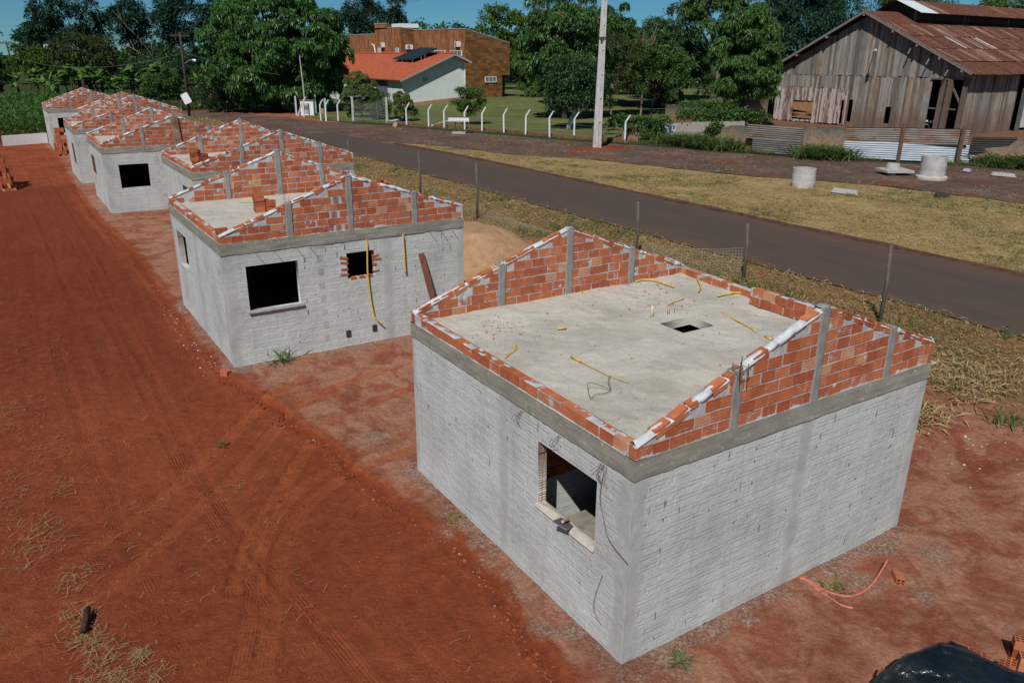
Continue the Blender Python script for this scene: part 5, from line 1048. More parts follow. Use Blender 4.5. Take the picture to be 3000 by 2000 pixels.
mb = MB(); boards(mb, yl, 47.2, .55, 4.12, r, .17, ((53.95, 51.2, .75, 2.75), (47.9, 47.45, .6, 3.0))); mb.build('whitewashed_boards', (lambda m: m.out(m.mix(m.ramp(m.math('ADD', m.noise(1.6, 5, .65, m.scale(m.pos(), (1, 2.5, .5))), m.math('MULTIPLY', m.math('SUBTRACT', m.isl(), .5), .3)), [(.40, 0), (.56, 1)]), (.20, .115, .085), (.50, .44, .42)), .95))(Mt('flaked_whitewash')), barn)
mb = MB()
for k in range(5): mb.box((BX + .12, 52.6 + r.normal(0, .05), .95 + k * .12), (.05, 2.7, .10), euler(r.normal(0, .04), 0, 0))
quad(mb, (BX + .1, 54.0, 1.75), (BX + .1, 51.1, 1.5), (BX + .1, 51.1, 2.85), (BX + .1, 54.0, 2.85)); mb.build('patch_board', plain('tan_hardboard', (.36, .20, .10), .85, 0, .2, 2), barn)
mb = MB()
for y0, w, z1 in ((36.6, .48, 5.35), (37.25, .40, 5.3), (35.15, .42, 5.3)): mb.box((BX - .05, y0, (z1 + .4) / 2), (.3, w, z1 - .4), euler(.02, 0, 0))
mb.box((BX, 37.0, 2.7), (.1, 2.6, .14)); mb.box((BX, 35.9, 4.0), (.12, .18, 1.9), euler(-.6, 0, 0)); mb.box((BX - .03, 36.6, 5.36), (.25, 3.8, .16)); mb.build('post', plain('brown_beam', (.15, .11, .085), .9, 0, .35, 3, .3), barn)
mb = MB()       # long side wall: boards, door gap, zinc
x = BX
while x < BX + 9.0:
    w = .27 * r.uniform(.8, 1.25)
    mb.box((x + w / 2, yr + r.normal(0, .015), 2.95), (w - .016, .04, 5.6), euler(0, r.normal(0, .004), 0)); x += w
x = BX + 10.4
mb.build('side_boards', BOARD, barn); mb = MB(); xs = np.arange(BX + 10.4, BX + 20, .03); ww = .03 * np.sin((xs - BX) * 2 * math.pi / .15); mb.grid(np.stack([np.stack([xs, yr + ww, np.full_like(xs, .7)], 1), np.stack([xs, yr + ww, np.full_like(xs, 5.8)], 1)], 1)); mb.build('zinc_cladding', ZINC, barn, True)
mb = MB(); mb.box((BX + 9.9, yr - .3, 3.0), (.3, .3, 5.6)); mb.build('side_post', plain('grey_beam', (.13, .12, .11), .9, 0, .3, 3), barn)
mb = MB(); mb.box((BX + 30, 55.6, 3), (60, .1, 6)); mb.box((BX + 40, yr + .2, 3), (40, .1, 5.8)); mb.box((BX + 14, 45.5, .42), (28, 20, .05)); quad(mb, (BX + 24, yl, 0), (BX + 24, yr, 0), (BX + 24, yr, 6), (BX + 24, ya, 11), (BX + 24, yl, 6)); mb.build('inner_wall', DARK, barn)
# corrugated roofs: each sheet a real wave
def corr(mb, x0, x1, ya_, za_, yb_, zb_, amp=.022, pitch=.16):
    xs = np.arange(x0, x1 + .001, pitch / 6); h = amp * np.sin((xs) * 2 * math.pi / pitch); mb.grid(np.stack([np.stack([xs, np.full_like(xs, ya_), za_ + h], 1), np.stack([xs, np.full_like(xs, yb_), zb_ + h], 1)], 1))
mb = MB(); zm = MB(); rows = 5; slR = (zapex + .25 - (zev - .15)) / (ya - (yr - .7))
for k in range(rows):
    y0 = ya - (ya - (yr - .75)) * k / rows; y1 = ya - (ya - (yr - .75)) * (k + 1) / rows - .25; z0 = zapex + .28 - slR * (ya - y0) - .02 * k; z1 = zapex + .28 - slR * (ya - y1) + .01
    x = BX - .95
    while x < BX + 42:
        w = r.uniform(.8, 1.1); d = r.normal(0, .015); tgt = zm if (k == 2 and 3.4 < x - BX < 11.5 and int((x - BX) / .95) % 2 == 0) else mb
        if tgt is zm and k == 2: corr(mb, x, x + w * .7, y0, z0 + d, y1, z1 + d); corr(zm, x + w * .7, x + w, y0, z0 + d + .03, y1, z1 + d + .03)
        else: corr(tgt, x, x + w + .06, y0, z0 + d, y1, z1 + d)
        x += w
x = BX - .95
while x < BX + 42: corr(mb, x, x + 1.0, ya, zapex + .28, yl + .7, zev - .1); x += .95
mb.build('roof', RUST, barn); zm.build('roof_patch', ZINC, barn)
# rake fascia & purlin ends
mb = MB()
for a, b in (((ya, zapex + .16), (yl + .6, zev - .15)), ((ya, zapex + .16), (yr - .7, zev - .2))):
    dy, dz = b[0] - a[0], b[1] - a[1]; L = math.hypot(dy, dz); mb.box((BX - .9, (a[0] + b[0]) / 2, (a[1] + b[1]) / 2), (.07, L, .24), euler(math.atan2(dz, dy), 0, 0) if dy > 0 else euler(math.atan2(dz, dy) + math.pi, 0, 0))
for y_ in (53.6, 50.1, 46.1, 42.7, 40.0, 37.6, 35.3): mb.box((BX - .4, y_, roofz(y_) - .12), (1.1, .18, .2))
for y_ in (41.0, 39.0, 37.0): mb.box((BX - .45, y_ - .2, roofz(y_) - .75), (.08, .1, 1.5), euler(0, .62, 0))
mb.build('rake_timber', plain('silvered_timber', (.22, .20, .175), .9, 0, .3, 4), barn)
# raised lantern roof along the ridge
LX = BX + 5.2; lz = 11.7; mb = MB(); zm = MB(); yv0, yv1 = 44.5, 47.7
for x_, w, m_ in [(LX - 1.2 + 1.0 * k, 1.04, 'z' if k < 3 else 'r') for k in range(38)]:
    t_ = zm if m_ == 'z' else mb; corr(t_, x_, x_ + w, ya, 12.75, yv0 - 1.4, 11.42); corr(mb, x_, x_ + w, ya, 12.75, yv1 + 1.4, 11.42)
l_ = mb.build('lantern_roof', RUST, barn); zm.build('lantern_roof_patch', plain('pale_sheet', (.62, .66, .70), .5, .2, .1, 3), l_)
mb = MB(); mb.box((LX + 19, yv0, lz - .9), (38, .06, 2.0)); mb.box((LX + 19, yv1, lz - .9), (38, .06, 2.0)); quad(mb, (LX, yv0, 10), (LX, yv1, 10), (LX, yv1, lz + .25), (LX, ya, 12.6), (LX, yv0, lz + .25)); mb.build('lantern_wall', plain('dark_lantern_boards', (.075, .06, .05), .95, 0, .4, 3), l_)
mb = MB()
GB_ = plain('grey_beam_b', (.20, .18, .16), .9)
for x_ in (LX - .1, LX + 9, LX + 9.8, LX + 18): mb = MB(); mb.box((x_, yv0 - .08, lz - .55), (.22, .14, 1.3)); mb.build('lantern_post', GB_, l_)
# lamp arm on the gable
sl = thing('wall_lamp', 'street lamp on a curved bracket fixed to the barn gable', 'lamp'); mb = MB(); mb.tube([(BX - .05, 45.0, 7.0), (BX - .9, 44.4, 7.7), (BX - 1.5, 43.9, 7.9)], .04, 6); mb.build('bracket', GREYSTEEL, sl); mb = MB(); mb.box((BX - 1.75, 43.7, 7.9), (.7, .3, .16), rotz(.7), .7); mb.build('lamp_head', CONC, sl)
mt = thing('motorcycle', 'motorcycle parked in the dark doorway of the barn', 'motorcycle'); blk = plain('black_rubber', (.03, .03, .03), .6); c = np.array([BX + .75, 38.0, .45])
for dy in (.62, -.62):
    mb = MB(); a = np.linspace(0, 2 * math.pi, 19); mb.tube([(c[0], c[1] + dy + .30 * math.cos(t), c[2] + .36 + .30 * math.sin(t)) for t in a], .06, 6, False); mb.build('wheel', blk, mt)
mb = MB(); mb.tube([(c[0], c[1] + .62, c[2] + .36), (c[0], c[1] + .45, c[2] + 1.0), (c[0], c[1] + .40, c[2] + 1.15)], .035, 6); mb.tube([(c[0] - .33, c[1] + .36, c[2] + 1.18), (c[0], c[1] + .42, c[2] + 1.12), (c[0] + .33, c[1] + .36, c[2] + 1.18)], .025, 6); mb.tube([(c[0], c[1] + .4, c[2] + .9), (c[0], c[1] - .1, c[2] + .8), (c[0], c[1] - .62, c[2] + .75)], [.08, .13, .06], 7); mb.build('frame', blk, mt)
mb = MB(); mb.tube([(c[0], c[1] + .32, c[2] + .95), (c[0], c[1] + .1, c[2] + 1.0), (c[0], c[1] - .1, c[2] + .92)], [.08, .17, .10], 9); mb.box((c[0] - .1, c[1] + .6, c[2] + .7), (.2, .3, .06)); mb.build('fuel_tank', plain('pale_tank', (.60, .62, .62), .3, .3), mt); mb = MB(); mb.tube([(c[0] - .05, c[1] + .55, c[2] + 1.0), (c[0] - .05, c[1] + .68, c[2] + 1.0)], .11, 10); mb.build('headlight', WHITE, mt)

# ------------------------------------------------------------------ yard wall and sheet-iron fence along the track
RUIN = Mt('damp_plaster'); zz = RUIN.sep(RUIN.pos()); rn = RUIN.noise(1.2, 5, .65); cz = RUIN.ramp(RUIN.math('ADD', RUIN.math('MULTIPLY', zz[2], .28), RUIN.math('MULTIPLY', rn, .55)), [(.38, (.26, .125, .065)), (.62, (.30, .20, .125)), (.85, (.16, .14, .12)), (1, (.075, .07, .065))])
RUIN = RUIN.out(RUIN.mix(1, cz, RUIN.ramp(RUIN.noise(5, 5, .7), [(.3, .7), (.7, 1.25)]), 'MULTIPLY'), .95, RUIN.bump(RUIN.noise(6, 5), .6, .04), spec=.1)
def ruin(label, a, b, prof, th=.24, z0=.2, mat=None, crumb=True, name='ruined_wall'):
    """plaster wall from a to b; prof = (fraction, height) broken top line"""
    t = thing(name, label, 'wall'); a, b = np.array(a, float), np.array(b, float); fr = Frame(a, b); us = np.linspace(0, fr.L, max(30, int(fr.L * 14))); tp = np.interp(us / fr.L, [q[0] for q in prof], [q[1] for q in prof]) + .10 * (fbm(us * 3, us * 0, int(fr.L * 100), 4) - .5)
    v = np.linspace(0, 1, 14); mb = MB(); Ug, Vg = np.meshgrid(us, v, indexing='ij'); Zg = z0 + Vg * (tp[:, None] - z0); n = .05 * (fbm(Ug * 2, Zg * 2, 4) - .5)
    mb.grid(fr.w(Ug, n, Zg)); mb.grid(fr.w(Ug, -th + n, Zg)[::-1]); mb.grid(np.stack([fr.w(us, .05 * (fbm(us * 2, tp * 2, 4) - .5), tp), fr.w(us, -th + .05 * (fbm(us * 2, tp * 2, 4) - .5), tp)], 1)[::1])
    for u_, t_ in ((0, tp[0]), (fr.L, tp[-1])): mb.add([fr.w(u_, 0, z0), fr.w(u_, -th, z0), fr.w(u_, -th, t_), fr.w(u_, 0, t_)], [(0, 1, 2, 3)])
    mb.build('plaster', mat or RUIN, t, True)
    if crumb:
        cb = MB(); rr = np.random.default_rng(int(fr.L * 37))
        for k in range(int(fr.L * 5)):
            u_ = rr.uniform(.1, fr.L - .1); h = np.interp(u_, us, tp); slope = abs(np.interp(u_ + .15, us, tp) - np.interp(u_ - .15, us, tp))
            if slope > .12 or rr.random() < .25: cb.box(fr.w(u_, -th / 2, h - .02), (.24, th * .96, .07), rotz(math.atan2(fr.U[1], fr.U[0])) @ euler(rr.normal(0, .1), rr.normal(0, .12), 0))
        if cb.V: cb.build('exposed_brick', mat_ex, t)
    return t
mat_ex = plain('old_red_brick', (.34, .12, .07), .9, 0, .35, 6, .3)
ruin('broken brick and plaster wall left of the dark iron sheets', (41.9, 39.9), (42.6, 34.4), ((0, 1.6), (.25, 1.8), (.45, 2.2), (.7, 2.25), (.8, 1.7), (1, .6)))
ruin('bare plaster wall between the dark and the pale iron sheets', (43.35, 31.6), (45.0, 29.2), ((0, 2.45), (.5, 2.45), (.9, 2.5), (1, 2.2)))
ruin('ruined plaster wall at the right edge of the photo, broken down at its left end', (49.6, 23.0), (55.5, 11), ((0, .5), (.06, 1.5), (.16, 1.65), (.2, 2.25), (1, 2.3)))
ruin('tan leaning stub of plaster wall half covered by ivy', (38.9, 46.3), (40.0, 45.4), ((0, 1.7), (.4, 1.85), (1, 1.75))); ruin('small plaster stub wall right of the ivy covered one', (40.4, 45.5), (41.2, 44.9), ((0, 1.1), (.5, 1.5), (1, .9)))
ruin('long earth stained wall running from the trees to the barn', (54.5, 57.6), (69.5, 57.0), ((0, 2.4), (.3, 2.3), (.6, 2.5), (1, 2.7))); 
ruin('pale streaked wall under the creepers behind the grass clumps', (44.8, 46.5), (49.5, 42.5), ((0, 1.7), (1, 1.9)), mat=mat_mortar('streaked_wall', (.22, .19, .165), (.42, .38, .34)))
def sheetfence(label, segs, mat, posts, postw=.16):
    t = thing('corrugated_fence', label, 'fence')
    for a, b, z0a, z1a, z0b, z1b, m in segs:
        fr = Frame(a, b); n = int(max(z1a - z0a, z1b - z0b) / .02); v = np.linspace(0, 1, n); us = np.linspace(0, fr.L, 12); Ug, Vg = np.meshgrid(us, v, indexing='ij'); f = Ug / fr.L; z0 = z0a + (z0b - z0a) * f; z1 = z1a + (z1b - z1a) * f
        wv = (.024) * np.sin(Vg * (max(z1a - z0a, z1b - z0b)) * 2 * math.pi / .15) + .03 * np.sin(Ug * 1.3); mb = MB(); mb.grid(fr.w(Ug, wv, z0 + (z1 - z0) * Vg)); mb.build('iron_sheet', m, t, True)
    for (x, y, h) in posts:
        mb = MB(); mb.tube([(x, y, .2), (x + .02, y, h * .5), (x + .05, y + .03, h)], postw / 2, 6); mb.build('post', WOODG if postw < .2 else plain('red_brown_post', (.15, .085, .06), .9, 0, .3, 5), t)

def sheetmat(name, lo, hi, rust, th):
    m = Mt(name); P = m.pos(); n = m.noise(1.1, 5, .65, m.scale(P, (.5, .5, 2.5))); c = m.ramp(n, [(.3, lo), (.7, hi)]); f = m.ramp(m.noise(.9, 5, .65, m.scale(P, (1, 1, 1.6))), [(th, 0), (th + .14, .9)])
    c = m.mix(f, c, m.ramp(m.noise(5, 4), [(.3, rust), (.7, tuple(q * 1.8 for q in rust))])); return m.out(c, .6, None, .15, spec=.3)
DKS = sheetmat('dark_old_zinc', (.085, .082, .078), (.19, .185, .175), (.10, .055, .03), .58); PLS = sheetmat('pale_zinc', (.33, .37, .42), (.47, .52, .57), (.19, .085, .04), .68); RBS = sheetmat('brown_zinc', (.13, .115, .10), (.26, .23, .20), (.13, .055, .028), .50)
sheetfence('dark weathered corrugated iron sheets between the broken wall and the bare wall', [((41.95, 35.6), (43.2, 31.65), 1.42, 2.45, 1.42, 2.38, RBS), ((42.0, 35.0), (43.15, 31.65), .48, 1.46, .45, 1.46, DKS)], None, [(43.3, 31.6, 2.4)], .12)
sheetfence('pale corrugated iron sheets under brown ones, held by two brown posts', [((44.95, 29.3), (46.75, 26.2), 1.55, 2.52, 1.60, 2.68, RBS), ((46.75, 26.2), (49.2, 23.0), 1.60, 2.68, 1.66, 2.70, RBS), ((44.88, 29.3), (46.68, 26.2), .5, 1.60, .5, 1.66, PLS), ((46.68, 26.2), (49.95, 22.5), .5, 1.66, .48, 1.70, PLS)], None, [(46.65, 26.15, 2.95), (48.75, 23.2, 2.85)], .28)
sheetfence('short blackened iron sheet beside the ruined wall at the right', [((49.4, 22.9), (51.6, 20.4), 1.2, 2.2, 1.2, 2.25, plain('black_sheet', (.05, .042, .038), .8, .2, .4, 3))], None, [(51.9, 20.5, 2.45)], .12)
def ivy(label, blobs, seed, leaf='mid'):
    rr = np.random.default_rng(seed); mb = MB(); crown(mb, [(np.array(b[:3]), b[3]) for b in blobs], 60, 'plain', .26, .15, rr, .9); return tag(mb.build('ivy', LEAF[leaf]), label, 'climber')
ivy('mass of ivy draped over the tan wall stub right of the power pole', [(38.5 + .42 * k, 46.9 - .3 * k, 1.75 + .25 * math.sin(k * 1.7), .62) for k in range(9)] + [(40.3, 45.3, 1.1, .5), (41.5, 44.8, 1.2, .55), (41.3, 45.0, .7, .45)], 3, 'mid')
ivy('creepers spilling over the pale streaked wall', [(46.0 + .62 * k, 46.3 - .42 * k, 2.1 + .2 * math.sin(k * 2.1), .75) for k in range(10)] + [(52.0 + k * .8, 52 - k * .3, 2.4, .8) for k in range(6)], 4, 'mid')
ivy('small bush of creeper growing on the broken brick wall', [(42.0, 38.8, 1.9, .45), (41.9, 39.2, 1.5, .4)], 5, 'mid')
bx = thing('crate', 'blue and white painted crate among the weeds by the ruined walls', 'crate'); mb = MB(); mb.box((42.6, 45.0, 1.0), (1.5, 1.0, 1.25), rotz(-.5)); mb.build('box', plain('pale_blue_white', (.55, .60, .66), .7, 0, .25, 4), bx); mb = MB(); mb.box((42.6, 45.0, 1.66), (1.62, 1.1, .08), rotz(-.5)); mb.build('lid', plain('blue_white_lid', (.48, .56, .70), .7, 0, .4, 6), bx)
wg = thing('wooden_gate', 'low dark wooden gate between the power pole and the tan wall stub', 'gate'); mb = MB()
fr = Frame((36.6, 47.4), (38.9, 46.6))
for z in (.65, 1.0, 1.35, 1.62): mb.box(fr.w(fr.L / 2, 0, z), (fr.L, .04, .09), rotz(math.atan2(fr.U[1], fr.U[0])))
for u in (.05, fr.L * .5, fr.L - .05): mb.box(fr.w(u, .03, 1.0), (.09, .05, 1.3), rotz(math.atan2(fr.U[1], fr.U[0])))
mb.tube([fr.w(.2, .06, .6), fr.w(fr.L - .3, .06, 1.6)], .035, 5); quad(mb, fr.w(.1, -.03, .5), fr.w(1.5, -.03, .5), fr.w(.1, -.03, 1.5)); mb.build('boards', WOODG, wg)
rfn = thing('picket_fence', 'pale picket fence far behind the garden trees left of the barn', 'fence'); mb = MB()
for k in range(60): mb.box((88 - .18 * k * .35, 72.0 - .21 * k + 6, 1.7), (.05, .14, 2.4))
mb.build('pickets', CONC, rfn)

# ------------------------------------------------------------------ poles, posts, small things
SOILM = mat_patchy('fresh_red_earth', [(.35, (.16, .036, .020)), (.55, (.24, .058, .030)), (.7, (.31, .09, .05))], 1.5)
def H_pole():
    t = thing('concrete_pole', 'tall concrete power pole of double T section rising out of the photo', 'utility pole'); mb = MB(); n = 26; z = np.linspace(0, 15.2, n); x0, y0 = 33.17, 42.42
    a = math.atan2(-.54, .84); U = np.array([math.cos(a), math.sin(a)]); N = np.array([U[1], -U[0]])
    def col(u0, u1, w0, w1, zs, off=lambda s: 1): 
        P = []
        for q in zs:
            s = 1 - .52 * q / 15.2; P.append([(x0 + U[0] * u * s + N[0] * w * s + .012 * q, y0 + U[1] * u * s + N[1] * w * s, .25 + q) for u, w in ((u0, w0), (u1, w0), (u1, w1), (u0, w1), (u0, w0))])
        mb.grid(np.array(P)); mb.add(P[-1][:4], [(0, 1, 2, 3)])
    col(-.32, .06, .18, -.18, z); col(.18, .32, .18, -.18, z); col(.05, .19, .06, -.06, z)
    for q in np.arange(2.2, 15, 1.7): col(.05, .19, .17, -.17, np.array([q, q + .45]))
    o = mb.build('shaft', Mt_pole(), t)
    bm = MB(); s = 1 - .52 * 8 / 15.2; bm.box((x0 + .1, y0, 8.3), (.78 * s, .46 * s, .06), rotz(a)); bm.box((x0 + .1, y0, 8.42), (.78 * s, .46 * s, .03), rotz(a)); bm.box((x0 - .02 + N[0] * .2, y0 + N[1] * .2, 8.3), (.12, .16, .22), rotz(a)); bm.build('clamp', DARK, t)
def Mt_pole():
    m = Mt('pole_concrete'); z = m.sep(m.pos())[2]; n = m.noise(2.5, 5, .6); c = m.ramp(n, [(.3, (.40, .40, .385)), (.7, (.54, .535, .52))]); c = m.mix(m.ramp(m.math('ADD', z, m.math('MULTIPLY', n, 1.2)), [(.55, .75), (1.0, 0)]), c, (.34, .16, .09)); c = m.mix(m.math('MULTIPLY', m.ramp(m.noise(4, 4, .6, m.scale(m.pos(), (2, 2, .6))), [(.5, 0), (.62, .5)]), m.math('LESS_THAN', z, 2.1)), c, (.50, .20, .17)); return m.out(c, .9, m.bump(m.noise(20, 4), .4, .01), spec=.2)
H_pole()
X_, Y_ = np.meshgrid(np.linspace(29.5, 38.5, 50), np.linspace(40.2, 44.8, 40), indexing='ij'); q = np.hypot((X_ - 33.6) / 3.6, (Y_ - 42.6) / 1.7) + .5 * (fbm(X_ * 1.2, Y_ * 1.2, 17) - .5); mb = MB(); mb.grid(np.stack([X_, Y_, .36 + .26 * np.clip(1 - q, 0, 1) + .10 * (fbm(X_ * 3, Y_ * 3, 19) - .5) * (q < 1) - .1 * (q > 1.05)], -1)); tag(mb.build('earth_mound', SOILM, None, True), 'low mound of fresh red earth round the foot of the concrete pole', 'earth heap')
def wpole(x, y, h, label, lamp=True, lean=0.0):
    t = tag(empty('wooden_pole', (x, y, .3)), label, 'utility pole'); mb = MB(); mb.tube([(0, 0, -.2), (lean * .5, 0, h * .5), (lean, 0, h)], [.17, .14, .11], 8); mb.build('shaft', BARKD, t, True)
    mb = MB(); mb.box((lean, 0, h - .35), (2.1, .12, .14), rotz(-.57)); 
    for k in (-.9, -.45, .45, .9): mb.tube([(lean + k * .84, -k * .54, h - .28), (lean + k * .84, -k * .54, h - .06)], .06, 6)
    mb.build('crossarm', BARKD, t)
    if lamp:
        mb = MB(); mb.tube([(lean * .7, 0, h * .64), (.75, -.45, h * .69), (1.05, -.65, h * .69)], .035, 6); mb.build('lamp_arm', GREYSTEEL, t); mb = MB(); mb.tube([(.95, -.60, h * .69), (1.25, -.78, h * .68)], [.08, .16], 8); mb.build('lamp_shade', WHITE, t)
    return t
wpole(12.89, 89.21, 9.0, 'dark wooden power pole with a street lamp and a tilted white plate near its foot', True, .12); wpole(-1.09, 157, 8.7, 'thin dark wooden power pole at the left edge behind the crop field', True, -.5)
sgn = thing('white_plate', 'blank white rounded plate hung askew on the wooden pole', 'plate'); mb = MB(); a_ = -.57; U = np.array([math.cos(a_), math.sin(a_), 0]); N = np.array([U[1], -U[0], 0]); R_ = np.stack([U, -N, [0, 0, 1.]], 1) @ euler(0, -.42, 0)
pl_ = [(sx * .32 + .10 * math.cos(q), sy * .46 + .10 * math.sin(q)) for sx, sy, q0 in ((1, 1, 0), (-1, 1, 90), (-1, -1, 180), (1, -1, 270)) for q in np.radians([q0, q0 + 30, q0 + 60, q0 + 90])]
n_ = len(pl_); V = [R_ @ np.array([x, y_, z]) + np.array([12.86, 89.22, 2.52]) + N * .24 for y_ in (0, .03) for x, z in pl_]; mb.add(V, [(k, (k + 1) % n_, n_ + (k + 1) % n_, n_ + k) for k in range(n_)] + [tuple(range(n_))[::-1], tuple(range(n_, 2 * n_))]); mb.build('plate', WHITE, sgn)
# cables
def cable(label, a, b, sag, r=.02, m=None):
    a, b = np.array(a, float), np.array(b, float); t = np.linspace(0, 1, 24)[:, None]; P = a + (b - a) * t; P[:, 2] -= sag * 4 * (t * (1 - t))[:, 0]; mb = MB(); mb.tube(P, r, 5); tag(mb.build('cable', m or DARK), label, 'cable')
CBL = plain('pale_cable', (.30, .30, .29), .6)
cable('pale cable running from the lamp pole into the mango tree', (12.95, 89.1, 7.3), (23.5, 89.5, 4.9), .25, .010, CBL); cable('pale sagging cable between the two wooden poles', (12.7, 89.3, 7.1), (-1.2, 157, 6.6), 1.6, .012, CBL)
cable('dark upper power line from the lamp pole towards the concrete pole', (13.0, 89.2, 9.15), (33.2, 42.5, 13.9), .8, .009); cable('dark second power line from the lamp pole towards the concrete pole', (13.5, 88.9, 9.15), (33.7, 42.3, 13.9), .85, .009); cable('dark third power line between lamp pole and concrete pole', (12.4, 89.6, 9.15), (32.8, 42.7, 13.9), .75, .009)
cable('dark power line from the left pole towards the lamp pole', (-1.6, 157, 8.9), (12.9, 89.2, 9.1), 1.0, .01)
# white posts with bent tips
POSTM = plain('whitewashed_post', (.66, .68, .70), .9, 0, .2, 4, .2)
def bent_post():
    mb = MB(); pr = np.array([(-.068, -.068), (.068, -.068), (.068, .068), (-.068, .068), (-.068, -.068)]); P = []
    for (u, z, s) in ((0, -.2, 1.05), (0, 1.62, 1), (.03, 1.70, 1), (.36, 2.22, .85)): P.append([(u + x * s, y * s, z) for x, y in pr])
    mb.grid(np.array(P)); mb.add(P[-1][:4], [(0, 1, 2, 3)]); return mb.mesh('bent_post')
PM = bent_post(); PM.materials.append(POSTM); GP = 'bent white concrete posts along the lawn'
posts = [(29.9, 69.3, 'white bent post nearest the wire gate'), (30.75, 66.0, 'white bent post with a fallen white beam beside its foot'), (31.6, 64.4, 'white bent post between the fallen beam and the brick trough'), (32.5, 61.9, 'white bent post right behind the white brick trough'), (33.1, 59.6, 'white bent post first to the right of the brick trough'), (33.95, 57.1, 'white bent post second to the right of the brick trough'), (34.75, 54.7, 'white bent post third to the right of the brick trough'), (35.5, 52.0, 'white bent post in the lawn, second to the left of the power pole'),
    (36.9, 50.3, 'white post in front of the limewashed tree trunk'), (37.5, 47.9, 'white bent post just behind the power pole'), (38.4, 45.3, 'white post by the tan wall stub, right of the power pole'),
    (24.6, 85.4, 'white bent post standing against the electric meter box'), (24.5, 79.5, 'left one of two close white posts right of the meter box'), (24.7, 78.4, 'right one of two close white posts right of the meter box'), (25.9, 78.0, 'single white bent post left of the wire gate')]
for k, (x, y, lb) in enumerate(posts):
    o = bpy.data.objects.new('fence_post', PM); COL.objects.link(o); o.location = (x, y, .4); o.rotation_euler = (RNG.normal(0, .02), RNG.normal(0, .015), -.57 + RNG.normal(0, .1)); tag(o, lb, 'post', GP)
for x, y, lb in ((24.62, 88.2, 'straight white post left of the meter box'), (28.0, 91.2, 'straight white post behind the meter box at right'), (25.75, 81.4, 'short straight white post behind the two close bent posts')):
    mb = MB(); mb.box((0, 0, 1.05), (.15, .15, 2.3)); tag(mb.build('straight_post', POSTM, None, False, (x, y, .4)), lb, 'post')
mb = MB(); fr = Frame((29.0, 71.9), (38.4, 45.2)); us = np.linspace(0, fr.L, 60); bo = np.interp(us / fr.L, [0, .25, .5, .8, 1], [0, -.9, -.6, .0, 0]); 
P = np.stack([fr.w(us, bo + .15, .3), fr.w(us, bo + .15, .66), fr.w(us, bo - .1, .68), fr.w(us, bo - .1, .3)], 1); mb.grid(P); tag(mb.build('low_wall', plain('earthy_curb', (.22, .095, .055), .95, 0, .4, 2, .4)), 'low red earth stained footing wall under the white posts', 'wall')
# wire fence behind the posts
def mesh_net(fr, z0f, z1f, pitch, r_, sagf=None):
    mb = MB(); n = int(fr.L / pitch)
    for k in range(n + 1):
        u = k * pitch; mb.add(*ribbon([fr.w(u, 0, z0f(u)), fr.w(u, 0, z1f(u))], r_, fr.U3))
    m = 10
    for j in range(m + 1):
        us = np.linspace(0, fr.L, max(8, int(fr.L / .5))); z = np.array([z0f(u) + (z1f(u) - z0f(u)) * j / m for u in us]); mb.add(*ribbon(list(fr.w(us, 0, z)), r_, np.array([0, 0, 1.])))
    return mb
def ribbon(P, w, side):
    P = np.array(P); V = np.concatenate([P - side * w, P + side * w]); n = len(P); return V, [(k, k + 1, n + k + 1, n + k) for k in range(n - 1)]
mb = MB()
for a, b in zip(posts[:11][:-1], posts[:11][1:]):
    for z in (.8, 1.05, 1.3, 1.55, 1.8): mb.tube([(a[0], a[1], z), ((a[0] + b[0]) / 2, (a[1] + b[1]) / 2, z - .03), (b[0], b[1], z)], .006, 4, False)
tag(mb.build('wire_fence', GREYSTEEL), 'thin wires strung between the white posts', 'fence')
gt = thing('wire_gate', 'sagging wire mesh gate hung between two grey concrete posts', 'gate'); fr = Frame((26.98, 76.1), (28.9, 72.2)); mesh_net(fr, lambda u: .5 + .12 * u, lambda u: 2.55 - .3 * math.sin(u), .14, .008).build('wire_mesh', CBL, gt); mb = MB(); mb.tube([fr.w(.1, .02, .6), fr.w(2.6, .02, 2.3)], .04, 6); mb.tube([fr.w(3.2, 0, .45), fr.w(3.25, 0, 2.3)], .035, 6); mb.build('gate_bar', GREYSTEEL, gt)
for x, y, h, lb in ((26.93, 76.28, 2.5, 'grey concrete gate post at the left of the wire gate'), (28.94, 71.96, 2.65, 'grey concrete gate post at the right of the wire gate')):
    mb = MB(); mb.box((0, 0, h / 2 - .1), (.24, .24, h + .2), rotz(-.5), .9); tag(mb.build('gate_post', CONC, None, False, (x, y, .4)), lb, 'post')
mbx = thing('meter_box', 'white masonry electric meter box under the mango tree', 'meter box'); R_ = rotz(-.62); mb = MB(); c = np.array([25.9, 87.8, 0]); mb.box((*c[:2], 1.15), (1.55, .62, 1.85), R_); mb.build('body', WHITE, mbx); mb = MB(); mb.box((*c[:2], 2.12), (1.75, .78, .10), R_); mb.build('roof', plain('mossy_top', (.20, .15, .10), .9), mbx)
mb = MB(); mb.box(np.array([*c[:2], 1.2]) + R_ @ np.array([-.12, -.325, 0]), (.85, .05, 1.15), R_); d_ = mb.build('door', plain('grey_meter_door', (.42, .43, .43), .6), mbx); mb = MB(); mb.box(np.array([*c[:2], 1.3]) + R_ @ np.array([-.12, -.36, 0]), (.5, .02, .45), R_); mb.build('meter_window', plain('dull_glass', (.16, .18, .18), .4), d_); mb = MB(); mb.tube([np.array([*c[:2], .5]) + R_ @ np.array([.22, -.37, 0]), np.array([*c[:2], 1.8]) + R_ @ np.array([.2, -.37, 0])], .05, 6); mb.build('conduit', DARK, mbx)
plank('white_strut', 'white strut leaning on the meter box', (24.2, 86.4, .4), (24.7, 86.0, 2.0), .14, .12, POSTM, 'strut')
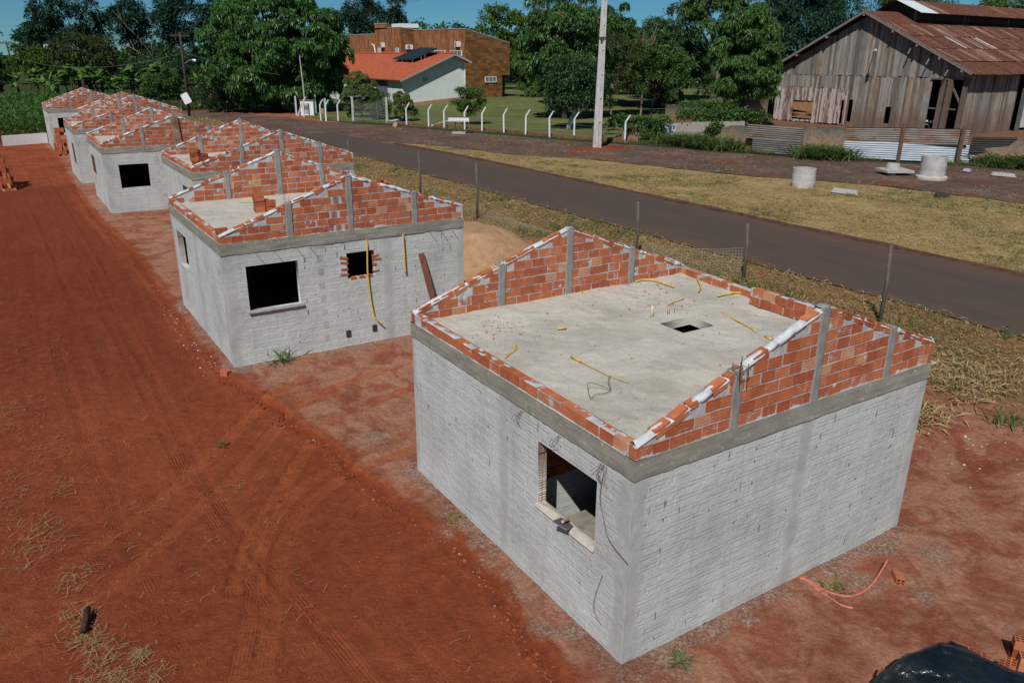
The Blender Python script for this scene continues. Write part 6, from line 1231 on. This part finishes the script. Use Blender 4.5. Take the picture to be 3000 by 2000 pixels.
mp = thing('service_pole', 'thin grey service pole rising from the meter box into the mango tree', 'pole'); mb = MB(); mb.tube([(26.2, 89.6, .3), (26.15, 89.6, 4), (26.0, 89.6, 7.2)], [.09, .08, .06], 7); mb.build('shaft', CONC, mp)
nb = thing('notice_box', 'yellowish letter box fixed between the two close white posts', 'letter box'); mb = MB(); mb.box((24.5, 78.95, 1.45), (.35, .5, .5), rotz(-.4)); mb.build('box', plain('ochre_box', (.42, .27, .09), .8), nb)
# white brick trough (bin) on a stand
tb_ = thing('trough_bin', 'white slatted trough on rusty legs standing on a concrete pad by the lawn', 'bin'); c = np.array([30.25, 58.9]); R_ = rotz(-.62)
L3 = lambda x, y, z: np.array([*c, 0]) + R_ @ np.array([x, y, 0]) + [0, 0, z]
mb = MB()
for k in range(13): mb.box(L3(-.84 + .14 * k, -.36, 1.66), (.105, .04, .34), R_); mb.box(L3(-.84 + .14 * k, .36, 1.66), (.105, .04, .34), R_)
for k in range(5):
    for s in (-1, 1): mb.box(L3(s * .93, -.28 + .14 * k, 1.66), (.04, .105, .34), R_)
mb.build('slats', WHITE, tb_); mb = MB(); mb.box(L3(0, 0, 1.52), (1.8, .70, .05), R_); mb.box(L3(0, -.33, 1.84), (1.9, .05, .05), R_); mb.box(L3(0, .33, 1.84), (1.9, .05, .05), R_); mb.build('tray', STEEL, tb_)
for x, y in ((-.35, -.2), (.35, -.2), (-.35, .2), (.35, .2)):
    mb = MB(); mb.box(L3(x, y, .98), (.07, .07, 1.1), R_); mb.build('leg', STEEL, tb_)
mb = MB(); mb.box(L3(0, 0, .44), (1.2, .9, .26), R_); mb.build('base', CONC, tb_)
plank('fallen_beam', 'white concrete beam lying on the lawn with its end against a post', (31.2, 66.2, .55), (34.6, 68.6, .75), .16, .16, POSTM, 'beam')
plank('fallen_beam', 'grey and white beams lying on the grass right of the wire gate', (29.6, 73.0, .5), (32.6, 75.6, .55), .5, .14, POSTM, 'beam'); plank('garden_stake', 'short orange stake standing in the far lawn', (70.6, 103.6, .4), (70.6, 103.6, 2.2), .3, .3, plain('orange_stake', (.50, .24, .06), .8), 'stake')
plank('white_slab', 'white plank lying across the far lawn right of the orange stake', (79.0, 117.0, .7), (84.0, 113.5, .75), .5, .5, WHITE, 'plank')
mb = MB(); mb.box((28.05, 67.7, .62), (.55, .5, .5), euler(.2, .3, .5), .8); tag(mb.build('boulder', plain('tan_stone', (.40, .24, .16), .9, 0, .3, 4, .4)), 'tan block of stone beside the track below the wire gate', 'stone')
# concrete rings
def ring(name, label, x, y, r0, h, flange=0, mat=None):
    mb = MB(); pr = ([(r0 + flange, 0), (r0 + flange, .16), (r0 + flange * .9, .20), (r0 + .01, .24)] if flange else [(r0, 0)]) + [(r0 + .012, h * .33), (r0 - .005, h * .335), (r0 + .006, h * .66), (r0 - .008, h * .665), (r0, h), (r0 - .085, h), (r0 - .085, .05), (.01, .05)]
    mb.lathe(pr, (0, 0, 0), 40); m = Mt(name); n = m.noise(2.5, 5, .6); zz = m.sep(m.obj())[2]; c = m.ramp(n, [(.3, (.38, .37, .35)), (.7, (.55, .54, .52))]); c = m.mix(m.ramp(m.math('ADD', zz, m.math('MULTIPLY', n, .8)), [(.35, .6), (.7, 0)]), c, (.46, .30, .22)); c = m.mix(m.ramp(m.noise(1.5, 4, .6, m.scale(m.pos(), (2, 2, .5))), [(.56, 0), (.7, .5)]), c, (.42, .25, .17))
    return tag(mb.build('concrete_ring', m.out(c, .9, m.bump(m.noise(25, 5), .5, .01), spec=.2), None, False, (x, y, .40)), label, 'concrete ring')
ring('ring_concrete_a', 'plain concrete well ring standing alone on the dry grass verge', 31.3, 22.0, .61, 1.05); ring('ring_concrete_b', 'taller concrete well ring with a flanged foot, on the track by the iron sheets', 40.6, 20.2, .70, 1.35, .16)
pd_ = thing('manhole_base', 'square concrete slab with a short grey cylinder on top, beside the flanged ring', 'concrete block'); mb = MB(); mb.box((40.5, 22.5, .66), (1.7, 1.5, .14), rotz(-.5)); mb.box((40.0, 22.3, .48), (.3, .3, .3), rotz(-.3)); mb.box((41.0, 22.2, .48), (.3, .3, .3), rotz(.2)); mb.build('slab', CONC, pd_); mb = MB(); mb.lathe([(.42, 0), (.36, .32), (.34, .34), (.01, .35)], (40.45, 22.6, .73), 24); mb.build('cylinder', CONC, pd_)
for (x, y, sx, sy, rz, lb) in ((31.35, 19.4, 1.3, .5, -1.0, 'broken slab of concrete lying on the verge near the well ring'), (45.3, 18.5, 1.3, .4, -.9, 'pale slab on two blocks by the ruined wall'), (45.4, 20.7, .5, .4, .3, 'lump of concrete under the iron sheets'), (46.5, 17.2, .6, .4, .8, 'grey boulder by the weeds at the right edge'), (34.6, 16.1, .7, .2, -.6, 'dark stick of wood lying at the edge of the verge')):
    mb = MB(); mb.box((0, 0, .12), (sx, sy, .16), euler(.06, .05, rz), .9); tag(mb.build('concrete_slab' if 'stick' not in lb else 'wood_scrap', CONC if 'stick' not in lb else BARKD, None, False, (x, y, .44)), lb, 'slab' if 'stick' not in lb else 'wood')
# slender posts with plastic mesh along the road
NET = plain('pale_plastic_net', (.36, .32, .24), .7); NETO = plain('orange_plastic_net', (.34, .15, .075), .7)
tp_ = [(12.1, 30.06, 2.2, 'thin dark post, farthest in the row along the road edge'), (11.6, 23.5, 2.35, 'thin leaning post right of the sand heap in the mesh fence'), (12.94, 14.65, 1.95, 'thin post behind the apex of the nearest house, at the road edge'), (13.9, 10.6, 1.8, 'thin round post with pale netting on its left, by the road'), (13.7, 5.7, 2.1, 'thin round post nearest the camera with orange netting hung on it'), (13.6, 43.5, 1.5, 'short thin post at the road edge beyond the third house'), (9.6, 69.0, 1.9, 'dark forked post on the weeds beyond the far houses'), (11.4, 66, 1.6, 'short dark post on the weeds right of the forked one')]
for x, y, h, lb in tp_:
    mb = MB(); mb.tube([(0, 0, -.2), (.03, .0, h * .5), (.0, .05, h)], [.055, .05, .045], 7); tag(mb.build('thin_post', WOODG, None, True, (x, y, .4)), lb, 'post')
def net(label, a, b, za, zb_, m, sag=.3, pitch=.11):
    fr = Frame(a, b); f = lambda u: u / fr.L; mesh_net(fr, lambda u: .42, lambda u: .42 + (za + (zb_ - za) * f(u)) - sag * math.sin(math.pi * f(u)), pitch, .003); 
    o = mesh_net(fr, lambda u: .42, lambda u: .42 + (za + (zb_ - za) * f(u)) - sag * math.sin(math.pi * f(u)), pitch, .0032 if m is NETO else .0045).build('plastic_net', m); return tag(o, label, 'netting')
net('pale plastic netting left of the thin post behind the back wall of the nearest house', (13.1, 14.4), (13.88, 10.7), .55, 1.0, NET, .15); net('orange plastic netting sagging between the two nearest thin posts', (13.92, 10.5), (13.7, 5.8), .85, .8, NETO, .42); net('orange plastic netting running down to the right edge', (13.7, 5.6), (14.6, .5), .8, .5, NETO, .3); net('pale netting lying slack between the sand heap and the road', (12.0, 29.6), (11.65, 23.7), .9, .6, NET, .35); net('pale netting along the thin posts left of the nearest gable apex', (11.65, 23.3), (12.9, 14.8), .6, .5, NET, .35)
# sand heap
X_, Y_ = np.meshgrid(np.linspace(4.6, 12.4, 120), np.linspace(12.4, 21.6, 130), indexing='ij'); q = np.hypot((X_ - 7.6) / 2.7, (Y_ - 16.9) / 3.7) + .25 * (fbm(X_ * .8, Y_ * .8, 7) - .5); Zs = np.clip(1.7 * (1 - q), -.2, 1.25) + .07 * (fbm(X_ * 2.5, Y_ * 2.5, 9) - .5) * (q < 1)
SANDM = Mt('yellow_sand'); SANDM = SANDM.out(SANDM.ramp(SANDM.noise(3, 5, .65), [(.3, (.33, .19, .10)), (.7, (.47, .30, .17))]), .95, SANDM.bump(SANDM.noise(9, 5, .7), .8, .05), spec=.1)
mb = MB(); mb.grid(np.stack([X_, Y_, .38 + Zs], -1)); o = mb.build('sand_heap', SANDM, None, True); tag(o, 'heap of yellow sand between the two nearest houses and the road', 'sand heap')
# low white wall at the crop field
mb = MB(); fr = Frame((-5.1, 66.3), (-2.1, 67.4)); us = np.linspace(0, fr.L, 50); mb.grid(np.stack([fr.w(us, 0, .2), fr.w(us, 0, 1.15), fr.w(us, -.2, 1.15), fr.w(us, -.2, .2)], 1)); tag(mb.build('low_wall', WHITE), 'low whitish wall between the crop field and the farthest unfinished house', 'wall')
mb = MB(); mb.box((10.4, 258.9, 8.95), (1.9, 2, 1.2)); tag(mb.build('distant_building', WHITE), 'tiny white building among the distant trees at the left', 'building')

# ------------------------------------------------------------------ bricks lying about
r = np.random.default_rng(88)
def stack(items, label, group):
    for loc, rot in items: place_brick(loc, rot, label, group)
zb_ = zB + .03; it = []
for k in range(3): it += [((-.02 + r.normal(0, .008), 14.30 + r.normal(0, .01), zb_ + k * .143), (0, 0, r.normal(0, .04))), ((-.02 + r.normal(0, .008), 14.44, zb_ + k * .143), (0, 0, r.normal(0, .04)))]
it += [((.24, 14.30, zb_ + .0), (0, 0, .03)), ((.24, 14.42, zb_), (0, 0, .0)), ((.20, 14.42, zb_ + .143), (0, 0, 1.5)), ((.24, 14.28, zb_ + .143), (0, 0, .02))]
stack(it, 'orange hollow brick in the small stack on the roof slab of the second house', 'bricks stacked on the second roof slab')
stack([((-1.62, 11.46, zB + .16), (0, 0, .05))], 'single loose brick on the left corner of the second house parapet', None)
it = [((.62 + .125 * i + r.normal(0, .006), 25.5, zC + .03 + k * .143), (0, 0, math.pi / 2)) for k, n in ((0, 7), (1, 5), (2, 3)) for i in range(n)]; stack(it, 'hollow brick with its holes outwards in the long stack on the third roof slab', 'bricks in the long stack on the third roof slab')
it = [((.30 + r.normal(0, .02) + .05 * (j), 23.3 + .13 * j, zC + .03 + k * .143), (0, 0, r.normal(0, .1))) for k in range(5) for j in range(2)] + [((.80, 23.35, zC + .15), (0, -math.pi / 2, .1)), ((.93, 23.4, zC + .15), (0, -math.pi / 2, .1))]; stack(it, 'orange hollow brick in the small stack at the near corner of the third roof slab', 'bricks stacked at the corner of the third roof slab')
it = []
for k in range(8):
    w = 8 - k // 2 - (k > 5)
    for i in range(w):
        for j in range(2):
            if r.random() < .85: it.append(((-2.30 + .04 * k + .145 * i + r.normal(0, .015), 57.2 + .26 * j + .06 * k + r.normal(0, .02), .41 + k * .243), (0, math.pi / 2, r.normal(0, .08))))
stack(it, 'orange brick in the tall heap before the farthest house', 'bricks in the tall heap by the farthest house')
it = []
for k in range(8):
    for i in range(4 - k // 3):
        for j in range(6 - k // 3):
            if r.random() < .85: it.append(((-5.15 - .16 * i - .06 * k + r.normal(0, .03), 42.0 + .50 * j + .12 * k + r.normal(0, .06), .41 + k * .243), (0, math.pi / 2, r.normal(0, .3))))
stack(it, 'orange brick in the heap cut off by the left edge of the photo', 'bricks in the heap at the left edge')
it = [((11.65 + .26 * i + r.normal(0, .02), 33.9 + .14 * j + r.normal(0, .02), .42 + k * .143), (0, 0, r.normal(0, .15))) for k in range(3) for i in range(3) for j in range(2) if i < 3 - k]; stack(it, 'orange brick in the small pile by the road behind the second house', 'bricks in the pile by the road')
V_ = -math.pi / 2
NP = 'bricks standing round the black tarpaulin'
near = [((3.45, -2.13), .37, .5, 'hollow brick standing on end at the upper corner of the black tarpaulin'), ((3.50, -2.25), .37, .5, 'hollow brick standing on end, second along the right edge of the black tarpaulin'), ((3.55, -2.37), .37, .5, 'hollow brick standing on end, third along the right edge of the black tarpaulin'), ((3.64, -2.60), .37, .35, 'hollow brick standing on end below the row along the tarpaulin'), ((3.76, -2.62), .36, .35, 'hollow brick standing on end nearest the fallen brick at the right'), ((2.47, -1.86), .23, .3, 'single hollow brick on end peeping out at the left edge of the tarpaulin'), ((2.92, -2.60), .36, .4, 'hollow brick showing its holes in the fold at the bottom of the tarpaulin'), ((3.02, -2.72), .36, .4, 'second hollow brick in the fold at the bottom of the tarpaulin')]
for (x, y), zt, a, lb in near: place_brick((x, y, zt - .12), (0, V_, a), lb, NP)
for (x, y), zt, a in (((3.45, -2.13), .13, .5), ((3.50, -2.25), .13, .5), ((3.55, -2.37), .13, .5), ((3.64, -2.60), .13, .35), ((3.76, -2.62), .12, .35), ((2.92, -2.6), .12, .4), ((3.02, -2.72), .12, .4)): place_brick((x, y, zt - .12), (0, V_, a), 'lower brick hidden under the ones standing round the black tarpaulin', 'lower bricks of the tarpaulin pile')
place_brick((4.22, -2.47, .26), (0, V_, .62), 'upper brick of the two standing alone at the bottom right', 'two bricks standing at the bottom right'); place_brick((4.22, -2.47, .02 + .12), (0, V_, .62), 'lower brick of the two standing alone at the bottom right', 'two bricks standing at the bottom right')
place_brick((4.14, -2.60, .14), (0, V_, .62), 'mortar smeared brick leaning beside the tall pair at the bottom right', None); place_brick((3.92, -2.86, .01), (0, 0, -.75), 'brick lying on its side with ridges up at the bottom right corner', None)
place_brick((10.6, .25, .28), (0, 0, .4), 'loose hollow brick lying on the earth at the right edge', None); place_brick((4.38, -.82, .0), (.1, .1, .8), 'broken orange brick lying near the red conduits', None); place_brick((-3.18, 9.25, .01), (.0, .1, .9), 'small orange brick lying alone on the tracked red road', None)
place_brick((-2.0, 11.0, .40), (.1, .0, 2.0), 'orange brick lying at the foot of the near corner of the second house', None)
# black tarpaulin over the pile
m = Mt('black_plastic_sheet'); n = m.noise(3, 5, .6); TARP = m.out(m.ramp(n, [(.35, (.006, .010, .012)), (.7, (.016, .022, .025))]), m.ramp(n, [(.3, .16), (.7, .34)]), m.bump(m.noise(5, 4, .55, dist=1.2), .5, .05), spec=.55)
nu, nv = 150, 130; U_, V2 = np.meshgrid(np.linspace(0, 1, nu), np.linspace(0, 1, nv), indexing='ij'); c4 = [np.array(q) for q in ((3.34, -2.06), (1.45, -1.78), (1.5, -4.6), (4.1, -4.3))]
XY = (c4[0] * (1 - U_)[..., None] + c4[1] * U_[..., None]) * (1 - V2)[..., None] + (c4[3] * (1 - U_)[..., None] + c4[2] * U_[..., None]) * V2[..., None]
x_, y_ = XY[..., 0] + .03 * (fbm(U_ * 9, V2 * 9, 3) - .5), XY[..., 1] + .05 * (fbm(U_ * 7, V2 * 7, 4) - .5); rdg = lambda a, b, s: np.clip(1 - 1.6 * abs(2 * fbm(a, b, s, 3) - 1), 0, 1)
Zt = .45 - .31 * sstep(.35, .8, U_) - .09 * sstep(.8, 1, U_)
tri = lambda q: 2 * np.abs((q % 1) - .5)
Zt = Zt + .060 * (rdg(x_ * .9 + y_ * .9, y_ * .4 - x_ * .5, 3) - .4) + .050 * (rdg(x_ * 2.2 + y_ * 1.4, y_ * .8 - x_ * .5, 5) - .4) + .030 * (tri(x_ * 2.1 - y_ * 1.3 + 1.2 * fbm(x_ * 2, y_ * 2, 9)) - .5) * sstep(.4, .55, fbm(x_ * 1.5, y_ * 1.5, 12)) + .022 * (tri(x_ * 2.6 + y_ * 3.1 + 1.5 * fbm(x_ * 2.5, y_ * 2.5, 19)) - .5) * sstep(.45, .55, fbm(x_ * 2, y_ * 2, 22)) + .012 * (rdg(x_ * 7, y_ * 7, 33) - .4)
Zt -= .06 * np.exp(-(V2 / .012) ** 2) * (1 - U_) + .09 * sstep(.10, .0, U_)
Zt = np.maximum(Zt, .035); mb = MB(); mb.grid(np.stack([x_, y_, Zt], -1)[::-1]); tp = thing('tarpaulin', 'crumpled black plastic tarpaulin thrown over a pile of hollow bricks', 'tarpaulin'); mb.build('sheet', TARP, tp, True)
bk = MB()
for k in range(2):
    for i in range(5):
        for j in range(6): bk.box((2.3 + .25 * i, -2.35 - .33 * j, .14 + .2 * k - .02), (.24, .3, .2))
# red conduits, trowel, boards, log
for k, (pts, lb) in enumerate((([(3.28, -.05, .06), (3.31, -.19, .06), (3.32, -.37, .05), (3.39, -.58, .06), (3.54, -.72, .08), (3.88, -.74, .13), (4.45, -.60, .26)], 'thick red conduit curving up to the right from the foot of the blank gable'), ([(3.27, -.04, .05), (3.29, -.2, .05), (3.26, -.5, .04), (3.25, -.72, .05), (3.32, -.86, .06)], 'short middle red conduit from the foot of the blank gable'), ([(3.25, -.04, .05), (3.28, -.21, .04), (3.2, -.46, .03), (3.09, -.85, .03), (3.1, -1.11, .03), (3.27, -1.29, .05)], 'long red conduit lying towards the tarpaulin from the foot of the blank gable'))):
    tag(hose(None, pts, .0155, REDPIPE, 'red_conduit'), lb, 'conduit', 'red conduits at the foot of the gable')
tr = thing('float_trowel', 'grey plastering float with a wooden handle lying on the window sill of the nearest house', 'trowel'); mb = MB(); c = Alf.w(4.42, .04, 1.40); M_ = euler(.25, .35, .5); mb.box(c, (.28, .22, .015), M_); mb.build('blade', plain('grey_steel_float', (.26, .27, .27), .5, .5), tr); mb = MB(); mb.tube([c + M_ @ np.array([-.09, 0, .05]), c + M_ @ np.array([.09, 0, .05])], .02, 8); mb.box(c + M_ @ np.array([0, 0, .025]), (.05, .03, .05), M_); mb.build('handle', plain('pale_handle', (.46, .38, .27), .8), tr)
BRD = plain('form_board', (.27, .25, .21), .85, 0, .5, 5, .3)
for k, (x, y, z, sx, sy, rz, lb) in enumerate(((.72, 1.72, .82, .75, .62, .05, 'stained formwork board lying uppermost inside the window of the nearest house'), (.66, 1.12, .78, .9, .5, .04, 'grey formwork board in the middle of the window of the nearest house'), (.66, .62, .74, .9, .42, .06, 'grey formwork board nearest the camera inside the window'))):
    mb = MB(); mb.box((x, y, z / 2), (sx, sy, z), euler(0, 0, rz)); tag(mb.build('form_board', BRD), lb, 'board')
mb = MB(); mb.tube([(-5.36, 4.53, .10), (-5.41, 4.32, .085), (-5.47, 4.10, .075)], [.035, .045, .04], 8); tag(mb.build('burnt_log', plain('charred_wood', (.07, .03, .022), .9, 0, .4, 20, .4), None, True), 'short dark log lying on straw at the bottom left', 'log')
# straw strewn on the red earth
def strawpatch(pts, seed):
    r = np.random.default_rng(seed); mb = MB()
    for (x, y, s, n) in pts:
        c = np.stack([r.normal(x, s, n), r.normal(y, s * 1.3, n)], 1); a = r.normal(.4, .9, n); L = r.uniform(.05, .22, n)
        for k in range(n):
            d = np.array([math.cos(a[k]), math.sin(a[k])]) * L[k]; p = c[k] - d / 2; bend = r.normal(0, .03, 2); z = float(ground_z(p[0], p[1])) + .018 + r.uniform(0, .03)
            mb.add(*ribbon([(p[0], p[1], z), (p[0] + d[0] / 2 + bend[0], p[1] + d[1] / 2 + bend[1], z + .012), (p[0] + d[0], p[1] + d[1], z + .004)], .0028, np.array([-d[1], d[0], 0]) / (L[k] + 1e-6)))
    o = mb.build('dry_straw', LEAF['straw']); tag(o, 'dry straw strewn over the red earth at the left', 'straw', kind='stuff')
strawpatch([(-5.9, 11.6, .3, 70), (-5.65, 10.4, .25, 50), (-6.05, 8.4, .22, 60), (-5.75, 7.0, .22, 70), (-5.94, 6.5, .2, 60), (-5.35, 8.0, .15, 30), (-5.46, 5.42, .14, 60), (-5.48, 4.0, .13, 90), (-5.32, 3.63, .13, 80), (-4.93, 3.32, .07, 60), (-4.8, 2.86, .10, 40), (-2.72, 6.68, .14, 16), (-5.51, 4.6, .13, 60), (-5.38, 9.4, .2, 40), (-5.55, 3.2, .15, 60), (-5.2, 3.0, .1, 60), (-3.0, 3.3, .3, 14), (-4.3, 4.2, .4, 14), (-4.0, 8.2, .6, 22), (-6.3, 7.6, .4, 60), (-5.0, 6.2, .5, 40), (-1.6, 1.4, .8, 14), (-4.6, 13, .8, 40), (-5.5, 15, .7, 60), (8.5, -.5, 1.5, 60), (-3.6, 5.2, .9, 30)], 5)
# clods and gravel: uncountable
def clods(name, label, pts, sizes, m, seed):
    r = np.random.default_rng(seed); mb = MB(); ico = np.array([(0, 0, 1), (.9, 0, .45), (.28, .85, .45), (-.72, .53, .45), (-.72, -.53, .45), (.28, -.85, .45), (.72, .53, -.3), (-.28, .85, -.3), (-.9, 0, -.3), (-.28, -.85, -.3), (.72, -.53, -.3)]); F = [(0, 1, 2), (0, 2, 3), (0, 3, 4), (0, 4, 5), (0, 5, 1), (1, 6, 2), (2, 6, 7), (2, 7, 3), (3, 7, 8), (3, 8, 4), (4, 8, 9), (4, 9, 5), (5, 9, 10), (5, 10, 1), (1, 10, 6)]
    F = np.array(F); z = ground_z(pts[:, 0], pts[:, 1])
    for (x, y), s, zz in zip(pts, sizes, z): mb.add(ico * r.uniform(.6, 1.2, (11, 3)) * [s, s, s * .65] @ rotz(r.uniform(0, 6)).T + [x, y, zz + s * .15], F)
    return tag(mb.build(name, m), label, 'rubble', kind='stuff')
SOIL = Mt('soil_clod'); SOIL = SOIL.out(SOIL.ramp(SOIL.isl(), [(0, (.15, .034, .015)), (.6, (.25, .060, .026)), (1, (.33, .10, .05))]), .97, spec=.1)
GRV = Mt('grey_gravel'); GRV = GRV.out(GRV.ramp(GRV.isl(), [(0, (.28, .20, .16)), (.4, (.46, .43, .40)), (.85, (.66, .64, .61)), (.93, (.42, .15, .08))]), .95, spec=.1)
r = np.random.default_rng(15); s = r.uniform(0, 1, 5200); cum = np.concatenate([[0], np.cumsum(np.hypot(*np.diff(EDGE, axis=0).T))]); d = s ** 1.0 * 22 + 4; P = np.stack([np.interp(d, cum, EDGE[:, 0]), np.interp(d, cum, EDGE[:, 1])], 1); P[:, 0] += r.normal(-.04, .15, len(P)) + .28 * (fbm(P[:, 0] * 1.6, P[:, 1] * 1.6, 31) - .5) * -1; P[:, 1] += r.normal(0, .1, len(P))
clods('soil_clods', 'crumbled clods of red earth along the cut edge of the road', P, np.abs(r.normal(.006, .015, len(P))) + .005, SOIL, 1)
P = np.stack([r.uniform(-6.5, 11, 6500), r.uniform(-3, 14, 6500)], 1); inA = (P[:, 0] > -.05) & (P[:, 0] < 6.2) & (P[:, 1] > -.05) & (P[:, 1] < 5.7); P = P[~inA]; clods('soil_clods', 'small clods scattered over the red earth', P, np.abs(r.normal(.004, .008, len(P))) + .004, SOIL, 2)
def along(c, n, w, r):
    k = r.integers(0, 4, n); t = r.random(n); c = np.array(c); A_, B_ = c[k], c[(k + 1) % 4]; P = A_ + (B_ - A_) * t[:, None]; dd = B_ - A_; nn = np.stack([dd[:, 1], -dd[:, 0]], 1) / np.linalg.norm(dd, axis=1)[:, None]; return P + nn * np.abs(r.normal(.06, w, n))[:, None]
P = np.concatenate([along(hA, 3600, .26, r), along(hB, 1600, .33, r), r.normal((4.2, -.55), (.7, .3), (900, 2)), r.normal((.5, 10.8), (.8, .25), (300, 2)), r.normal((2.2, 8.6), (1.0, .7), (150, 2)), r.normal((4.8, -1.6), (1.8, .9), (800, 2)), r.normal((8.5, 1.5), (1.5, 1.6), (300, 2)), r.normal((-.5, 8.5), (.5, 1.2), (200, 2))]); clods('gravel', 'crushed pale gravel and mortar crumbs round the feet of the houses', P, np.abs(r.normal(.004, .009, len(P))) + .004, GRV, 3)
# brick chips on the nearest slab and on the earth
r = np.random.default_rng(25); ch = MB(); pts = np.concatenate([r.uniform((.4, .4), (5.6, 5.2), (60, 2)), r.normal((1.1, 4.5), (.30, .22), (70, 2)), r.normal((4.4, 4.8), (.8, .4), (70, 2)), r.normal((1.0, .75), (.35, .25), (30, 2)), r.normal((4.3, 3.9), (.5, .3), (30, 2))])
pts = pts[(pts[:, 0] > .2) & (pts[:, 0] < 5.8) & (pts[:, 1] > .2) & (pts[:, 1] < 5.4)]
for x, y in pts: s = abs(r.normal(.005, .007)) + .004; ch.box((x, y, zA + .022 + .035 * (float(fbm(x * 1.3, y * 1.3, 11)) - .5) + .4 * s), (s * r.uniform(1, 2.4), s, s * .6), euler(r.normal(0, .3), r.normal(0, .3), r.uniform(0, 6)))
tag(ch.build('brick_chips', BRICK), 'red brick chips strewn over the roof slab of the nearest house', 'rubble', kind='stuff')

# ------------------------------------------------------------------ camera, sun, sky
cam = bpy.data.cameras.new('camera'); co = bpy.data.objects.new('camera', cam); COL.objects.link(co); cam.sensor_width = 36; cam.lens = 36 * 2281.57 / 3000; cam.clip_end = 6000; cam.clip_start = .1
RGT, UPV, FWD = CAM_AXES
M = Matrix([[RGT[i], UPV[i], -FWD[i]] for i in range(3)]).to_4x4(); M.translation = Vector(CAM_POS); co.matrix_world = M; scene.camera = co
AZ, EL = rad(42), rad(48)
dirn = Vector((math.cos(EL) * math.cos(AZ), math.cos(EL) * math.sin(AZ), -math.sin(EL)))
ld = bpy.data.lights.new('sun', 'SUN'); ld.energy = SUN_E; ld.angle = rad(.5); ld.color = (1, .965, .91); lo = bpy.data.objects.new('sun', ld); COL.objects.link(lo); lo.rotation_euler = dirn.to_track_quat('-Z', 'Y').to_euler(); lo.location = (0, 0, 50)
wd = bpy.data.worlds.new('World'); scene.world = wd; wd.use_nodes = True; nt = wd.node_tree; bg = nt.nodes['Background']
sk = nt.nodes.new('ShaderNodeTexSky'); sk.sky_type = 'NISHITA'; sk.sun_disc = False; sk.sun_elevation = EL; sk.sun_rotation = math.atan2(-dirn.x, -dirn.y); sk.air_density = .85; sk.dust_density = .1; sk.ozone_density = 5.0; sk.altitude = 900
tn = nt.nodes.new('ShaderNodeMix'); tn.data_type = 'RGBA'; tn.blend_type = 'MULTIPLY'; tn.inputs[0].default_value = 1; tn.inputs[7].default_value = (.25, .47, .56, 1); nt.links.new(sk.outputs[0], tn.inputs[6]); nt.links.new(tn.outputs[2], bg.inputs[0]); bg.inputs[1].default_value = SKY_S
scene.view_settings.view_transform = 'Standard'; scene.view_settings.look = 'None'; scene.view_settings.exposure = EXPO; scene.view_settings.gamma = 1
scene.cycles.max_bounces = 6; scene.cycles.diffuse_bounces = 3; scene.cycles.transmission_bounces = 4; scene.cycles.transparent_max_bounces = 6
